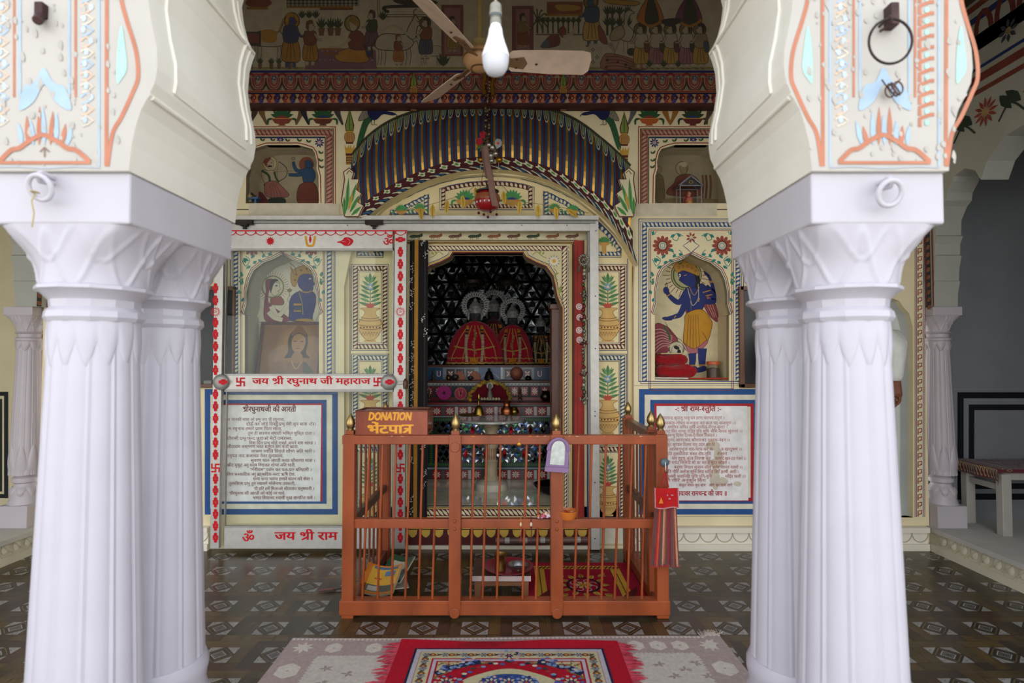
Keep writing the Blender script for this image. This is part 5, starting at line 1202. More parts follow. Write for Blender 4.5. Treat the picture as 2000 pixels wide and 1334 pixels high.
# ---- dressed deity figures: halo, crown, face, spread robe, garlands
def figure(px, pyb, Y, H, label, halo=True, grey='3a3d42', robe='b0142c', wide=1.):
    b = P(px, pyb, Y); x, z = b.x, b.z; k = H/.66
    T = thing('deity_figure', label, 'figure', b)
    def at(a, h, d=0): return (x+a*k, Y+d*k, z+h*k)
    m = MB(grey)          # body: bust, neck, head as one surface
    m.lathe([(.09*k, .1*k), (.085*k, .25*k), (.07*k, .32*k), (.03*k, .355*k), (.027*k, .375*k), (.045*k, .40*k), (.052*k, .43*k), (.045*k, .465*k), (.02*k, .49*k), (.004*k, .495*k)], (x, Y, z), 20)
    m.ball(at(0, .425, -.052), .009*k, 8, 6, (.7, 1, 1.6)); 
    for s in (-1, 1): m.ball(at(s*.02, .437, -.045), .0065*k, 8, 6, (1.4, .5, .8), 'a8a49a'); m.ball(at(s*.02, .437, -.049), .004*k, 6, 4, (1, .6, 1), '101010')
    m.tube([at(-.014, .404, -.045), at(0, .401, -.05), at(.014, .404, -.045)], .004*k, 6, '8a2a2a'); build('body', m, M_PAINT, T, smooth=60)
    def rf(u, v):        # robe: a wide bell spread to the sides
        a = -pi*1.06+pi*1.12*u; w = (.05+.2*wide*(1-v**2.4)**.7); d = .06+.07*(1-v); fold = 1+.035*sin(a*22)*(1-v)
        return at(w*cos(a)*fold, .02+.365*v-.01*abs(sin(a*11))*(1-v), d*sin(a)*fold)
    m = MB(robe); m.grid(rf, 66, 14); r_ = build('robe', m, M_CLOTH, T, smooth=60, solid=.004)
    t = MB('c9a04a')
    for v, rr in ((.0, .009), (.12, .005)): t.tube([rf(i/40, v) for i in range(41)], rr*k, 6)
    for u0 in (.22, .38, .5, .62, .78): t.tube([(q[0], q[1]-.004*k, q[2]) for q in [rf(u0+(.5-u0)*.5*(j/10), .05+.85*j/10) for j in range(11)]], .0045*k, 6)
    t.tube([(q[0], q[1]-.006*k, q[2]) for q in [rf(.25+.5*j/16, .30+.1*abs(j/8-1)) for j in range(17)]], .007*k, 6)
    build('gold_trim', t, M_CLOTH, T, smooth=60)
    if halo:
        hp = [MB('c9c9c6')]; h = hp[0]; cz = .53
        h.lathe([(.12*k, .004*k), (.12*k, -.004*k), (.1*k, -.008*k), (.08*k, -.004*k), (.08*k, .004*k), (.12*k, .004*k)], at(0, cz, .02), 40, 'y', caps=False)
        for i in range(30): a = 2*pi*i/30; h.ball(at(.122*cos(a), cz+.122*sin(a), .015), .009*k, 6, 5); h.bar(at(.088*cos(a), cz+.088*sin(a), .011), at(.108*cos(a), cz+.108*sin(a), .011), .006*k, .006*k, '2a2a2c')
        build('halo', h, M_SILVER, T, smooth=40)
    c = MB('b9b9b4'); c.lathe([(.054*k, .455*k), (.058*k, .475*k), (.05*k, .50*k), (.055*k, .52*k), (.035*k, .545*k), (.015*k, .57*k), (.018*k, .58*k), (.002*k, .6*k)], (x, Y, z), 20)
    for i in range(10): a = 2*pi*i/10; c.ball(at(.055*cos(a), .49, .055*sin(a)), .009*k, 6, 5)
    for s in (-1, 1): c.tube([at(s*.055, .47, -.01), at(s*.062, .43, -.02), at(s*.055, .395, -.03)], [.008*k, .014*k, .006*k], 6)
    build('crown', c, M_SILVER, T, smooth=40)
    for s in (-1, 1):
        g = MB('d9d3a8')
        for j in range(22):
            v = j/21; q = at(s*(.062+.012*sin(v*3)), .33-.3*v, -.075-.055*v)
            if j < 5: g.ball(q, .016*k, 7, 5, (1, 1, .8), ('d97a1c', 'd99a2a', '2a1c1c', 'c96a1c', '2a1c1c')[j])
            else: g.lathe([(.006*k, -.006*k), (.014*k, -.003*k), (.014*k, .003*k), (.006*k, .006*k)], q, 8, col=jit('d6d0a6', .12))
        build('garland', g, M_CLOTH, T, smooth=60)
    o = MB('d9951f')
    for i in range(14): a = 2*pi*i/14; o.ball(at(.026*cos(a), .035+.014*sin(a*2), -.145+.012*sin(a)), .013*k, 7, 5, col=jit('d9891c', .2))
    build('marigold', o, M_CLOTH, T, smooth=60); o = MB('b98a4a')
    for j in range(9): o.ball(at(.012*sin(j), .3-.025*j, -.085-.006*j), .012*k, 6, 5, col=jit('b98a4a', .25))
    build('necklace', o, M_CLOTH, T, smooth=60)
    return T
figure(928, 712, 5.31, .69, 'larger dressed figure on the altar with a wide silver halo and red robe', wide=.97)
figure(1001, 712, 5.57, .66, 'smaller dressed figure to the right on the altar, red robe and pale garlands', wide=.74)
figure(964, 711, 5.8, .77, 'figure half hidden behind the two dressed figures, only its halo showing', grey='33363a', robe='5a1620', wide=.5)
figure(1056, 711, 5.78, .55, 'black figure without halo in the dark right corner of the altar', halo=False, grey='141416', robe='2a2326', wide=.55)
# canopies of metal hung above the figures
for px, w_, lab in ((922, .14, 'metal parasol hanging over the larger dressed figure'), (990, .11, 'metal parasol hanging over the smaller dressed figure')):
    c = P(px, 556, 5.4); T = thing('parasol', lab, 'parasol', c)
    m = MB('4a3f3a'); m.lathe([(.004, .1), (.03, .085), (w_*.7, .06), (w_, .03), (w_, .0), (w_*.97, 0), (w_*.9, .03), (.02, .08)], c, 28); build('dome', m, M_DULL, T, smooth=50)
    m = MB('6a5a4a')
    for i in range(24): a = 2*pi*i/24; m.tube([c+Vector((w_*cos(a), w_*sin(a), 0)), c+Vector((w_*cos(a), w_*sin(a), -.03))], .004, 5)
    build('fringe', m, M_DULL, T)
    m = MB('3a332c'); m.tube([c+Vector((0, 0, .09)), Vector((c.x, c.y, ZC))], .005, 6); build('rod', m, M_DULL, T)
# lower altar: small seated idol under an arch of marigolds
c = P(957, 781, 4.99); T = thing('small_idol', 'small silver-crowned idol under a marigold arch on the altar step', 'idol', c)
m = MB('6a1420'); m.add([c+Vector((.17*cos(a)*1.0, 0, .17*sin(a)*.86)) for a in [pi*i/20 for i in range(21)]]+[c+Vector((.17*cos(a), .03, .17*sin(a)*.86)) for a in [pi*i/20 for i in range(21)]], [tuple(range(21)), tuple(range(41, 20, -1))]+[(i, i+1, 22+i, 21+i) for i in range(20)]); build('backing', m, M_CLOTH, T)
m = MB('b8922c'); rng = random.Random(4)
for i in range(44): a = pi*i/43; r = .175+rng.uniform(-.008, .014); m.ball(c+Vector((r*1.02*cos(a), -.012+rng.uniform(-.01, .01), r*.88*sin(a))), rng.uniform(.012, .019), 7, 5, col=rng.choice(('c9a02c', 'a8842c', '8a8a34', 'd9b44a', 'b87a24')))
build('marigold_arch', m, M_CLOTH, T, smooth=60)
m = MB('c9c9c4'); m.lathe([(.028, -.004), (.028, .004), (.017, .005), (.017, -.004)], c+Vector((0, -.03, .125)), 20, 'y'); m.lathe([(.03, .0), (.024, .05), (.012, .09), (.018, .11), (.014, .135), (.002, .15)], c+Vector((0, -.03, 0)), 14, col='8f8a80'); build('figure', m, M_SILVER, T, smooth=50)
m = MB('d8cfae')
for i in range(7): m.ball(c+Vector((-.07+.025*i, -.05, .012)), .013, 7, 5, col=jit('d4c79c', .15))
build('petals_offering', m, M_CLOTH, T, smooth=60)
# pink pleated cloth discs
for px, r, lab, c1, c2 in ((868, .062, 'magenta pleated cloth disc leaning on the altar step', 'c2158c', 'b01080'), (900, .055, 'pink pleated cloth disc with gold trim beside the magenta one', 'c21f6a', 'b5305a')):
    c = P(px, 781, 4.96)+Vector((0, 0, r)); m = MB(c1); n = 60
    rings = [(.15*r, 0), (.45*r, .4), (.8*r, .8), (r, 1)]; vs = []
    for rr, f in rings:
        for k in range(n): a = 2*pi*k/n; vs.append(c+Vector((rr*cos(a), -.012+.006*f*(1 if k % 2 else -1)+.01*(1-f), rr*sin(a))))
    m.add(vs, [(i*n+k, i*n+(k+1) % n, (i+1)*n+(k+1) % n, (i+1)*n+k) for i in range(3) for k in range(n)])
    T = thing('pleated_disc', lab, 'cloth disc', c-Vector((0, 0, r))); build('pleats', m, M_CLOTH, T, solid=.002)
    m = MB('3a2a2a' if px < 880 else 'c99a3c')
    if px < 880: m.lathe([(.2*r, -.012), (.2*r, .0), (.08*r, -.016)], c+Vector((0, -.01, 0)), 16, 'y')
    else:
        for k in range(30): a = 2*pi*k/30; m.bar(c+Vector((.82*r*cos(a), -.02, .82*r*sin(a))), c+Vector((r*cos(a), -.018, r*sin(a))), .004, .003)
        for dx in (-.008, .008): m.bar(c+Vector((dx, -.022, -.02)), c+Vector((dx*2.2, -.022, .028)), .005, .003)
    build('trim', m, M_CLOTH, T)
# small offerings along the shelves
def pot(px, py, Y, r, h, col, label, name='small_pot', mt=None, prof=None):
    c = P(px, py, Y); m = MB(col)
    m.lathe([(a*r, b*h) for a, b in (prof or ((.5, 0), (.55, .04), (.95, .3), (1, .5), (.75, .75), (.6, .85), (.8, 1), (.72, 1), (.52, .85)))], c, 20)
    return tag(build(name, m, mt or M_METAL, smooth=50, origin=c), label, 'pot' if 'pot' in name else 'stone' if 'stone' in name else 'vessel')
pot(889, 742, 5.12, .035, .05, '2c2c30', 'black polished stone on the altar shelf, larger of two', 'sacred_stone', M_PLASTIC, ((.3, 0), (.9, .25), (1, .5), (.8, .85), (.1, 1)))
pot(919, 742, 5.12, .027, .036, '2c2c30', 'black polished stone on the altar shelf, smaller of two', 'sacred_stone', M_PLASTIC, ((.3, 0), (.9, .25), (1, .5), (.8, .85), (.1, 1)))
pot(876, 743, 5.10, .022, .05, '8a6a34', 'tiny brass pot at the left of the black stones')
pot(955, 742, 5.12, .045, .1, '2f2622', 'dark bell-shaped vessel in front of the blue tile', 'small_vessel', M_DULL, ((.95, 0), (1, .1), (.8, .4), (.55, .7), (.2, .85), (.25, 1), (.05, 1.05)))
pot(1032, 743, 5.10, .03, .04, '3a3230', 'dark squat pot beside the copper disc on the altar shelf')
c = P(1009, 742, 5.15); m = MB('7a4a38'); m.lathe([(.001, -.006), (.055, -.004), (.06, 0), (.055, .004), (.001, .006)], c+Vector((0, 0, .058)), 28, 'y'); tag(build('copper_disc', m, M_DULL, smooth=50), 'round copper disc standing upright on the altar shelf', 'disc')
for px, lab in ((898, 'orange stone plaque leaning behind the larger black stone'), (928, 'orange stone plaque leaning behind the smaller black stone')):
    c = P(px, 742, 5.17); m = MB('b56a4c'); m.prism([c+Vector(v) for v in ((-.05, 0, 0), (.05, 0, 0), (.045, .0, .045), (.02, 0, .075), (-.015, 0, .08), (-.042, 0, .05))], (0, .015, 0)); tag(build('stone_plaque', m, M_STONE, bevel=.004), lab, 'plaque')
pot(1066, 783, 4.95, .05, .085, '4a4636', 'dark metal pot at the right end of the altar step')
for px, lab in ((838, 'dark brass figurine at the left end of the altar step'), (846, 'small brass lamp in the left end of the top shelf'), (1016, 'dark figurine beside the red tiles on the altar step')):
    y = 743 if px == 846 else 781; pot(px, y, 5.1 if px == 846 else 4.95, .02, .09, '5a4a34', lab, 'brass_figurine', M_DULL, ((1, 0), (1, .1), (.5, .2), (.7, .4), (.55, .6), (.25, .68), (.5, .8), (.4, .95), (.05, 1.1)))
# ---- round marble table with ritual vessels
c = PZ(960, 951, ZF); c = Vector((c.x, 4.55, ZF)); zt = P(960, 817, 4.55).z
T = thing('pedestal_table', 'round marble-topped table on a carved stem in the shrine', 'table', c)
m = MB('c4bfae'); m.lathe([(.02, 0), (.13, 0), (.135, .03), (.125, .05), (.09, .065), (.08, .07), (.001, .075)], c, 32); build('base', m, M_STONE, T, smooth=40)
m = MB('b9a888'); H = zt-c.z-.025; m.lathe([(.055, .065), (.06, .09), (.045, .11), (.05, .2), (.055, .22), (.042, .24), (.044, H*.6), (.055, H*.62), (.06, H*.68), (.042, H*.72), (.05, H*.85), (.065, H*.93), (.08, H)], c, 24); build('stem', m, M_STONE, T, smooth=40)
p = Pt(lambda a, z: (c.x+.0465*cos(a), c.y+.0465*sin(a), c.z+z), (0, 0, 0))
for i in range(9): 
    a = -pi/2+(i-4)*.3; 
    for j in range(4): p.leaf((a, .24+j*.05), (a+.1, .28+j*.05), .09, '8a5a2c'); p.leaf((a+.12, .25+j*.05), (a, .29+j*.05), .05, 'a8442c')
build('stem_painting', p, M_PAINT, T, normals=False)
m = MB('b5b7b0'); m.lathe([(.001, H-.002), (.25, H-.002), (.275, H+.008), (.275, H+.02), (.268, H+.025), (.001, H+.025)], c, 64); build('tabletop', m, mat('polished_top', .06, .25, nscale=3, namt=.1, spec=.8), T, smooth=30)
pot(935, 811, 4.52, .045, .15, 'a8873c', 'brass hand bell with a tall handle on the round table', 'hand_bell', None, ((1, 0), (.95, .08), (.72, .3), (.6, .42), (.3, .5), (.16, .52), (.22, .58), (.14, .62), (.16, .8), (.3, .86), (.2, .92), (.3, 1.0), (.05, 1.15)))
pot(990, 811, 4.52, .05, .115, 'b06a44', 'copper water pot with a narrow neck on the round table', 'water_pot', None, ((.6, 0), (.9, .06), (1, .25), (.95, .42), (.62, .6), (.5, .72), (.56, .88), (.78, 1), (.7, 1), (.48, .86)))
pot(1004, 811, 4.55, .042, .065, '9c8440', 'small brass bowl pot beside the copper water pot')
tr = P(917, 812, 4.5); m = MB('9c8a3c'); m.lathe([(.001, 0), (.075, 0), (.09, .012), (.086, .012), (.074, .005), (.001, .004)], tr, 28); tag(build('brass_plate', m, M_METAL, smooth=40), 'shallow brass plate at the left of the round table', 'plate')
q = P(1068, 972, 4.35); m = MB('1f1e20'); m.lathe([(.05, 0), (.1, .02), (.135, .06), (.14, .075), (.13, .075), (.095, .03), (.001, .012)], (q.x+.04, 4.4, ZF), 32); tag(build('iron_bowl', m, M_DULL, smooth=50), 'wide black iron bowl on the shrine floor by the right jamb', 'bowl')
# brown wooden jamb inside the doorway
m = MB('5e3523'); x = P(1085, 800, 4.2).x; m.box(x-.035, x+.05, 4.09, 4.3, ZF, P(1085, 606, 4.2).z); m.box(x-.045, x+.05, 4.1, 4.28, P(1085, 606, 4.2).z, P(1085, 596, 4.2).z)
struct('trim_22', m, M_WOOD, bevel=.004)
# folded black curtain with gold band at the left of the doorway
T = thing('curtain', 'narrow black curtain with white sprigs and a gold band beside the doorway', 'curtain', P(816, 1010, 3.93))
def cf(x0, x1, y, amp): return lambda u, v: (lambda a, b: (a.x+(b.x-a.x)*u, y+amp*sin(u*19), a.z+(b.z-a.z)*v))(P(x0, 1012, 3.93), P(x1, 470, 3.93))
m = MB('a8782c'); a, b = P(807, 1012, 3.92), P(817, 468, 3.92); m.box(a.x, b.x, 3.918, 3.93, a.z, b.z); build('gold_band', m, M_CLOTH, T)
p = Pt(lambda x, y: P(x, y, 3.929), z0=.001); rng = random.Random(8)
for i in range(22):
    y = 480+i*25; x = rng.choice((802, 825, 804, 829)); z = p.z
    for k in range(12): p.z = z; t = k/12; p.ell(x+rng.uniform(-4, 4)+4*t, y-16*t+rng.uniform(-2, 2), .9, .9, 'd8d4cc', 6)
    p.z = z
p.grid(cf(797, 836, 3.94, .008), 30, 6, '191415'); build('cloth', p, M_CLOTH, T, normals=False)
# bead garland hanging at the right of the doorway, and four round paper stickers
T = thing('bead_garland', 'string of metal beads and tassels hanging right of the doorway', 'garland', P(1141, 795, 3.9))
rng = random.Random(2); m = MB('8a8070')
y = 500
m.tube([P(1140, 470, 3.92), P(1140, 790, 3.9)], .003, 6, '5a5046')
while y < 790:
    c = P(1140+rng.uniform(-1.5, 1.5), y, 3.9); big = int(y) % 5 == 0
    m.ball(c, rng.uniform(.010, .015), 8, 6, (1, 1, rng.uniform(.8, 1.5)), rng.choice(('8a8476', '6b6458', 'b5ad98', '7a3a38', '5a6a4a'))); y += 7
for yy in (510, 575, 625, 670, 730, 780):
    c = P(1140, yy, 3.9)
    f = MB('9a4a44')
    for k in range(9): a = 2*pi*k/9; f.ball(c+Vector((.022*cos(a), .012*sin(a), rng.uniform(-.006, .01))), .009, 6, 5, col=rng.choice(('8f8878', '7c3436', 'c2b8a0')))
    build('flower_bead', f, M_DULL, T, smooth=60)
c = P(1140, 508, 3.9); f = MB('a8a898')
for k in range(14): a = 2*pi*k/14; f.ball(c+Vector((.03*cos(a), -.004, .034*sin(a))), .009, 6, 5, col='a8a898')
for s in (-1, 1): f.tube([c, c+Vector((s*.03, 0, -.05)), c+Vector((s*.034, 0, -.08))], [.006, .008, .012], 6, '8f8878')
build('beads', m, M_DULL, T, smooth=60); build('tassel_flower', f, M_DULL, T, smooth=60)
for i, (y, l) in enumerate(((599, 'uppermost'), (620, 'second'), (645, 'third'), (664, 'lowest'))):
    c = P(1131+i % 2, y, 3.993); m = MB('d8ccc4'); m.lathe([(.001, 0), (.023, 0), (.023, .0015), (.001, .0015)], c-Vector((0, .003, 0)), 20, 'y'); T2 = thing('round_sticker', l+' of four round pink-and-white stickers on the red door strip', 'sticker', c, 'stickers on the red strip')
    build('disc', m, M_PLASTIC, T2); p = Pt(lambda a, b: c+Vector((a, -.0035, b))); p.arc(0, 0, .014, .014, 20, 330, .004, 'b5485a'); p.line([(-.008, -.004), (.009, .006)], .004, 'b5485a'); build('print', p, M_PLASTIC, T2, normals=False)
# ======================================================= aluminium frame with the sliding glazed leaf
YT, YLF = 3.915, 3.875
a_ = lambda x, y: P(x, y, YT); l_ = lambda x, y: P(x, y, YLF)
ALU = 'c3c0b8'; SGN = 'cc1122'
T = thing('door_frame', 'fixed grey aluminium door frame with a top track and right upright', 'door frame', (AX, YT, .02))
def bx(m, x0, y0, x1, y1, ya, yb, col=None, fn=a_): a, b = fn(x0, y1), fn(x1, y0); m.box(a.x, b.x, ya, yb, a.z, b.z, col)
m = MB(ALU); bx(m, 452, 425, 1167, 433, YT-.06, YT+.03); bx(m, 452, 433, 1162, 438, YT-.03, YT+.03, '8d8c88'); bx(m, 452, 438, 1155, 452, YT-.015, YT+.03); build('top_track', m, M_ALU, T, bevel=.0015)
m = MB(ALU); bx(m, 1154, 433, 1168, 1072, YT-.02, YT+.03); bx(m, 1150, 452, 1154, 1072, YT, YT+.03, '8d8c88'); build('upright', m, M_ALU, T, bevel=.0015)
m = MB('4a4a48')
for x, y in ((1107, 441), (1019, 441), (890, 429), (680, 441), (1163, 452), (1162, 579), (1162, 681), (1161, 803), (1161, 812), (1161, 941), (1161, 1050)): c = a_(x, y); m.lathe([(.0045, 0), (.0045, .004), (.001, .005)], (c.x, YT-.024 if y > 445 else YT-.018, c.z), 10, 'y')
build('screw', m, M_DULL, T)['kind'] = 'stuff'
for x in (482, 733):
    m = MB('3a332e'); bx(m, x-17, 431, x+17, 441, YT-.05, YT-.02); bx(m, x-3, 441, x+3, 450, YT-.04, YT-.02); bx(m, x-7, 440, x+7, 444, YT-.05, YT-.02); build('roller_hanger', m, M_DULL, T, bevel=.002)
L = thing('sliding_glass_door', 'grey sliding door leaf with red sacred lettering and flower strips over clear glass', 'door', l_(604, 1070))
f0, f1 = YLF-.02, YLF+.015
def part(name, rects, mt=M_ALU, bev=.002, y0=f0, y1=f1):
    m = MB(ALU)
    for r in rects: bx(m, *r[:4], y0, y1, r[4] if len(r) > 4 else None, l_)
    return build(name, m, mt, L, bevel=bev)
part('stile', [(413, 449, 440, 1070)]); part('stile', [(768, 449, 795, 1070)])
part('top_rail', [(440, 449, 768, 487)]); part('middle_rail', [(440, 733, 768, 761)]); part('bottom_rail', [(440, 1030, 768, 1070)])
def bead(n, x0, y0, x1, y1): 
    g = 'a5a39c'; m = MB(g)
    for r in ((x0, y0, x1, y0+5), (x0, y1-4, x1, y1), (x0, y0, x0+3, y1), (x1-4, y0, x1, y1)): bx(m, *r, f0+.008, f1, g, l_)
    build('glazing_bead', m, M_ALU, L, bevel=.001)
bead(0, 440, 485, 770, 734); bead(1, 440, 760, 770, 1031)
for y0, y1 in ((488, 734), (762, 1030)):
    m = MB('dde5e2'); bx(m, 442, y0, 768, y1, YLF-.003, YLF+.002, None, l_); o = build('glass_pane', m, M_GLASS, L); o['label'] = 'clear glass pane'
# red paper decorations stuck on the frame
p = Pt(lambda x, y: P(x, y, f0), z0=.0008)
def bloom(x, y, w, h, col=SGN):
    for a in range(8):
        t = a*pi/4+pi/8; p.leaf((x+w*.1*cos(t), y+h*.1*sin(t)), (x+w*.5*cos(t), y+h*.5*sin(t)), min(w, h)*.34, col)
    p.leaf((x, y), (x, y-h*.52), min(w, h)*.3, col); p.leaf((x, y), (x, y+h*.52), min(w, h)*.3, col); p.leaf((x, y), (x-w*.52, y), min(w, h)*.26, col); p.leaf((x, y), (x+w*.52, y), min(w, h)*.26, col)
def swas(x, y, s, col=SGN):      # auspicious cross with hooked arms, as on the door
    w = s*.17; h = s/2
    p.line([(x-h, y), (x+h, y)], w, col); p.line([(x, y-h), (x, y+h)], w, col)
    p.line([(x, y-h+w/2), (x+h, y-h+w/2)], w, col); p.line([(x+h-w/2, y), (x+h-w/2, y+h)], w, col); p.line([(x, y+h-w/2), (x-h, y+h-w/2)], w, col); p.line([(x-h+w/2, y), (x-h+w/2, y-h)], w, col)
def omring(x, y, r):
    p.arc(x, y, r*.68, r*.68, 0, 360, r*.13, SGN, 20)
    for a in range(16): t = a*pi/8; p.leaf((x+r*.74*cos(t), y+r*.74*sin(t)), (x+r*1.05*cos(t), y+r*1.05*sin(t)), r*.16, SGN)
    text(p, 'ॐ', x-r*.42, y+r*.34, r*.62, SGN, .0)
for sx, top in ((421, 0), (782, 1)):
    ys = [492+i*23.7 for i in range(5)]+[630+i*23.2 for i in range(5)]+[770+i*23.6 for i in range(6)]+[935+i*23 for i in range(6)]
    for y in ys:
        if sx == 421 and y < 545: continue
        p.z = .001; bloom(sx, y, 12.5, 22)
    p.z = .001; omring(sx, 609, 9.5); swas(sx, 914, 17)
bloom(782, 468, 22, 12)
p.rect(440, 449.5, 795, 452, SGN)
for i in range(18):
    x = 451+i*19.5
    if x < 786: p.arc(x, 451.5, 9.7, 8, 0, 180, 1.5, SGN, 8); p.line([(x+9.7, 452), (x+9.7, 457)], 1.2, SGN); p.line([(x+7.7, 456), (x+9.7, 452), (x+11.7, 456)], 1, SGN)
for a in range(12): t = a*pi/6; p.leaf((528, 471), (528+9*cos(t), 471+9*sin(t)), 3.2, SGN)
p.curve([(597, 461), (600, 478), (606, 480), (612, 478), (615, 461)], 4, 'e0a020'); p.leaf((606, 475), (606, 459), 5, SGN); p.rect(603, 479, 609, 482, 'e0a020')
p.ob([(658, 473), (668, 470), (674, 464), (684, 465), (690, 471), (684, 479), (674, 480), (666, 475)], SGN, SGN, .6); p.curve([(678, 466), (684, 471), (680, 478)], .7, 'd8b0b0'); p.curve([(668, 472), (675, 472)], .7, 'd8b0b0')
text(p, 'ॐ', 748, 480, 15, SGN, .02)
swas(470, 746, 17); swas(738, 746, 17)
text(p, 'जय श्री रघुनाथ जी महाराज', 493, 750, 11, SGN, .03, width=230)
text(p, 'ॐ', 473, 1059, 17, SGN, .02); text(p, 'जय श्री राम', 537, 1054, 14.5, SGN, .03, width=122)
o = build('red_decorations', p, M_PAINT, L, normals=False); o['label'] = 'red stickers and lettering'
for x in (436, 761):
    c = l_(x, 746); m = MB('9b9a94'); m.lathe([(.001, 0), (.05, 0), (.054, -.012), (.05, -.02), (.03, -.026), (.001, -.028)][::-1], (c.x, f0, c.z), 32, 'y')
    h = build('handle_boss', m, M_ALU, L, smooth=50)
    p = Pt(lambda a, b: P(a, b, f0-.028), z0=.002); bloom(x, 746, 20, 12); build('red_flower', p, M_PAINT, h, normals=False)
m = MB('a9a8a2'); c = l_(784, 747); m.box(c.x-.02, c.x+.03, f0-.012, f0, c.z-.012, c.z+.012); build('latch', m, M_ALU, L, bevel=.003)
m = MB('6a6963'); c = l_(405, 746); m.box(c.x-.01, c.x+.045, f0-.012, f0, c.z-.014, c.z+.014); build('latch', m, M_ALU, L, bevel=.003)
m = MB('5f3a28'); c = l_(790, 750); c2 = P(792, 750, f0-.012); m.lathe([(.001, -.035), (.014, -.033), (.017, -.01), (.016, .02), (.006, .036), (.001, .037)], (c2.x, f0-.014, c2.z), 14, rf=None); o = build('padlock_cover', m, M_WOOD, L, smooth=50)
# brown framed dark glazed cases on the wall beside each lower niche
for x0, x1, lab in ((386, 462, 'brown framed dark glazed wall case beside the left pillar'), (1443, 1540, 'brown framed dark glazed wall case half hidden by the right pillar')):
    T = thing('wall_case', lab, 'wall case', W((x0+x1)/2, 757)); m = MB('6b4228')
    for r in ((x0, 560, x1, 568), (x0, 749, x1, 757), (x0, 560, x0+7, 757), (x1-7, 560, x1, 757)):
        a, b = W(r[0], r[3]), W(r[2], r[1]); m.box(a.x, b.x, YW-.03, YW-.001, a.z, b.z)
    build('frame', m, M_WOOD, T, bevel=.004); a, b = W(x0+6, 750), W(x1-6, 567)
    m = MB('15161a'); m.box(a.x, b.x, YW-.012, YW-.001, a.z, b.z); build('dark_glass', m, M_GLOSS, T)
# ======================================================= brown wooden railing round the doorway
YG = 2.92; g = lambda x, y: P(x, y, YG)
XA, XB, YK = g(683, 1000).x, g(1291, 1000).x, 3.73
ZT, ZM, ZB = g(0, 858).z, g(0, 1021).z, g(0, 1183).z
BR, BR2 = '9a4c28', '874022'
RT = thing('wooden_railing', 'brown painted wooden railing with brass finials fencing the shrine doorway', 'railing', ((XA+XB)/2, 3.3, 0))
def rail(name, a, b, w, h, col=BR): m = MB(col); m.bar(a, b, w, h); return build(name, m, M_WOOD, RT, bevel=.004)
rail('bottom_rail', (XA-.04, YG, ZB), (XB+.035, YG, ZB), .066, .072)
rail('middle_rail', (XA, YG, ZM), (g(1272, 0).x, YG, ZM), .04, .046); rail('top_rail', (XA-.035, YG, ZT), (XB+.03, YG, ZT), .055, .046)
for X in (XA, XB):
    rail('bottom_rail', (X, YG+.03, ZB-.01), (X, YK, ZB-.01), .05, .06, BR2); rail('middle_rail', (X, YG+.03, ZM), (X, YK, ZM), .035, .042, '5f4030'); rail('top_rail', (X, YG+.03, ZT), (X, YK, ZT), .05, .044, '7a4630')
def post(x, y, w, tilt=0, fin=True, front=False):
    m = MB(BR); zt = ZT+.035; m.bar((x, y, .0 if not front else ZB-.02), (x+tilt*.9, y, zt-.008), w, w, None, (0, 1, 0)); m.bar((x+tilt, y, zt-.01), (x+tilt, y, zt+.012), w*.7, w*.7, None, (0, 1, 0)); 
    if front:
        for z in (ZT-.035, ZB-.02): m.lathe([(w*.42, -.004), (w*.42, .0), (w*.36, .006), (.001, .006)][::-1], (x, y-w/2-.002, z), 18, 'y')
        for z in (ZM+.02, ZM-.02): m.ball((x, y-w/2, z), .009, 8, 6)
    o = build('post', m, M_WOOD, RT, bevel=.004)
    if fin:
        f = MB('c4a970'); f.lathe([(.016, -.008), (.019, .0), (.014, .008), (.021, .02), (.024, .034), (.021, .052), (.011, .07), (.003, .083), (.001, .086)], (x+tilt, y, zt+.012), 18); q = build('finial', f, M_METAL, o, smooth=50); q['label'] = 'brass bud finial'
post(XA, YG, .06); post(g(893, 0).x, YG-.012, .06, 0, True, True); post(g(1084, 0).x, YG-.012, .062, 0, True, True); post(XB, YG, .06)
post(XB, 3.08, .06, -.008); post(XB, YK, .065); post(XA, YK, .065)
bars = [(722, 707), (748, 737), (774, 764), (801, 791), (826, 817), (853, 844), (926, 918), (951, 942), (978, 970), (1029, 1020), (1055, 1046), (1131, 1121), (1156, 1147), (1184, 1174), (1210, 1200), (1235, 1225), (1262, 1253)]
b0 = None
for a, b in bars:
    m = MB('9a4a22'); m.tube([g(b, 1183), g((a+b)/2, 1021), g(a, 860)], .0062, 10); build('bar', m, M_WOOD, RT, smooth=60)
for X, ys in ((XB, (2.99, 3.17, 3.27, 3.37, 3.47, 3.57, 3.65)), (XA, (3.03, 3.13, 3.23, 3.33, 3.43, 3.53, 3.63))):
    for y in ys: m = MB('7f4024'); m.tube([(X, y, ZB), (X, y, ZT)], .0065, 8); build('bar', m, M_WOOD, RT, smooth=60)
w = Pt(lambda x, y: P(x, y, YG-.031), z0=.0006); rng = random.Random(6)     # worn spots where paint has gone
for i in range(46):
    y = rng.choice((852, 1176, 1192, 1188)); x = rng.uniform(690, 1280); w.blob([(x-rng.uniform(1, 5), y), (x, y-rng.uniform(.5, 1.2)), (x+rng.uniform(1, 6), y+rng.uniform(-1, 1)), (x, y+rng.uniform(.5, 1.3))], rng.choice(('c98a5c', 'c9a48c', 'd0762c', 'b98a70')))
build('worn_paint', w, M_PAINT, RT, normals=False)['kind'] = 'stuff'
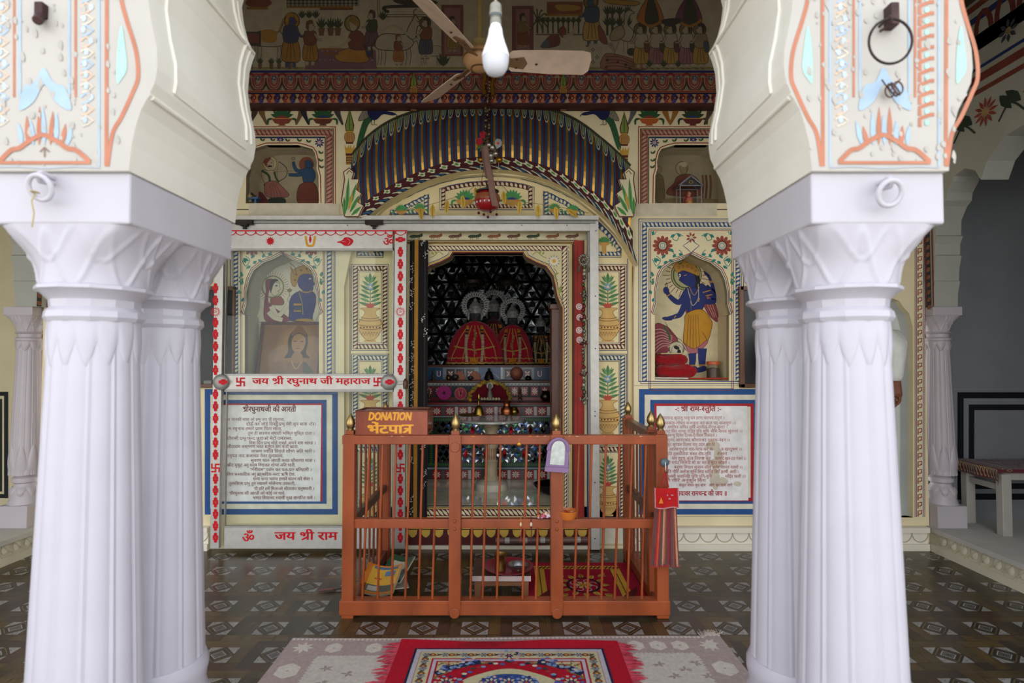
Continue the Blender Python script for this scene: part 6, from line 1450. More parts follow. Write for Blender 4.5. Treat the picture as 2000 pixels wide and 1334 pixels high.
# donation box on the left front corner
c0, c1 = P(694, 851, 2.9), P(835, 803, 2.9); zb = ZT+.024
T = thing('donation_box', 'brown donation box with yellow lettering on the railing corner', 'donation box', ((c0.x+c1.x)/2, 2.98, zb))
H = c1.z-zb
m = MB('92452a'); m.box(c0.x, c1.x, 2.9, 2.912, zb, zb+H); m.box(c0.x, c1.x, 2.912, 3.1, zb, zb+.01); m.box(c0.x, c0.x+.01, 2.912, 3.1, zb, zb+H); m.box(c0.x, c1.x, 3.09, 3.1, zb, zb+H); build('body', m, M_WOOD, T, bevel=.002)
m = MB('cfd6d4'); m.box(c0.x+.01, c1.x-.001, 2.912, 3.09, zb+H-.006, zb+H-.001); m.box(c1.x-.006, c1.x, 2.912, 3.09, zb+.01, zb+H-.006); o = build('glass_lid', m, M_GLASS, T); o['label'] = 'clear lid and side'
m = MB('6e3420'); 
for a, b in (((c0.x, 2.905, zb+H), (c1.x, 2.905, zb+H)), ((c0.x, 3.095, zb+H), (c1.x, 3.095, zb+H)), ((c0.x+.004, 2.9, zb+H), (c0.x+.004, 3.1, zb+H)), ((c1.x-.004, 2.9, zb+H), (c1.x-.004, 3.1, zb+H))): m.bar(a, b, .01, .008)
build('rim', m, M_WOOD, T)
p = Pt(lambda x, y: P(x, y, 2.8995), z0=.0004)
text(p, 'DONATION', 719, 820.5, 13.8, 'e8a024', .07, slant=.22, width=84)
text(p, 'भेंटपात्र', 717, 846, 15.5, 'e8a024', .045, width=89)
o = build('lettering', p, M_GLOSS, T, normals=False); o['label'] = 'orange yellow lettering'
# little arched purple mirror tied to a post
YP = 2.862; c = P(1087, 920, YP); T = thing('arched_mirror', 'small purple arched mirror hung on the railing post', 'mirror', c)
def ar(w_, h, s, n=14): return [(-w_, 0), (w_, 0), (w_*.93, h*s)]+[(w_*.93*cos(pi*i/n), h*s+(h-h*s)*sin(pi*i/n)) for i in range(1, n)]+[(-w_*.93, h*s)]
tl = radians(-5)
def pv(x, z, y=0): return (c.x+x*cos(tl)-z*sin(tl)*-1*.0+z*.09, YP+y, c.z+z-x*.06)
m = MB('8a6d94'); o_ = ar(.058, .162, .62); i_ = [(x*.64, .03+z*.76) for x, z in o_]
m.prism([pv(*q) for q in o_], (0, .016, 0), [[pv(*q) for q in i_]]); 
m.tube([pv(x*.86, .012+z*.9, -.002) for x, z in o_[2:]], .007, 8); m.tube([pv(x*1, z*1, 0) for x, z in o_[2:]], .006, 8); m.bar(pv(-.06, .008, 0), pv(.06, .008, 0), .022, .022); build('frame', m, M_PLASTIC, T, smooth=40)
m = MB('c3cac6'); m.prism([pv(x, z, .004) for x, z in i_], (0, .004, 0)); build('mirror', m, mat('clouded_mirror', .25, .6, nscale=40, namt=.25), T)
# cloth bag on a suction hook
c = P(1299, 904, YG-.045); T = thing('suction_hook', 'grey suction hook stuck on the right front post of the railing', 'hook', c)
m = MB('56676e'); m.lathe([(.022, .008), (.02, .002), (.01, -.004), (.001, -.005)], c, 20, 'y'); build('suction_cup', m, M_PLASTIC, T, smooth=50)
m = MB('b9b9b4'); m.tube([c+Vector((0, -.006, .004)), c+Vector((0, -.012, -.02)), c+Vector((0, -.014, -.04)), c+Vector((.003, -.026, -.046)), c+Vector((.003, -.032, -.036))], .003, 8); build('hook', m, M_METAL, T, smooth=60)
YBG = YG-.06; b_ = lambda x, y: P(x, y, YBG); T = thing('cloth_bag', 'striped red and brown cloth bag hanging on the railing corner', 'bag', b_(1299, 1108))
m = MB('a8281f')
for x0 in (1292, 1305): m.tube([b_(1299, 922), b_((1299+x0)/2, 935), b_(x0, 952)], .005, 6)
build('strap', m, M_CLOTH, T, smooth=60)
cols = ['7c3a38', '5f4a44', 'b5281f', 'c9502c', '8a3a34', '6b5048', 'c9987c', 'd06a34', '6a4a46', '8f1f2a', 'a8202c', '6e4a48', '7c4a40', 'b5302c', 'c9a078', '8a3030']
m = MB()
NB = 48
def bag(u, v):
    a = b_(1279+(1269-1279)*v, 985+v*118+3*sin(u*9)*v); b = b_(1321+(1327-1321)*v, 985+v*120); q = a.lerp(b, u)
    return Vector((q.x, YBG-.012*sin(pi*u)**.5-.008*sin(u*34+v)*(.3+v*.7), q.z))
for i in range(NB):
    vs = [bag(i/NB, j/10) for j in range(11)]+[bag((i+1)/NB, j/10) for j in range(11)]
    m.add(vs, [(j, j+1, 12+j, 11+j) for j in range(10)], cols[i*len(cols)//NB])
build('body', m, M_CLOTH, T, smooth=60, solid=.004)
m = MB('b51a1c'); vs = [bag(i/12, 0) for i in range(13)]
fl = lambda u, v: (lambda a, b: Vector((a.x+(b.x-a.x)*u, YBG-.022-.006*sin(pi*u)-.004*v, a.z-(a.z-b_(0, 989).z+.004*sin(pi*u*2))*v)))(b_(1277, 951), b_(1322, 953))
m.grid(fl, 12, 8); build('flap', m, M_CLOTH, T, smooth=60, solid=.003)
e = MB('c98a8a'); e.tube([fl(0, 0), fl(0, .5), fl(0, 1)]+[fl(i/8, 1) for i in range(1, 9)]+[fl(1, .5), fl(1, 0)], .003, 6); build('piping', e, M_CLOTH, T)
p = Pt(lambda x, y: Vector((b_(x, y).x, YBG-.034, b_(x, y).z))); p.poly([(1283, 980), (1292, 980), (1288, 968)], 'd9822c'); 
for k in range(7): p.ell(1300+(k*5) % 11, 964+(k*7) % 14, 1.6, 1.4, 'c98a8a', 6)
build('embroidery', p, M_CLOTH, T, normals=False)
e = MB('a02028'); e.tube([bag(i/24, 1) for i in range(25)], .004, 6); build('hem', e, M_CLOTH, T)
# packet and plastic cup on the middle rail, threads tied to the rails
zr = ZM+.024
c = P(1071, 1014, 2.9); T = thing('packet', 'crumpled pink and red packet lying on the middle rail by the plastic cup', 'packet', (c.x, 2.905, zr)); rng = random.Random(3)
m = MB(); N = 12
def pk(u, v): q = random.Random(int(u*N)*31+int(v*6)); return (c.x-.055+.11*u, 2.885+.045*v+.0*q.random(), zr+.003+(.012+.022*q.random())*sin(pi*min(max(v, .1), .9))*(.6+.4*sin(pi*u)))
for i in range(N):
    for j in range(6): m.add([pk(i/N, j/6), pk((i+1)/N, j/6), pk((i+1)/N, (j+1)/6), pk(i/N, (j+1)/6)], [(0, 1, 2, 3)], rng.choice(('c9508a', 'd8c9d0', '8a1a2a', 'b5506a', 'd08a4c', '7a2a34', 'e0d4d8')))
build('wrapper', m, M_PLASTIC, T)
c = P(1109, 1014, 2.9); m = MB('c9642c'); m.lathe([(.035, 0), (.042, .012), (.046, .03), (.05, .044), (.048, .044), (.043, .03), (.038, .008), (.001, .006)], (c.x, 2.905, zr), 24, col='c9702c'); 
for i in range(10): a = i*.63; m.ball((c.x+.03*cos(a), 2.905+.03*sin(a), zr+.03), .012, 7, 5, (1, 1, .5), ('c2402c', 'd9a084', 'd0601c')[i % 3])
T = thing('plastic_cup', 'low orange plastic cup of powder on the middle rail', 'cup', (c.x, 2.905, zr)); build('cup', m, M_PLASTIC, T, smooth=50)
for px, y0, cs, lab in ((1017, 1006, ('b5762c', 'd9c08a', 'a03028'), 'knotted yellow and red thread tied round the middle rail'), (1037, 1006, ('5a1f2a', 'd8c9b0', '5a1f2a'), 'dark red thread with a pale bead tied round the middle rail')):
    c = P(px, 1021, YG); T = thing('tied_thread', lab, 'thread', (c.x, YG, ZM-.03)); m = MB(cs[0]); m.tube([(c.x, YG+.026*cos(a), ZM+.029*sin(a)) for a in [2*pi*k/16 for k in range(16)]], .003, 6, closed=True); 
    m.tube([(c.x, YG-.027, ZM+.01), (c.x+.003, YG-.029, ZM-.03), (c.x-.002, YG-.028, ZM-.09)], .0025, 6, cs[2]); build('thread', m, M_CLOTH, T)
    m = MB(cs[1]); m.ball((c.x, YG-.029, ZM), .008, 8, 6, (.8, .6, 1.4)); build('bead', m, M_PLASTIC, T, smooth=60)
c = P(1014, 858, YG-.03); T = thing('pendant', 'tiny gold pendant hanging from the top rail', 'pendant', (c.x, YG-.03, ZT-.05)); m = MB('b98a34'); m.tube([(c.x, YG-.03, ZT+.01), (c.x, YG-.031, ZT-.012)], .0015, 6); m.lathe([(.009, -.002), (.011, 0), (.009, .002), (.001, .003)], (c.x, YG-.031, ZT-.022), 14, 'y'); build('charm', m, M_METAL, T, smooth=50)
# ---------------- things on the floor inside the railing
ys, y2 = 3.14, 3.42; c0, c1 = P(922, 1130, ys), P(1037, 1130, ys); zt = c0.z+.012
T = thing('low_stool', 'low wooden stool with a worn white front edge inside the railing', 'stool', ((c0.x+c1.x)/2, (ys+y2)/2, 0))
m = MB('5c3a30'); m.box(c0.x, c1.x, ys+.006, y2, zt-.028, zt); m.box(c0.x, c1.x, ys, ys+.006, zt-.028, zt, 'c9b4b0'); build('seat', m, M_WOOD, T, bevel=.002)
for x in (c0.x+.012, c1.x-.047):
    for y in (ys+.02, y2-.05): m = MB('9c6a4a'); m.box(x, x+.035, y, y+.035, 0, zt-.028); build('leg', m, M_WOOD, T, bevel=.002)
m = MB('8f5f42'); m.box(c0.x+.04, c1.x-.04, ys+.022, ys+.036, zt-.06, zt-.028); m.box(c0.x+.04, c1.x-.04, y2-.04, y2-.026, zt-.06, zt-.028); build('apron', m, M_WOOD, T)
tc_ = Vector((P(993, 1112, 3.22).x, 3.25, zt)); m = MB('9c3440'); m.lathe([(.001, 0), (.105, 0), (.135, .014), (.14, .02), (.134, .02), (.104, .006), (.001, .005)], tc_, 40); tag(build('tray', m, M_PLASTIC, smooth=40, origin=tc_), 'round red plastic tray on the low stool', 'tray')
c = Vector((P(977, 1112, 3.2).x, 3.21, zt+.006)); m = MB('a9844a'); m.lathe([(.026, 0), (.03, .003), (.029, .05), (.033, .085), (.038, .092), (.034, .092), (.027, .05), (.026, .006), (.001, .005)], c, 28); tag(build('brass_tumbler', m, M_METAL, smooth=50, origin=c), 'brass tumbler on the red tray', 'tumbler')
c = Vector((P(1012, 1112, 3.2).x, 3.21, zt+.006)); m = MB('b9bcbe'); m.lathe([(.03, 0), (.045, .012), (.056, .034), (.059, .036), (.054, .034), (.042, .012), (.001, .006)], c, 28); T = thing('steel_bowl', 'small steel bowl beside the tumbler on the red tray', 'bowl', c); build('bowl', m, M_METAL, T, smooth=50)
m = MB('3f6a30'); m.ball(c+Vector((.0, -.056, .02)), .005, 6, 4); build('leaf_fragment', m, M_CLOTH, T)
# red and gold mat
mx0, mx1, my0, my1 = .085, .735, 3.02, 3.66
p = Pt(lambda x, y: (x, y, .008), (0, 0, 1), z0=.0006, step=5e-6); p.box(mx0, mx1, my0, my1, .0006, .008, 'a80f2a')
p.rect(mx0, my0, mx1, my1, 'b01030')
G = 'e0b03c'
def goldband(a, b, w):
    strip(p, a, b, w, G, '6b1a18', w*.42, .5); A, B = Vector(a), Vector(b)
    d = (B-A).normalized(); n = Vector((-d.y, d.x)); p.line([A+n*w/2, B+n*w/2], w*.1, '7a2a1c'); p.line([A, B], w*.08, '5a1420')
goldband((.135, my0), (.135, my1-.06), -.062); goldband((.6, my0), (.6, my1-.06), -.062); goldband((.135, my1-.115), (.662, my1-.115), .055)
fx, fy = .41, 3.3
for k in range(12): a = k*pi/6; p.leaf((fx+.09*cos(a), fy+.1*sin(a)), (fx+.15*cos(a), fy+.17*sin(a)), .035, ('e0bc4c', 'c09838')[k % 2], '6b4a1c')
p.ell(fx, fy, .1, .11, '2a1420', 20); p.ell(fx, fy, .085, .095, 'b01030', 20)
for k in range(8): a = k*pi/4+.3; p.arc(fx+.06*cos(a), fy+.065*sin(a), .02, .022, k*45, k*45+220, .006, 'cbb4c4', 8)
p.flower(fx, fy, .055, 6, 'd9c070', 'd08a2c')
for sx in (-1, 1):
    for sy in (-1, 1): p.leaf((fx+sx*.1, fy+sy*.12), (fx+sx*.15, fy+sy*.18), .03, 'c9a83c'); p.leaf((fx+sx*.1, fy+sy*.12), (fx+sx*.155, fy+sy*.14), .025, 'a8822c')
tag(build('prayer_mat', p, M_RUG, normals=False, origin=((mx0+mx1)/2, 3.3, 0)), 'deep red mat with gold leaf borders inside the railing', 'mat')
# magazines propped on a low folding stand, grey paper beneath
def sheet(name, lab, cx, cy, z, w, d, rot, tilt, curl, col, thick, marks=None, colr='d6cfae'):
    T = thing(name, lab, 'magazine' if name == 'magazine' else 'newspaper', (cx, cy, z)); R = Euler((tilt, 0, rot)).to_matrix()
    f = lambda u, v, e=0: Vector((cx, cy, z))+R @ Vector(((u-.5)*w, (v-.5)*d, curl*(2*u-1)**2+e))
    m = MB(colr); n = 14
    vs = [f(i/n, j, e) for e in (0, -thick) for j in (0, 1) for i in range(n+1)]; k = n+1
    fs = []
    for i in range(n): fs += [(2*k+i, 2*k+i+1, 3*k+i+1, 3*k+i), (i, i+1, 2*k+i+1, 2*k+i), (k+i, k+i+1, 3*k+i+1, 3*k+i)]
    fs += [(0, k, 3*k, 2*k), (n, k+n, 3*k+n, 2*k+n)]; m.add(vs, fs); build('pages', m, M_PAINT, T)
    p = Pt(lambda u, v: f(u, v, .0004), tuple(R @ Vector((0, 0, 1))), z0=0)
    for i in range(n): p.z = 0; p.rect(i/n, 0, (i+1)/n, 1, col)
    p.z = .0006
    for (u0, v0, u1, v1, cc) in marks or (): 
        k2 = max(1, int((u1-u0)*n)); z_ = p.z
        for i in range(k2): p.z = z_; p.rect(u0+(u1-u0)*i/k2, v0, u0+(u1-u0)*(i+1)/k2, v1, cc)
        p.z = z_+.0004
    build('cover', p, M_GLOSS, T, normals=False)
bx0 = P(745, 1150, 3.2).x
sheet('newspaper', 'grey folded newspaper lying under the magazines', bx0-.0, 3.25, .045, .26, .2, .3, .05, .0, 'a09c94', .006, ((.1, .1, .45, .9, 'b5b1a8'), (.55, .1, .9, .6, '8a8780')))
sheet('magazine', 'green covered magazine behind the yellow one inside the railing', bx0+.06, 3.33, .085, .15, .19, -.35, .5, .02, '2f4a34', .012, ((.1, .1, .9, .3, '55604a'), (.2, .5, .8, .8, 'b5b29a')))
sheet('magazine', 'yellow and orange magazine curling on its stand inside the railing', bx0+.0, 3.2, .075, .2, .19, -.12, .5, .03, 'c9752c', .014, ((.14, .06, .97, .93, 'd0a03c'), (.16, .07, .95, .3, '5a5a52'), (.2, .1, .5, .26, 'a8a498'), (.55, .62, .85, .8, '5f7a9a'), (.3, .5, .5, .54, 'b5402c'), (.2, .85, .9, .93, '3f6a8a')))
T = thing('book_stand', 'low dark folding stand holding the magazines', 'stand', (bx0, 3.24, 0)); m = MB('2a201b'); 
for s in (-1, 1): m.bar((bx0-s*.09, 3.26, .004), (bx0+s*.07, 3.26, .05), .012, .1, up=(0, 0, 1))
build('legs', m, M_WOOD, T)
q = PZ(640, 1153, .006); T = thing('incense_bundle', 'dark reddish bundle of sticks on the floor left of the railing', 'sticks', q); m = MB('6b2f22')
for i in range(7): a = Vector((q.x-.05+.008*i, q.y-.01+.003*i, .008+.002*(i % 3))); m.tube([a, a+Vector((.075, .012, .002))], .0035, 6)
build('sticks', m, M_WOOD, T); m = MB('17130f'); m.tube([q+Vector((.03, 0, .006)), q+Vector((.11, .02, .006))], [.005, .003], 6); build('handle', m, M_WOOD, T)
# ======================================================= rugs in the foreground
# pale flat-woven rug
x0, x1, ya, yb = -1.02, .975, 2.1, 2.70
def dh(x, y): return (x+(.02*(y-2.7)*-1 if x > 0 else 0)*.9, y+.012*sin(x*2.3)+(.02 if x > .9 and y > 2.6 else 0), .004)
p = Pt(dh, (0, 0, 1), z0=0, step=5e-6)
DB, DF = 'b3a19c', 'd0c9be'
for i in range(20):
    a, b = x0+(x1-x0)*i/20, x0+(x1-x0)*(i+1)/20; n = len(p.v)
    vs = [Vector(dh(a, ya)), Vector(dh(b, ya)), Vector(dh(b, yb)), Vector(dh(a, yb))]; p.add(vs+[v-Vector((0, 0, .0036)) for v in vs], [(0, 1, 2, 3), (0, 1, 5, 4), (2, 3, 7, 6)]+([(0, 3, 7, 4)] if i == 0 else [])+([(1, 2, 6, 5)] if i == 19 else []), DB)
p.z = 2e-5
p.rect(x0+.17, ya, x1-.17, yb-.16, DF)
z = p.z
for i in range(100):
    p.z = z; x = x0+.02*i; p.poly([(x, yb-.012), (x+.01, yb-.024), (x+.02, yb-.012), (x+.01, yb-.006)], 'e0d8cc'); 
    if x0+.17 < x < x1-.18: p.poly([(x, yb-.165), (x+.01, yb-.152), (x+.02, yb-.165)], DF)
for i in range(int((yb-.17-ya)/.02)):
    p.z = z; y = ya+.02*i
    for xx, d in ((x0+.17, -.012), (x1-.17, .012)): p.poly([(xx, y), (xx+d, y+.01), (xx, y+.02)], DF)
def hexa(x, y, r): p.poly([(x+r*cos(a)*.9, y+r*sin(a)) for a in [pi/6+k*pi/3 for k in range(6)]], 'd8d0c4'); p.ell(x, y, .006, .006, DB, 6)
for x in (-.8, -.62, -.44, -.26, -.08, .1, .28, .46, .56, .66, .76): p.z = z; hexa(x, yb-.09, .045)
for y in (2.42, 2.2, 1.98, 1.76): p.z = z; hexa(x0+.085, y, .06); p.z = z; hexa(x1-.085, y, .06)
for sx in (x0+.08, x1-.08):
    p.z = z
    for k in range(8): a = k*pi/4; p.leaf((sx, yb-.09), (sx+.05*cos(a), yb-.09+.05*sin(a)), .02, 'd8d0c4')
rng = random.Random(5)
for (x, y) in ((-.78, 2.44), (-.68, 2.4), (-.76, 2.33), (-.65, 2.31), (-.8, 2.26), (.62, 2.45), (.78, 2.46), (.66, 2.36), (.8, 2.36), (.72, 2.41), (-.7, 2.1), (.7, 2.1)):
    p.z = z
    for k in range(5): a = k*1.25+rng.random(); p.leaf((x, y), (x+.032*cos(a), y+.025*sin(a)), .012, 'a5968f')
for y in (2.24, 2.22):
    for i in range(24):
        for s in (-1, 1): p.z = z; x = s*(.36+.014*i)-.02; p.rect(x, y, x+.008, y+.01, 'b09c98')
f = MB('b5a99c')
for i in range(90):
    x = x1-.06+rng.uniform(-.03, .06); a = Vector(dh(x, yb-.01)); f.tube([a, a+Vector((rng.uniform(-.02, .03), rng.uniform(.0, .04), rng.uniform(.001, .01)))], .0012, 4)
T = thing('flat_woven_rug', 'pale grey flat-woven rug with hexagons lying before the railing', 'rug', (0, 2.4, 0))
build('weave', p, M_RUG, T, normals=False); o = build('frayed_corner', f, M_CLOTH, T); o['kind'] = 'stuff'
# red pile carpet with a medallion
cx0, cx1, cy0, cy1 = -.505, .48, 1.965, 2.635
def ct(x, y):
    e = max(0, (y-(cy1-.06))/.06); return (x, y, .016+.004*sin(x*9)*e+.006*e*e*abs(sin(x*3.2)))
p = Pt(ct, (0, 0, 1), z0=0, step=5e-6); NX, NY = 40, 30
for i in range(NX):
    for j in range(NY):
        a, b, c, d = cx0+(cx1-cx0)*i/NX, cx0+(cx1-cx0)*(i+1)/NX, cy0+(cy1-cy0)*j/NY, cy0+(cy1-cy0)*(j+1)/NY
        p.add([ct(a, c), ct(b, c), ct(b, d), ct(a, d)], [(0, 1, 2, 3)], 'b81028')
def seg(fn, x0, y0, x1, y1, col):      # rectangle cut fine enough to follow the pile
    z = p.z; n = max(1, int(abs(x1-x0)/.025)); k = max(1, int(abs(y1-y0)/.033))
    for i in range(n):
        for j in range(k): p.z = z; p.rect(x0+(x1-x0)*i/n, y0+(y1-y0)*j/k, x0+(x1-x0)*(i+1)/n, y0+(y1-y0)*(j+1)/k, col)
    p.z = z+6e-5
def rg(ins, w, col):
    a, b, c, d = cx0+ins+.03, cx1-ins-.03, cy0+ins, cy1-ins-.02
    seg(0, a, c, b, c+w, col); seg(0, a, d-w, b, d, col); seg(0, a, c+w, a+w, d-w, col); seg(0, b-w, c+w, b, d-w, col)
p.z = .0008
rg(.045, .012, '1c2244'); rg(.055, .02, 'c2bcc4'); rg(.077, .055, 'cdc39a'); rg(.132, .008, 'b0283a'); rg(.14, .014, 'c9bcc8'); rg(.156, .006, 'b81028')
rng = random.Random(21); z = p.z
ins = .104; a, b, c, d = cx0+ins+.03, cx1-ins-.03, cy0+ins, cy1-ins-.02
per = [(a+(b-a)*t/26, d) for t in range(27)]+[(a, c+(d-c)*t/24) for t in range(24)]+[(b, c+(d-c)*t/24) for t in range(24)]
for i, (x, y) in enumerate(per):
    p.z = z; k = i % 3
    if k == 0: p.flower(x, y, .02, 6, '5f7a9a', 'a8742c')
    elif k == 1: p.ell(x, y, .017, .013, '8a4a24', 8); p.ell(x, y, .007, .006, 'c9a050', 6)
    else: p.leaf((x-.014, y-.01), (x+.014, y+.01), .01, '3a4a3a'); p.leaf((x-.012, y+.012), (x+.01, y-.008), .008, '5f3a24')
mx, my = (cx0+cx1)/2, (cy0+cy1)/2
ia, ib, ic, id_ = cx0+.2, cx1-.2, cy0+.17, cy1-.19
p.z = z
for sx in (-1, 1):              # corner spandrels
    for sy in (-1, 1):
        X = lambda t: mx+sx*t; Y = lambda t: my+sy*t; hx, hy = (cx1-cx0)/2-.192, (cy1-cy0)/2-.182
        p.z = z; pts = [(X(hx), Y(hy)), (X(hx*.22), Y(hy)), (X(hx*.36), Y(hy*.93)), (X(hx*.52), Y(hy*.9)), (X(hx*.62), Y(hy*.76)), (X(hx*.78), Y(hy*.66)), (X(hx*.86), Y(hy*.46)), (X(hx*.96), Y(hy*.34)), (X(hx), Y(hy*.16))]
        p.poly(pts, 'cbb98a'); p.line(pts[1:], .014, '8a6a3a'); 
        q = [(X(hx), Y(hy)), (X(hx*.4), Y(hy)), (X(hx*.6), Y(hy*.9)), (X(hx*.7), Y(hy*.78)), (X(hx*.86), Y(hy*.68)), (X(hx*.93), Y(hy*.5)), (X(hx), Y(hy*.4))]
        p.line([((q[i][0]), q[i][1]) for i in range(1, 7)], .034, '22284c')
        for k in range(26):
            t = rng.random(); i = 1+int(t*5); f_ = t*5-int(t*5); x = q[i][0]*(1-f_)+q[i+1][0]*f_+rng.uniform(-.02, .02); y = q[i][1]*(1-f_)+q[i+1][1]*f_+rng.uniform(-.02, .02)
            p.ell(x, y, rng.uniform(.006, .012), rng.uniform(.005, .01), rng.choice(('7f9ac9', '4a64a8', 'd0c9b0', '2a3060', 'a03a3a', '8fa8c4')), 6)
        for k in range(16): x, y = X(hx*rng.uniform(.7, .98)), Y(hy*rng.uniform(.78, .98)); p.leaf((x, y), (x+rng.uniform(-.02, .02), y+rng.uniform(-.02, .02)), .008, rng.choice(('8a3a2c', '4a5a3a', 'a8742c')))
def rosette(x, y, r):
    p.flower(x, y, r, 8, 'cbc3a0', '2a3060'); p.flower(x, y, r*.6, 6, '2a3060', 'c9504a'); 
    for k in range(10): a = k*.63; p.ell(x+r*1.25*cos(a), y+r*1.25*sin(a), .008, .008, rng.choice(('7f9ac9', 'd0a8a8', '2a3060', '4a64a8')), 6)
p.z = z+4e-4
p.blob([(mx-.19, my), (mx-.1, my+.07), (mx, my+.1), (mx+.1, my+.07), (mx+.19, my), (mx+.1, my-.07), (mx, my-.1), (mx-.1, my-.07)], 'cbc39a'); p.blob([(mx-.12, my), (mx-.06, my+.05), (mx, my+.06), (mx+.06, my+.05), (mx+.12, my), (mx+.06, my-.05), (mx, my-.06), (mx-.06, my-.05)], '2f4a86')
for dx in (-.07, 0, .07): rosette(mx+dx, my, .032)
for k in range(44):
    a = 2*pi*k/44; x, y = mx+.19*cos(a)*(1+.05*(k % 2)), my+.135*sin(a)*(1+.07*(k % 3)); p.ell(x, y, .012, .009, ('4a64a8', 'd8d0c0', '22284c', '7fa0c4', 'b0343c', '3a4a3a')[k % 6], 6)
for dx, dy in ((-.25, 0), (.25, 0), (0, .2), (0, -.2)): rosette(mx+dx, my+dy, .034)
for dx, dy in ((-.17, .16), (.17, .16), (-.17, -.16), (.17, -.16)): 
    for k in range(7): a = k*.9; p.ell(mx+dx+.028*cos(a), my+dy+.028*sin(a), .01, .008, ('4a64a8', 'd8d0c0', '7fa0c4')[k % 3], 6)
T = thing('red_carpet', 'small red pile carpet with a blue medallion and fringes on the pale rug', 'carpet', ((cx0+cx1)/2, (cy0+cy1)/2, .004))
b = MB('8c1622'); b.box(cx0, cx1, cy0, cy1, .0045, .0155); p.add(b.v, b.f, 'a01226')
build('pile', p, M_RUG, T, normals=False)
for s, X in ((-1, cx0), (1, cx1)):
    f = MB('c2243c'); rng = random.Random(40+s); y = cy0
    while y < cy1:
        L = rng.uniform(.035, .085); w = rng.uniform(.008, .02); dy = rng.uniform(-.02, .015); c = jit('cb3a50' if rng.random() < .6 else 'b5203a', .12)
        f.add([(X-s*.004, y-w/2, .013), (X-s*.004, y+w/2, .013), (X+s*L, y+dy+.002, .006), (X+s*L*.6, y+dy*.5-w*.2, .014)], [(0, 1, 2, 3)], c); y += w*.62
    o = build('fringe', f, M_CLOTH, T, solid=.0015); o['kind'] = 'stuff'; o['label'] = 'pinkish red fringe'
# ======================================================= fan, bulb, hanging ornaments, rings
c = P(937, 117, 3.05)
T = thing('ceiling_fan', 'dusty tan ceiling fan with three blades under the dark mural', 'fan', c)
m = MB('c99a6c'); m.lathe([(.001, -.055), (.04, -.052), (.075, -.035), (.09, -.01), (.092, .02), (.08, .045), (.05, .06), (.02, .065)], c, 32); m.lathe([(.05, -.052), (.05, -.046)], c, 24, col='7a5636'); m.lathe([(.094, .0), (.096, .006), (.094, .012)], c, 32, col='8a6440'); build('motor', m, M_GLOSS, T, smooth=50)
m = MB('a8925c'); m.tube([c+Vector((0, 0, .06)), c+Vector((0, 0, .1)), c+Vector((0, 0, .1001)), Vector((c.x, c.y, 4.12))], [.03, .045, .013, .013], 12); m.lathe([(.013, 3.98-c.z), (.06, 4.04-c.z), (.07, 4.12-c.z)], c, 20); build('rod', m, M_PAINT, T, smooth=40)
for k, a in enumerate((4, 126, 246)):
    a = radians(a); d = Vector((cos(a), sin(a), 0)); n = Vector((-sin(a), cos(a), -.5)).normalized(); up = d.cross(n)
    m = MB('ecd2bc'); out = [(.16, -.05), (.175, -.065), (.22, -.07), (.4, -.078), (.56, -.08), (.6, -.07), (.61, -.03), (.605, .04), (.58, .065), (.4, .068), (.22, .06), (.175, .06), (.16, .045), (.168, 0)]
    m.prism([c+d*x+n*y+Vector((0, 0, -.005)) for x, y in out], up*.005); b = build('blade', m, M_PAINT, T, bevel=.0015)
    q = MB('8a6a4c'); q.prism([c+d*x+n*y+Vector((0, 0, -.012)) for x, y in ((.07, -.03), (.15, -.022), (.24, -.035), (.26, 0), (.24, .035), (.15, .022), (.07, .03))], up*.006); 
    for x, y in ((.2, -.025), (.2, .025), (.31, 0)): q.ball(c+d*x+n*y-up*.0+Vector((0, 0, -.014)), .008, 8, 5, (1, 1, .5), '5a4434')
    build('bracket', q, M_PAINT, b)
# bulb hanging from the crown of the front arch
YB_ = 1.62; b_ = lambda y: P(968, y, YB_); x, z0 = b_(148).x, b_(148).z; k = .075/52*1.0
def Zb(y): return b_(y).z
s = YB_/F
T = thing('light_bulb', 'white unlit light bulb hanging on a cord in the front arch', 'bulb', b_(148))
m = MB('e8e8e8'); m.lathe([(r*s, Zb(y)-z0) for r, y in ((1, 148.2), (9, 147), (18, 142), (24, 132), (26.5, 120), (26.5, 113))], b_(148), 32, col='c9ccd2'); o = build('diffuser', m, M_PLASTIC, T, smooth=60)
m = MB('f0f0f0'); m.lathe([(r*s, Zb(y)-z0) for r, y in ((27, 113), (27, 108), (24, 98), (19, 84), (15, 70), (13.5, 58), (10.5, 50), (9.5, 46))], b_(148), 32); build('bulb_body', m, M_PLASTIC, T, smooth=60)
m = MB('8d8a80'); m.lathe([(r*s, Zb(y)-z0) for r, y in ((10, 50), (11.5, 46), (11, 40), (9.5, 37), (12, 34), (13, 27), (12, 22), (11, 20), (12, 17), (11, 10), (7, 6), (2.5, 2))], b_(148), 24); m.lathe([(12.2*s, Zb(35)-z0), (12.8*s, Zb(31)-z0), (12.2*s, Zb(29)-z0)], b_(148), 24, col='4f5a5c'); build('holder', m, M_PLASTIC, T, smooth=30)
m = MB('d9b9a8'); m.tube([b_(4), b_(-30), Vector((x+.004, YB_, 2.7)), Vector((x, YB_, 3.02))], .0028, 8); build('cord', m, M_PLASTIC, T)
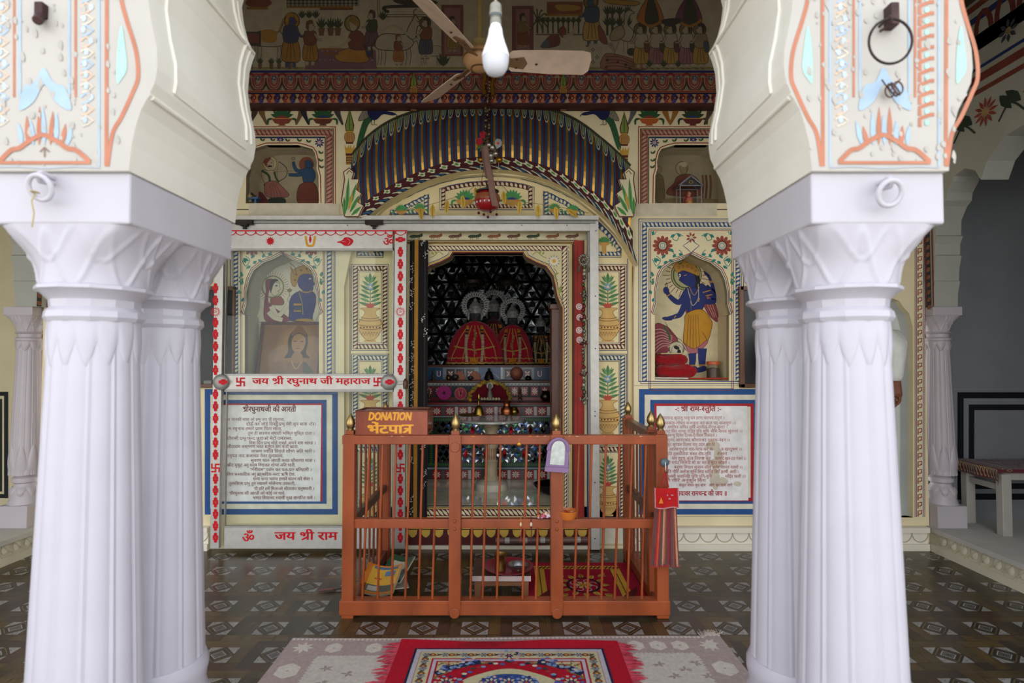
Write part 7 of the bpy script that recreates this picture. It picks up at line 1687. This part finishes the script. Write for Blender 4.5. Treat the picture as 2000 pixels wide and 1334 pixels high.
# bead chain with flowers and baubles before the hood
YC = 3.74; h_ = lambda x, y: P(x, y, YC)
T = thing('hanging_ornament', 'brown bead chain with red rose, gold baubles and a silver leaf before the hood', 'ornament', h_(952, 322))
m = MB('6e4e38'); rng = random.Random(14)
for dx in (-3.5, 3.5): m.tube([h_(953+dx, 142), h_(952+dx, 200), h_(951+dx*.6, 290)], .0035, 6, '3f2a20')
y = 145
while y < 292: m.ball(h_(953-(y-145)*.012+rng.uniform(-1, 1)-3.5, y), .0105, 7, 5, (1, 1, 1.1), rng.choice(('5a3426', '7a5a3a', '4a2a22', '8a6a48'))); m.ball(h_(953-(y-145)*.012+3.5, y+3), .0105, 7, 5, (1, 1, 1.1), rng.choice(('5a3426', '8f7450', '4a2a22'))); y += 6
build('bead_chain', m, M_DULL, T, smooth=60)
m = MB('a8782c'); a, b = h_(948, 150), h_(968, 185); 
for x in (945, 962): m.tube([h_(x, 138), h_(x+2, 155), h_(x-1, 165), h_(x+2, 186)], [.012, .016, .009, .016], 8)
build('hook_bracket', m, M_DULL, T, smooth=60)
m = MB('b5202c')
for cx, cy in ((943, 264), (936, 277)):
    q = h_(cx, cy)
    for k in range(9): a = k*.7; m.ball(q+Vector((.014*cos(a)*(1-k*.05), -.006*(k % 2), .013*sin(a))), .013, 7, 5, (1, .7, 1.1), jit('a81f2c', .25))
build('rose', m, M_CLOTH, T, smooth=60)
m = MB('5f7a2f')
for a, b, w in (((944, 278), (958, 268), .05), ((944, 282), (930, 292), .045), ((950, 284), (936, 296), .05), ((948, 276), (957, 284), .04)):
    a, b = h_(*a), h_(*b); d = b-a; n = Vector((-d.z, 0, d.x)).normalized()*w*.35; m.add([a, a.lerp(b, .4)+n+Vector((0, -.01, 0)), b, a.lerp(b, .4)-n+Vector((0, -.01, 0)), a.lerp(b, .45)+Vector((0, .006, 0))], [(0, 1, 4), (1, 2, 4), (2, 3, 4), (3, 0, 4)])
build('leaves', m, M_CLOTH, T, solid=.001)
m = MB('b9862c'); 
for cx in (940, 975): m.ball(h_(cx, 312), .021, 14, 10, (1.15, 1, .95))
build('gold_baubles', m, M_METAL, T, smooth=60)
m = MB('c2c0b6')
for cx, cy, r in ((955, 283, .02), (962, 288, .022), (948, 297, .02), (958, 304, .026), (968, 300, .02), (960, 314, .02), (950, 312, .014)): m.ball(h_(cx, cy), r, 10, 7)
build('silver_beads', m, M_METAL, T, smooth=60)
q = h_(973, 284); m = MB('b9bfc2'); pts = [(-.008, -.036), (.022, -.014), (.026, .012), (.016, .03), (-.008, .034), (-.02, .016), (-.018, -.014)]; m.prism([q+Vector((a, -.03, b)) for a, b in pts], (0, .003, 0)); t = build('silver_leaf', m, M_DULL, T)
m = MB('d0502c'); m.lathe([(.009, -.001), (.009, .001), (.001, .0012)][::-1], q+Vector((0, -.032, .002)), 12, 'y'); build('red_dot', m, M_PAINT, t)
T = thing('cloth_strip', 'faded pinkish brown cloth strip hanging down over the red pot', 'cloth strip', h_(966, 404))
m = MB('8f6f62'); cs = [(948, 285), (952, 320), (958, 350), (962, 378), (968, 405)]
def st(u, v):
    i = min(3, int(v*4)); f = v*4-i; xx = cs[i][0]*(1-f)+cs[i+1][0]*f; yy = cs[i][1]*(1-f)+cs[i+1][1]*f; w = (5+2*v); q = P(xx+(u-.5)*2*w, yy-(1-u)*3*v, YC-.1); return q+Vector((0, -.008*sin(u*pi)-.06*v*0, 0))
m.grid(st, 6, 16); m.grid(lambda u, v: st(u, v*.5+.0)+Vector((-.012, .006, 0)), 6, 10, '7a5a52'); build('cloth', m, M_CLOTH, T, smooth=60, solid=.002)
pt = h_(952, 412); T = thing('hanging_pot', 'red decorated pot with little tassels hanging from strings under the hood', 'pot', pt)
k = YC/F; Hh = h_(0, 374).z-pt.z
m = MB('a01a22'); m.lathe([(.001, 0), (14*k, .004), (22*k, .022), (25.5*k, .05), (25*k, Hh*.62), (19*k, Hh*.9), (15*k, Hh)], pt, 32); m.lathe([(25.6*k, Hh*.5), (25.9*k, Hh*.56), (25.2*k, Hh*.66), (23.5*k, Hh*.78), (23.4*k, Hh*.8)], pt, 32, col='9c5a3a', caps=False)
for i in range(10): a = -pi+i*pi/9; m.ball(pt+Vector((25.5*k*cos(a), 25.5*k*sin(a), Hh*.36)), .006, 6, 4, (1, .5, 1.4), 'd0d0cc')
build('pot', m, M_GLOSS, T, smooth=60)
m = MB('5f605a'); m.lathe([(22*k, 0), (23*k, .006), (12*k, .02), (4*k, .03), (2*k, .04), (.001, .042)], pt+Vector((0, 0, Hh*.97)), 28); build('lid', m, M_DULL, T, smooth=50)
m = MB('c9b48c')
for x0, x1, c_ in ((940, 932, 'd0c4a8'), (974, 972, 'd0c4a8'), (948, 936, '7a3a2c'), (960, 966, '7a3a2c')): m.tube([h_(x0, 318), h_((x0+x1)/2, 345), h_(x1, 374)], .0016, 5, c_)
build('strings', m, M_CLOTH, T)
m = MB('5a1820')
for i, (x, y) in enumerate(((935, 416), (945, 419), (953, 424), (958, 414), (970, 419))): m.tube([h_(x, 405), h_(x, y)], .001, 4); m.ball(h_(x, y), .0095, 9, 6)
build('tassels', m, M_CLOTH, T, smooth=60)['kind'] = 'stuff'
# gold leaf festoon
YV = 3.81; v_ = lambda x, y: P(x, y, YV)
T = thing('leaf_festoon', 'string of gold filigree leaves strung across under the hood', 'festoon', v_(955, 400))
pts = [(775, 414), (845, 398), (903, 380), (940, 355), (972, 356), (1010, 390), (1051, 398), (1108, 407), (1150, 416)]
m = MB('8a6a4a'); m.tube(spline3([v_(*q) for q in pts], 5), .0016, 6); build('string', m, M_CLOTH, T)
for x, y, t in ((821, 404, .1), (845, 399, 0), (874, 391, -.1), (903, 381, .1), (928, 366, .2), (983, 373, .1), (1016, 392, -.1), (1051, 399, 0), (1085, 403, .1), (1108, 408, .9)):
    q = v_(x, y); d = Vector((sin(t), 0, -cos(t))); n = Vector((cos(t), 0, sin(t))); L, w = .095, .017; m = MB('b5923c')
    m.prism([q+d*L*a+n*w*b for a, b in ((0, 0), (.15, .7), (.4, 1), (.7, .75), (1, 0), (.7, -.75), (.4, -1), (.15, -.7))], (0, -.002, 0)); lf = build('leaf', m, M_METAL, T)
    m = MB('4a4a22'); m.bar(q+d*L*.06+Vector((0, -.003, 0)), q+d*L*.92+Vector((0, -.003, 0)), .002, .001)
    for j in range(5):
        for s2 in (-1, 1): a0 = q+d*L*(.2+.13*j)+Vector((0, -.003, 0)); m.bar(a0, a0+d*.01+n*s2*w*.7*(1-abs(j-1.5)*.15), .0022, .001)
    build('filigree', m, M_DULL, lf)
# iron rings of the front pillars
def ring_on(px, py, r, tube_r, col, mt, label, peg=True, tilt=0., y=YF, drop=0):
    c = P(px, py, y-.03); T = thing('iron_ring', label, 'ring', c); m = MB(col); m.tube([c+Vector((r*cos(a), -.012-tilt*sin(a)*r, r*sin(a))) for a in [2*pi*k/32 for k in range(32)]], tube_r, 10, closed=True); build('ring', m, mt, T, smooth=60)
    m = MB(col if mt is M_WHITE else '5a4440'); t = c+Vector((0, 0, r)); m.tube([Vector((t.x, y+.01, t.z+.008)), t+Vector((0, -.012, .01)), t+Vector((0, -.022, 0)), t+Vector((0, -.012, -.012)), Vector((t.x, y-.005, t.z-.006))], tube_r*1.1, 8); build('staple', m, mt, T, smooth=60); return T
ring_on(1733, 86, .054, .0032, '3a3230', M_DULL, 'large thin black iron ring hanging on the painted right bracket', tilt=.1)
m = MB('4f3c3c'); c = P(1734, 38, YF); m.box(c.x-.011, c.x+.011, YF-.03, YF+.02, c.z-.03, c.z+.028); tag(build('iron_peg', m, M_DULL, bevel=.003), 'square iron peg above the large ring on the right bracket', 'peg')
m = MB('4a3636'); c = P(86, 35, YF); m.box(c.x-.011, c.x+.011, YF-.02, YF+.02, c.z-.005, c.z+.032); m.tube([c+Vector((0, -.012, 0)), c+Vector((.002, -.02, -.018)), c+Vector((.008, -.03, -.024))], .012, 8); tag(build('iron_peg', m, M_DULL, bevel=.003), 'hooked iron peg with rust below it on the left bracket', 'peg')
ring_on(1732, 380, .029, .0065, 'bebbc3', M_WHITE, 'white painted iron ring on the block of the right pillar', tilt=.35, y=YF+.012)
R2 = ring_on(86, 369, .028, .0062, 'bebbc3', M_WHITE, 'white painted iron ring with string on the block of the left pillar', tilt=.4, y=YF+.012)
m = MB('b9a878'); q = P(68, 378, YF-.03); m.tube([q, q+Vector((-.004, -.004, -.02)), q+Vector((.001, -.002, -.05)), q+Vector((-.005, 0, -.085))], .0018, 6); m.tube([q+Vector((.006*cos(a), -.012*sin(a), .004)) for a in [2*pi*k/10 for k in range(10)]], .0018, 5, closed=True); build('string', m, M_CLOTH, R2)
T = thing('wire_knot', 'rusty knot of wire sticking out below the large black ring', 'wire', P(1738, 180, YF-.02)); m = MB('5f4a40'); c = P(1738, 178, YF-.015); rng = random.Random(4)
for k in range(4): m.tube([c+Vector((.012*cos(a+k)+.003*k, -.006*k, .016*sin(a))) for a in [2*pi*j/12 for j in range(12)]], .002, 6, closed=True)
m.tube([c+Vector((-.02, 0, .03)), c, c+Vector((.02, -.01, .026))], .002, 6); build('wire', m, M_DULL, T)
# ======================================================= things standing in the niches
# lower right niche
n_ = lambda x, y, Y=4.06: P(x, y, Y)
zb = W(1350, 741).z
def bundle(cx, cy, z, w, d, h, col, label, seed):
    rng = random.Random(seed); T = thing('cloth_bundle', label, 'cloth bundle', (cx, cy, z)); m = MB(col)
    def fn(u, v):
        a = 2*pi*u; e = .35; sx = abs(cos(a))**e*(1 if cos(a) > 0 else -1); sy = abs(sin(a))**e*(1 if sin(a) > 0 else -1); t = pi*v-pi/2; c = max(cos(t), 0)**.45
        wr = .006*sin(u*37+v*9+seed)+.004*sin(u*61-v*13)
        return (cx+(w/2*sx*c)*(1+wr*2), cy+d/2*sy*c, z+h/2+(h/2)*sin(t)*(1+.12*sin(u*8*pi))+wr*c)
    m.grid(fn, 64, 14); build('cloth', m, M_CLOTH, T, smooth=60)
    k = MB('8a1418'); k.tube([fn(.60+.0*v, .2+.6*v/8) for v in range(9)], .004, 6); k.tube([fn(u/20, .55) for u in range(10, 20)], .003, 6); build('folds', k, M_CLOTH, T)
a, b = n_(1281, 730), n_(1352, 730); bundle((a.x+b.x)/2+.01, 4.07, zb+.008, b.x-a.x+.03, .15, .09, 'a0161c', 'lower red cloth bundle in the right niche, a white-tipped stick before it', 1)
a, b = n_(1280, 730), n_(1340, 730); bundle((a.x+b.x)/2, 4.085, zb+.098, b.x-a.x+.02, .13, .075, '9c1a20', 'upper red cloth bundle lying on the other one in the right niche', 2)
m = MB('d8d0c4'); q0, q1, q2 = W(1279, 736), W(1345, 741), W(1424, 743); q0.y = q1.y = q2.y = 3.965; 
for q in (q0, q1, q2): q.z = zb+.006
T = thing('painted_stick', 'thin stick half white and half red on the right niche sill', 'stick', q1); m.tube([q0+Vector((0, 0, .004)), q1], .006, 8); m.tube([q1, q2], .005, 8, 'b5301c'); build('stick', m, M_GLOSS, T)
c = n_(1393, 740, 4.07); c.z = zb; T = thing('storage_jar', 'clear jar of brown powder with an orange lid in the right niche', 'jar', c)
m = MB('5a4636'); m.lathe([(.001, .004), (.042, .004), (.044, .01), (.044, .075), (.001, .08)], c, 24); build('contents', m, M_STONE, T, smooth=40)
m = MB('d5dad6'); m.lathe([(.04, 0), (.047, .004), (.047, .092), (.042, .1)], c, 28); build('glass_body', m, M_GLASS, T, smooth=40)
m = MB('c2562a'); m.lathe([(.044, .1), (.046, .102), (.046, .122), (.043, .125), (.001, .126)], c, 28); build('lid', m, M_PLASTIC, T, smooth=40)
m = MB('c9aa84'); m.box(n_(1283, 0).x, n_(1325, 0).x, 4.02, 4.14, zb+.176, zb+.184); tag(build('book', m, M_PAINT), 'thin pale book lying on the upper red cloth bundle', 'book')
# framed print in the lower left niche
zb = W(560, 741).z; Y0 = 4.05; f_ = lambda x, y: P(x, y, Y0)
a, b = f_(499, 741), f_(626, 627); a.z = zb+.002; T = thing('framed_print', 'brown framed print of a figure, leaning in the left niche behind the glass', 'picture', ((a.x+b.x)/2, Y0, zb))
def lean(x, z, e=0): t = (z-zb); return (x, Y0+t*.22-e, z)
m = MB('4f2418'); w = .022
for x0, x1, z0, z1 in ((a.x, b.x, a.z, a.z+w), (a.x, b.x, b.z-w, b.z), (a.x, a.x+w, a.z, b.z), (b.x-w, b.x, a.z, b.z)):
    m.prism([lean(x0, z0, .012), lean(x1, z0, .012), lean(x1, z1, .012), lean(x0, z1, .012)], (0, .024, 0))
build('frame', m, M_WOOD, T, bevel=.003)
p = Pt(lambda x, y: lean(a.x+(b.x-a.x)*(x-499)/127, a.z+(b.z-a.z)*(741-y)/114, 0), (0, -1, 0), z0=.001)
p.rect(503, 631, 622, 738, '8a5a34'); p.ell(576, 680, 42, 46, '96663a', 24); p.ell(576, 676, 33, 38, 'a3713f', 24)
p.blob([(540, 738), (546, 720), (562, 708), (578, 704), (594, 708), (608, 722), (610, 738)], '8a5f3c'); p.blob([(590, 708), (606, 720), (614, 738), (596, 738)], '4f4a30')
p.blob([(556, 668), (560, 650), (576, 640), (592, 650), (596, 670), (594, 690), (602, 700), (588, 700), (564, 700), (552, 700), (558, 688)], '3a2416'); p.blob([(563, 668), (567, 656), (577, 652), (588, 657), (591, 670), (587, 684), (577, 691), (567, 684)], 'b07c4c'); p.blob([(570, 690), (584, 690), (588, 708), (566, 708)], 'a8744a')
p.blob([(562, 656), (566, 642), (576, 634), (586, 642), (592, 656), (577, 649)], '7c4a24'); p.line([(567, 667), (574, 667)], 1.6, '2a1810'); p.line([(580, 667), (587, 667)], 1.6, '2a1810'); p.line([(573, 681), (581, 681)], 1.8, '7a2f22'); p.curve([(577, 668), (579, 675), (575, 676)], .8, '7a5030')
p.curve([(566, 706), (577, 722), (588, 706)], 2, 'c29a54'); p.blob([(530, 700), (540, 688), (546, 694), (540, 706), (533, 708)], '9c6a40'); p.curve([(536, 698), (552, 706), (556, 724)], 5, '9c6a40')
build('print', p, M_PAINT, T, normals=False)
m = MB('b9c0bc'); m.prism([lean(a.x+w, a.z+w, .008), lean(b.x-w, a.z+w, .008), lean(b.x-w, b.z-w, .008), lean(a.x+w, b.z-w, .008)], (0, .002, 0)); build('glass', m, M_GLASS, T)
# tiny model shrine in the upper right niche
zb = W(1350, 397).z; Y1 = 4.03; s_ = lambda x, y: P(x, y, Y1)
T = thing('model_shrine', 'tiny silver shrine with gabled roof holding a seated figurine, upper right niche', 'model shrine', (s_(1345, 0).x, Y1+.04, zb))
xa, xb = s_(1325, 0).x, s_(1366, 0).x; zr = s_(0, 363).z; za = s_(0, 344).z; d = .09
m = MB('a9a6a4')
for x in (xa, xb):
    for y in (Y1, Y1+d): m = MB('a9a6a4'); m.tube([(x, y, zb), (x, y, zr)], .004, 8); build('post', m, M_DULL, T, smooth=60)
m = MB('8a878c'); xm = (xa+xb)/2
for y in (Y1-.006, Y1+d): m.bar((xa-.012, y, zr), (xm, y, za), .006, .01); m.bar((xb+.012, y, zr), (xm, y, za), .006, .01); m.bar((xa-.012, y, zr), (xb+.012, y, zr), .006, .008)
m.add([(xa-.01, Y1, zr), (xm, Y1, za), (xm, Y1+d, za), (xa-.01, Y1+d, zr)], [(0, 1, 2, 3)]); m.add([(xb+.01, Y1, zr), (xm, Y1, za), (xm, Y1+d, za), (xb+.01, Y1+d, zr)], [(0, 1, 2, 3)]); m.add([(xa-.01, Y1+.002, zr), (xm, Y1+.002, za), (xb+.01, Y1+.002, zr)], [(0, 1, 2)], '4a4448'); 
for k in range(8): a = k*pi/4; m.ball((xm+.012*cos(a), Y1-.004, (zr+za)/2-.01+.012*sin(a)), .004, 5, 4, col='c9b85a')
build('roof', m, M_DULL, T)
c = Vector((xm, Y1+.045, zb)); T = thing('figurine', 'pink and yellow seated figurine inside the tiny model shrine', 'figurine', c)
m = MB('a8221c'); m.box(xm-.045, xm+.045, Y1+.02, Y1+.07, zb, zb+.016, '6b1a20'); m.lathe([(.034, .016), (.036, .03), (.022, .04), (.026, .06), (.02, .075), (.009, .08), (.014, .09), (.015, .1), (.008, .112), (.003, .125), (.001, .126)], c, 16, col='c9705c'); m.ball(c+Vector((0, -.022, .034)), .018, 10, 6, (1.2, .7, .8), 'c9a030'); m.ball(c+Vector((0, -.015, .1)), .011, 8, 6, col='d0907a'); build('body', m, M_PLASTIC, T, smooth=60)
m = MB('b5574a'); m.add([(xm-.034, Y1+.075, zb+.016), (xm+.034, Y1+.075, zb+.016), (xm+.03, Y1+.075, zb+.085), (xm, Y1+.075, zb+.1), (xm-.03, Y1+.075, zb+.085)], [(0, 1, 2, 3, 4)]); build('throne_back', m, M_PLASTIC, T, solid=.004)
# painted toy at the edge of the upper left niche
zb = W(500, 397).z; c = P(492, 397, 4.0); T = thing('painted_toy', 'cream and blue painted toy at the left edge of the upper left niche', 'toy', (c.x, 4.0, zb))
m = MB('3f5f86'); m.prism([(c.x-.1, 3.985, zb+.03), (c.x+.05, 3.985, zb+.045), (c.x+.05, 3.985, zb+.058), (c.x-.1, 3.985, zb+.045)], (0, .06, 0)); m.box(c.x-.07, c.x-.05, 3.99, 4.03, zb, zb+.034); m.box(c.x+.02, c.x+.035, 3.99, 4.03, zb, zb+.042); build('base', m, M_PLASTIC, T, bevel=.002)
m = MB('c9b888'); m.lathe([(.03, -.03), (.045, -.01), (.045, .01), (.03, .03)], (c.x-.05, 4.012, zb+.055), 20, 'y', caps=True); m.tube(spline3([(c.x-.01, 4.01, zb+.09), (c.x+.012, 4.01, zb+.07), (c.x+.03, 4.01, zb+.056)], 4), .007, 6, '3a2a22'); build('body', m, M_PLASTIC, T, smooth=40)
# ======================================================= bench with a cloth in the right alcove, person behind the right pillar
zs = STEP
def foot(px, py): return PZ(px, py, zs)
A, B = foot(1889, 1020), foot(1959, 1046)
d = Vector((B.x-A.x, B.y-A.y, 0)); L = d.length; d.normalize(); n = Vector((-d.y, d.x, 0))
if n.x < 0: n = -n
hgt = .43; Wd = .62
C0 = Vector((A.x, A.y, zs))
T = thing('bench', 'white painted wooden bench on the right platform under a patterned cloth', 'bench', C0+d*L/2+n*Wd/2)
def at(u, v, z): return C0+d*u*L+n*v*Wd+Vector((0, 0, z))
CW = 'a9a39a'; rot = atan2(d.y, d.x)
for u in (0, 1):
    for v in (0.02, .98): m = MB(CW); m.cbox(at(u, v, (hgt-.03)/2), .055, .06, hgt-.03, (0, 0, rot)); build('leg', m, M_WHITE, T, bevel=.004)
m = MB(CW)
for v in (.02, .98): m.bar(at(0, v, hgt-.045), at(1, v, hgt-.045), .03, .05)
for u in (0, 1): m.bar(at(u, 0, hgt-.045), at(u, 1, hgt-.045), .03, .05)
build('apron', m, M_WHITE, T, bevel=.003)
for v in (.02, .98): m = MB(CW); m.bar(at(0, v, hgt-.125), at(1, v, hgt-.125), .025, .04); build('stretcher', m, M_WHITE, T, bevel=.003)
m = MB(CW); m.prism([at(u, v, hgt-.02) for u, v in ((-.1, -.06), (1.1, -.06), (1.1, 1.06), (-.1, 1.06))], (0, 0, .02)); build('seat', m, M_WHITE, T, bevel=.003)
# cloth draped over the seat
T = thing('bench_cloth', 'maroon cloth with cream scroll pattern spread over the white bench', 'cloth', at(.5, .5, hgt))
def cl(u, v, e=0.):            # u,v in cloth units, hanging past the near edges
    x, y = -.3+1.5*u, -.2+1.3*v; z = hgt+.006+e; dz = 0; xx, yy = x, y
    if y < -.07: dz += (-.07-y)*Wd; yy = -.075-.01*sin(u*14)
    if x < -.11: dz += (-.11-x)*L; xx = -.115-.012*sin(v*11)
    if x > 1.11: dz += (x-1.11)*L; xx = 1.115
    return at(xx, yy, z-dz)
m = MB('5c1a26'); m.grid(cl, 40, 40); build('cloth', m, M_CLOTH, T, smooth=60, solid=.003)
class CP(Pt):
    def at(s, q): return cl(q[0], q[1], .0035)+(Vector((0, 0, 1))*s.z)+(-n*.0045 if q[1] < .11 else Vector()) + (-d*.0045 if q[0] < .13 else d*.0045 if q[0] > .94 else Vector())
p = CP(None); z = p.z
for i in range(17):
    p.z = z; u = .03+i*.057
    for v, c in ((.05, 'a8946c'), (.16, '8a7a5a')): p.arc(u, v, .02, .035, 20, 300, .012, c, 9); p.arc(u+.028, v+.02, .012, .02, 200, 480, .009, c, 7)
for j in range(14):
    p.z = z; v = .2+j*.055
    for u, c in ((.06, 'a8946c'), (.2, '8a7a5a')): p.arc(u, v, .03, .02, 20, 300, .012, c, 9)
for k in range(40): p.z = z; u, v = random.uniform(.28, .9), random.uniform(.3, .95); p.arc(u, v, .025, .025, random.uniform(0, 360), random.uniform(300, 560), .008, random.choice(('7a5a4a', '8a6a5a', '3a2a30')), 8)
p.z = z; p.line([(.27, .25), (.95, .25)], .016, '23252a'); p.line([(.27, .25), (.27, .95)], .016, '23252a')
for i in range(16): p.z = z+.0002; u = .28+i*.04; p.line([(u, .25), (u, .262), (u+.02, .262), (u+.02, .25)], .004, 'b9b8b0')
build('pattern', p, M_CLOTH, T, normals=False)
# ---- person mostly hidden by the right pillar: white shirt, hand on the hip, seen from behind the pillar
px_, py_ = 2.08, 3.42
def skin(name, joints, edges, m, parent, sub=2, root=0):
    off = ROOT[parent.name] if parent else Vector((0, 0, 0)); me = bpy.data.meshes.new(name)
    me.from_pydata([tuple(Vector(j[0])-off) for j in joints], edges, []); o = bpy.data.objects.new(name, me); COL.objects.link(o)
    if parent: o.parent = parent
    ROOT[o.name] = off
    md = o.modifiers.new('s', 'SKIN'); md.use_smooth_shade = True
    for i, j in enumerate(joints):
        sv = me.skin_vertices[0].data[i]; r = j[1]; sv.radius = (r, r) if not isinstance(r, tuple) else r; sv.use_root = (i == root)
    s = o.modifiers.new('d', 'SUBSURF'); s.levels = sub; s.render_levels = sub; me.materials.append(m)
    for p_ in me.polygons: p_.use_smooth = True
    return o
def solidm(name, col, base): 
    m = mat(name, base[0], nscale=base[1], namt=base[2], bump=base[3], bscale=base[4], col=col, spec=.25); return m
M_SK = solidm('brown_skin', '6b4230', (.55, 25, .12, .05, 90)); M_SH = solidm('white_shirt_cotton', 'c9c9c2', (.9, 18, .12, .25, 240)); M_TR = solidm('grey_trouser_cloth', '4c4a4c', (.9, 18, .2, .25, 200))
T = thing('person', 'person in a white long-sleeved shirt standing behind the right pillar, hand at hip', 'person', (px_, py_, 0))
sc = 1.76/1.75; V = lambda x, y, z: (px_+x*sc, py_+y*sc, z*sc)
EL, WR = P(1761, 690, 3.36), P(1752, 752, 3.36)
J = [(V(0, 0, .95), (.09, .07)), (V(0, 0, 1.15), (.09, .07)), (V(0, .0, 1.35), (.1, .07)), (V(0, .0, 1.47), (.055, .052)), (V(0, -.01, 1.55), .052), (V(0, -.02, 1.63), (.072, .09)), (V(0, -.015, 1.71), (.06, .075)),
     (V(.19, .0, 1.41), .042), (tuple(EL+Vector((-.035, 0, .03))), .043), (tuple(WR+Vector((-.012, 0, .0))), .027), (V(-.19, 0, 1.41), .042), (V(-.25, .0, 1.13), .04), (V(-.2, -.12, .93), .028),
     (V(.1, 0, .9), .06), (V(.11, -.01, .5), .05), (V(.12, .02, .05), .045), (V(.13, -.13, .03), .036), (V(-.1, 0, .9), .06), (V(-.11, -.01, .5), .05), (V(-.12, .02, .05), .045), (V(-.13, -.13, .03), .036)]
E_ = [(0, 1), (1, 2), (2, 3), (3, 4), (4, 5), (5, 6), (2, 7), (7, 8), (8, 9), (2, 10), (10, 11), (11, 12), (0, 13), (13, 14), (14, 15), (15, 16), (0, 17), (17, 18), (18, 19), (19, 20)]
skin('body', J, E_, M_SK, T)
JS = [(V(0, 0, .84), (.15, .125)), (V(0, 0, 1.0), (.145, .12)), (V(0, 0, 1.15), (.14, .115)), (V(0, .0, 1.34), (.165, .12)), (V(0, .0, 1.475), (.09, .085)), (V(.2, .0, 1.405), .075), (tuple(EL+Vector((-.035, 0, .03))), .062), (tuple(WR+Vector((-.012, 0, .012))), .04), (V(-.2, 0, 1.405), .075), (V(-.25, .0, 1.13), .062), (V(-.205, -.11, .95), .04)]
skin('shirt', JS, [(0, 1), (1, 2), (2, 3), (3, 4), (3, 5), (5, 6), (6, 7), (3, 8), (8, 9), (9, 10)], M_SH, T, root=1)
JT = [(V(0, 0, .97), (.125, .1)), (V(.1, 0, .86), .1), (V(.11, -.01, .5), .075), (V(.12, .01, .1), .06), (V(-.1, 0, .86), .1), (V(-.11, -.01, .5), .075), (V(-.12, .01, .1), .06)]
skin('trousers', JT, [(0, 1), (1, 2), (2, 3), (0, 4), (4, 5), (5, 6)], M_TR, T)
# hands: palm and five separate fingers, loosely curled
def hand(w, dirn, side, name='hand'):
    d_ = Vector(dirn).normalized(); s_ = Vector(side).normalized(); b_ = d_.cross(s_); w = Vector(w)
    w = w-d_*.0; JH = [(tuple(w-d_*.055), (.027, .024)), (tuple(w+d_*.045), (.034, .017)), (tuple(w+d_*.08), (.036, .015))]; EH = [(0, 1), (1, 2)]
    for k, (o_, ln) in enumerate(((-.028, .07), (-.01, .078), (.009, .072), (.027, .056))):
        b0 = w+d_*.082+s_*o_; i = len(JH); JH += [(tuple(b0), .0095), (tuple(b0+d_*ln*.5+b_*.006), .009), (tuple(b0+d_*ln*.82+b_*.022), .008), (tuple(b0+d_*ln*.95+b_*.04), .007)]; EH += [(2, i), (i, i+1), (i+1, i+2), (i+2, i+3)]
    t0 = w+d_*.03-s_*.03; i = len(JH); JH += [(tuple(t0), .012), (tuple(t0+d_*.028-s_*.022+b_*.008), .0105), (tuple(t0+d_*.06-s_*.028+b_*.02), .009)]; EH += [(1, i), (i, i+1), (i+1, i+2)]
    return skin(name, JH, EH, M_SK, T)
hand(WR+Vector((-.012, -.004, .012)), (-.1, -.18, -1), (.25, -.95, .1)); hand(V(-.2, -.12, .925), (.1, -.3, -1), (-.2, -.95, .1))
r_ = MB('b9a060'); q = WR+Vector((-.02, -.03, -.086)); r_.tube([q+Vector((.0105*cos(a), .0105*sin(a), 0)) for a in [2*pi*k/14 for k in range(14)]], .0025, 6, closed=True); build('finger_ring', r_, M_METAL, T, smooth=60)
hc = Vector(V(0, -.02, 1.63)); h = MB('16120f'); h.grid(lambda u, v: hc+Vector((.083*cos(2*pi*u)*sin(pi*.47*v+.01), .012+.105*sin(2*pi*u)*sin(pi*.47*v+.01)+.012, .012+.128*cos(pi*.47*v+.01))), 24, 10); build('hair', h, M_CLOTH, T, smooth=60, solid=.006)
f = MB('6b4230'); f.ball(hc+Vector((0, -.098, -.01)), .016, 8, 6, (.8, 1, 1.5))
for s in (-1, 1): f.ball(hc+Vector((s*.03, -.083, .018)), .012, 8, 6, (1.2, .6, .7), 'd8d4cc'); f.ball(hc+Vector((s*.03, -.09, .018)), .005, 6, 5, (1, .6, 1), '1a120e'); f.ball(hc+Vector((s*.078, .0, .0)), .02, 8, 6, (.4, .8, 1.4))
f.tube([hc+Vector((-.024, -.08, -.05)), hc+Vector((0, -.088, -.048)), hc+Vector((.024, -.08, -.05))], .006, 6, '4f2822'); build('face', f, M_SKIN, T, smooth=60)
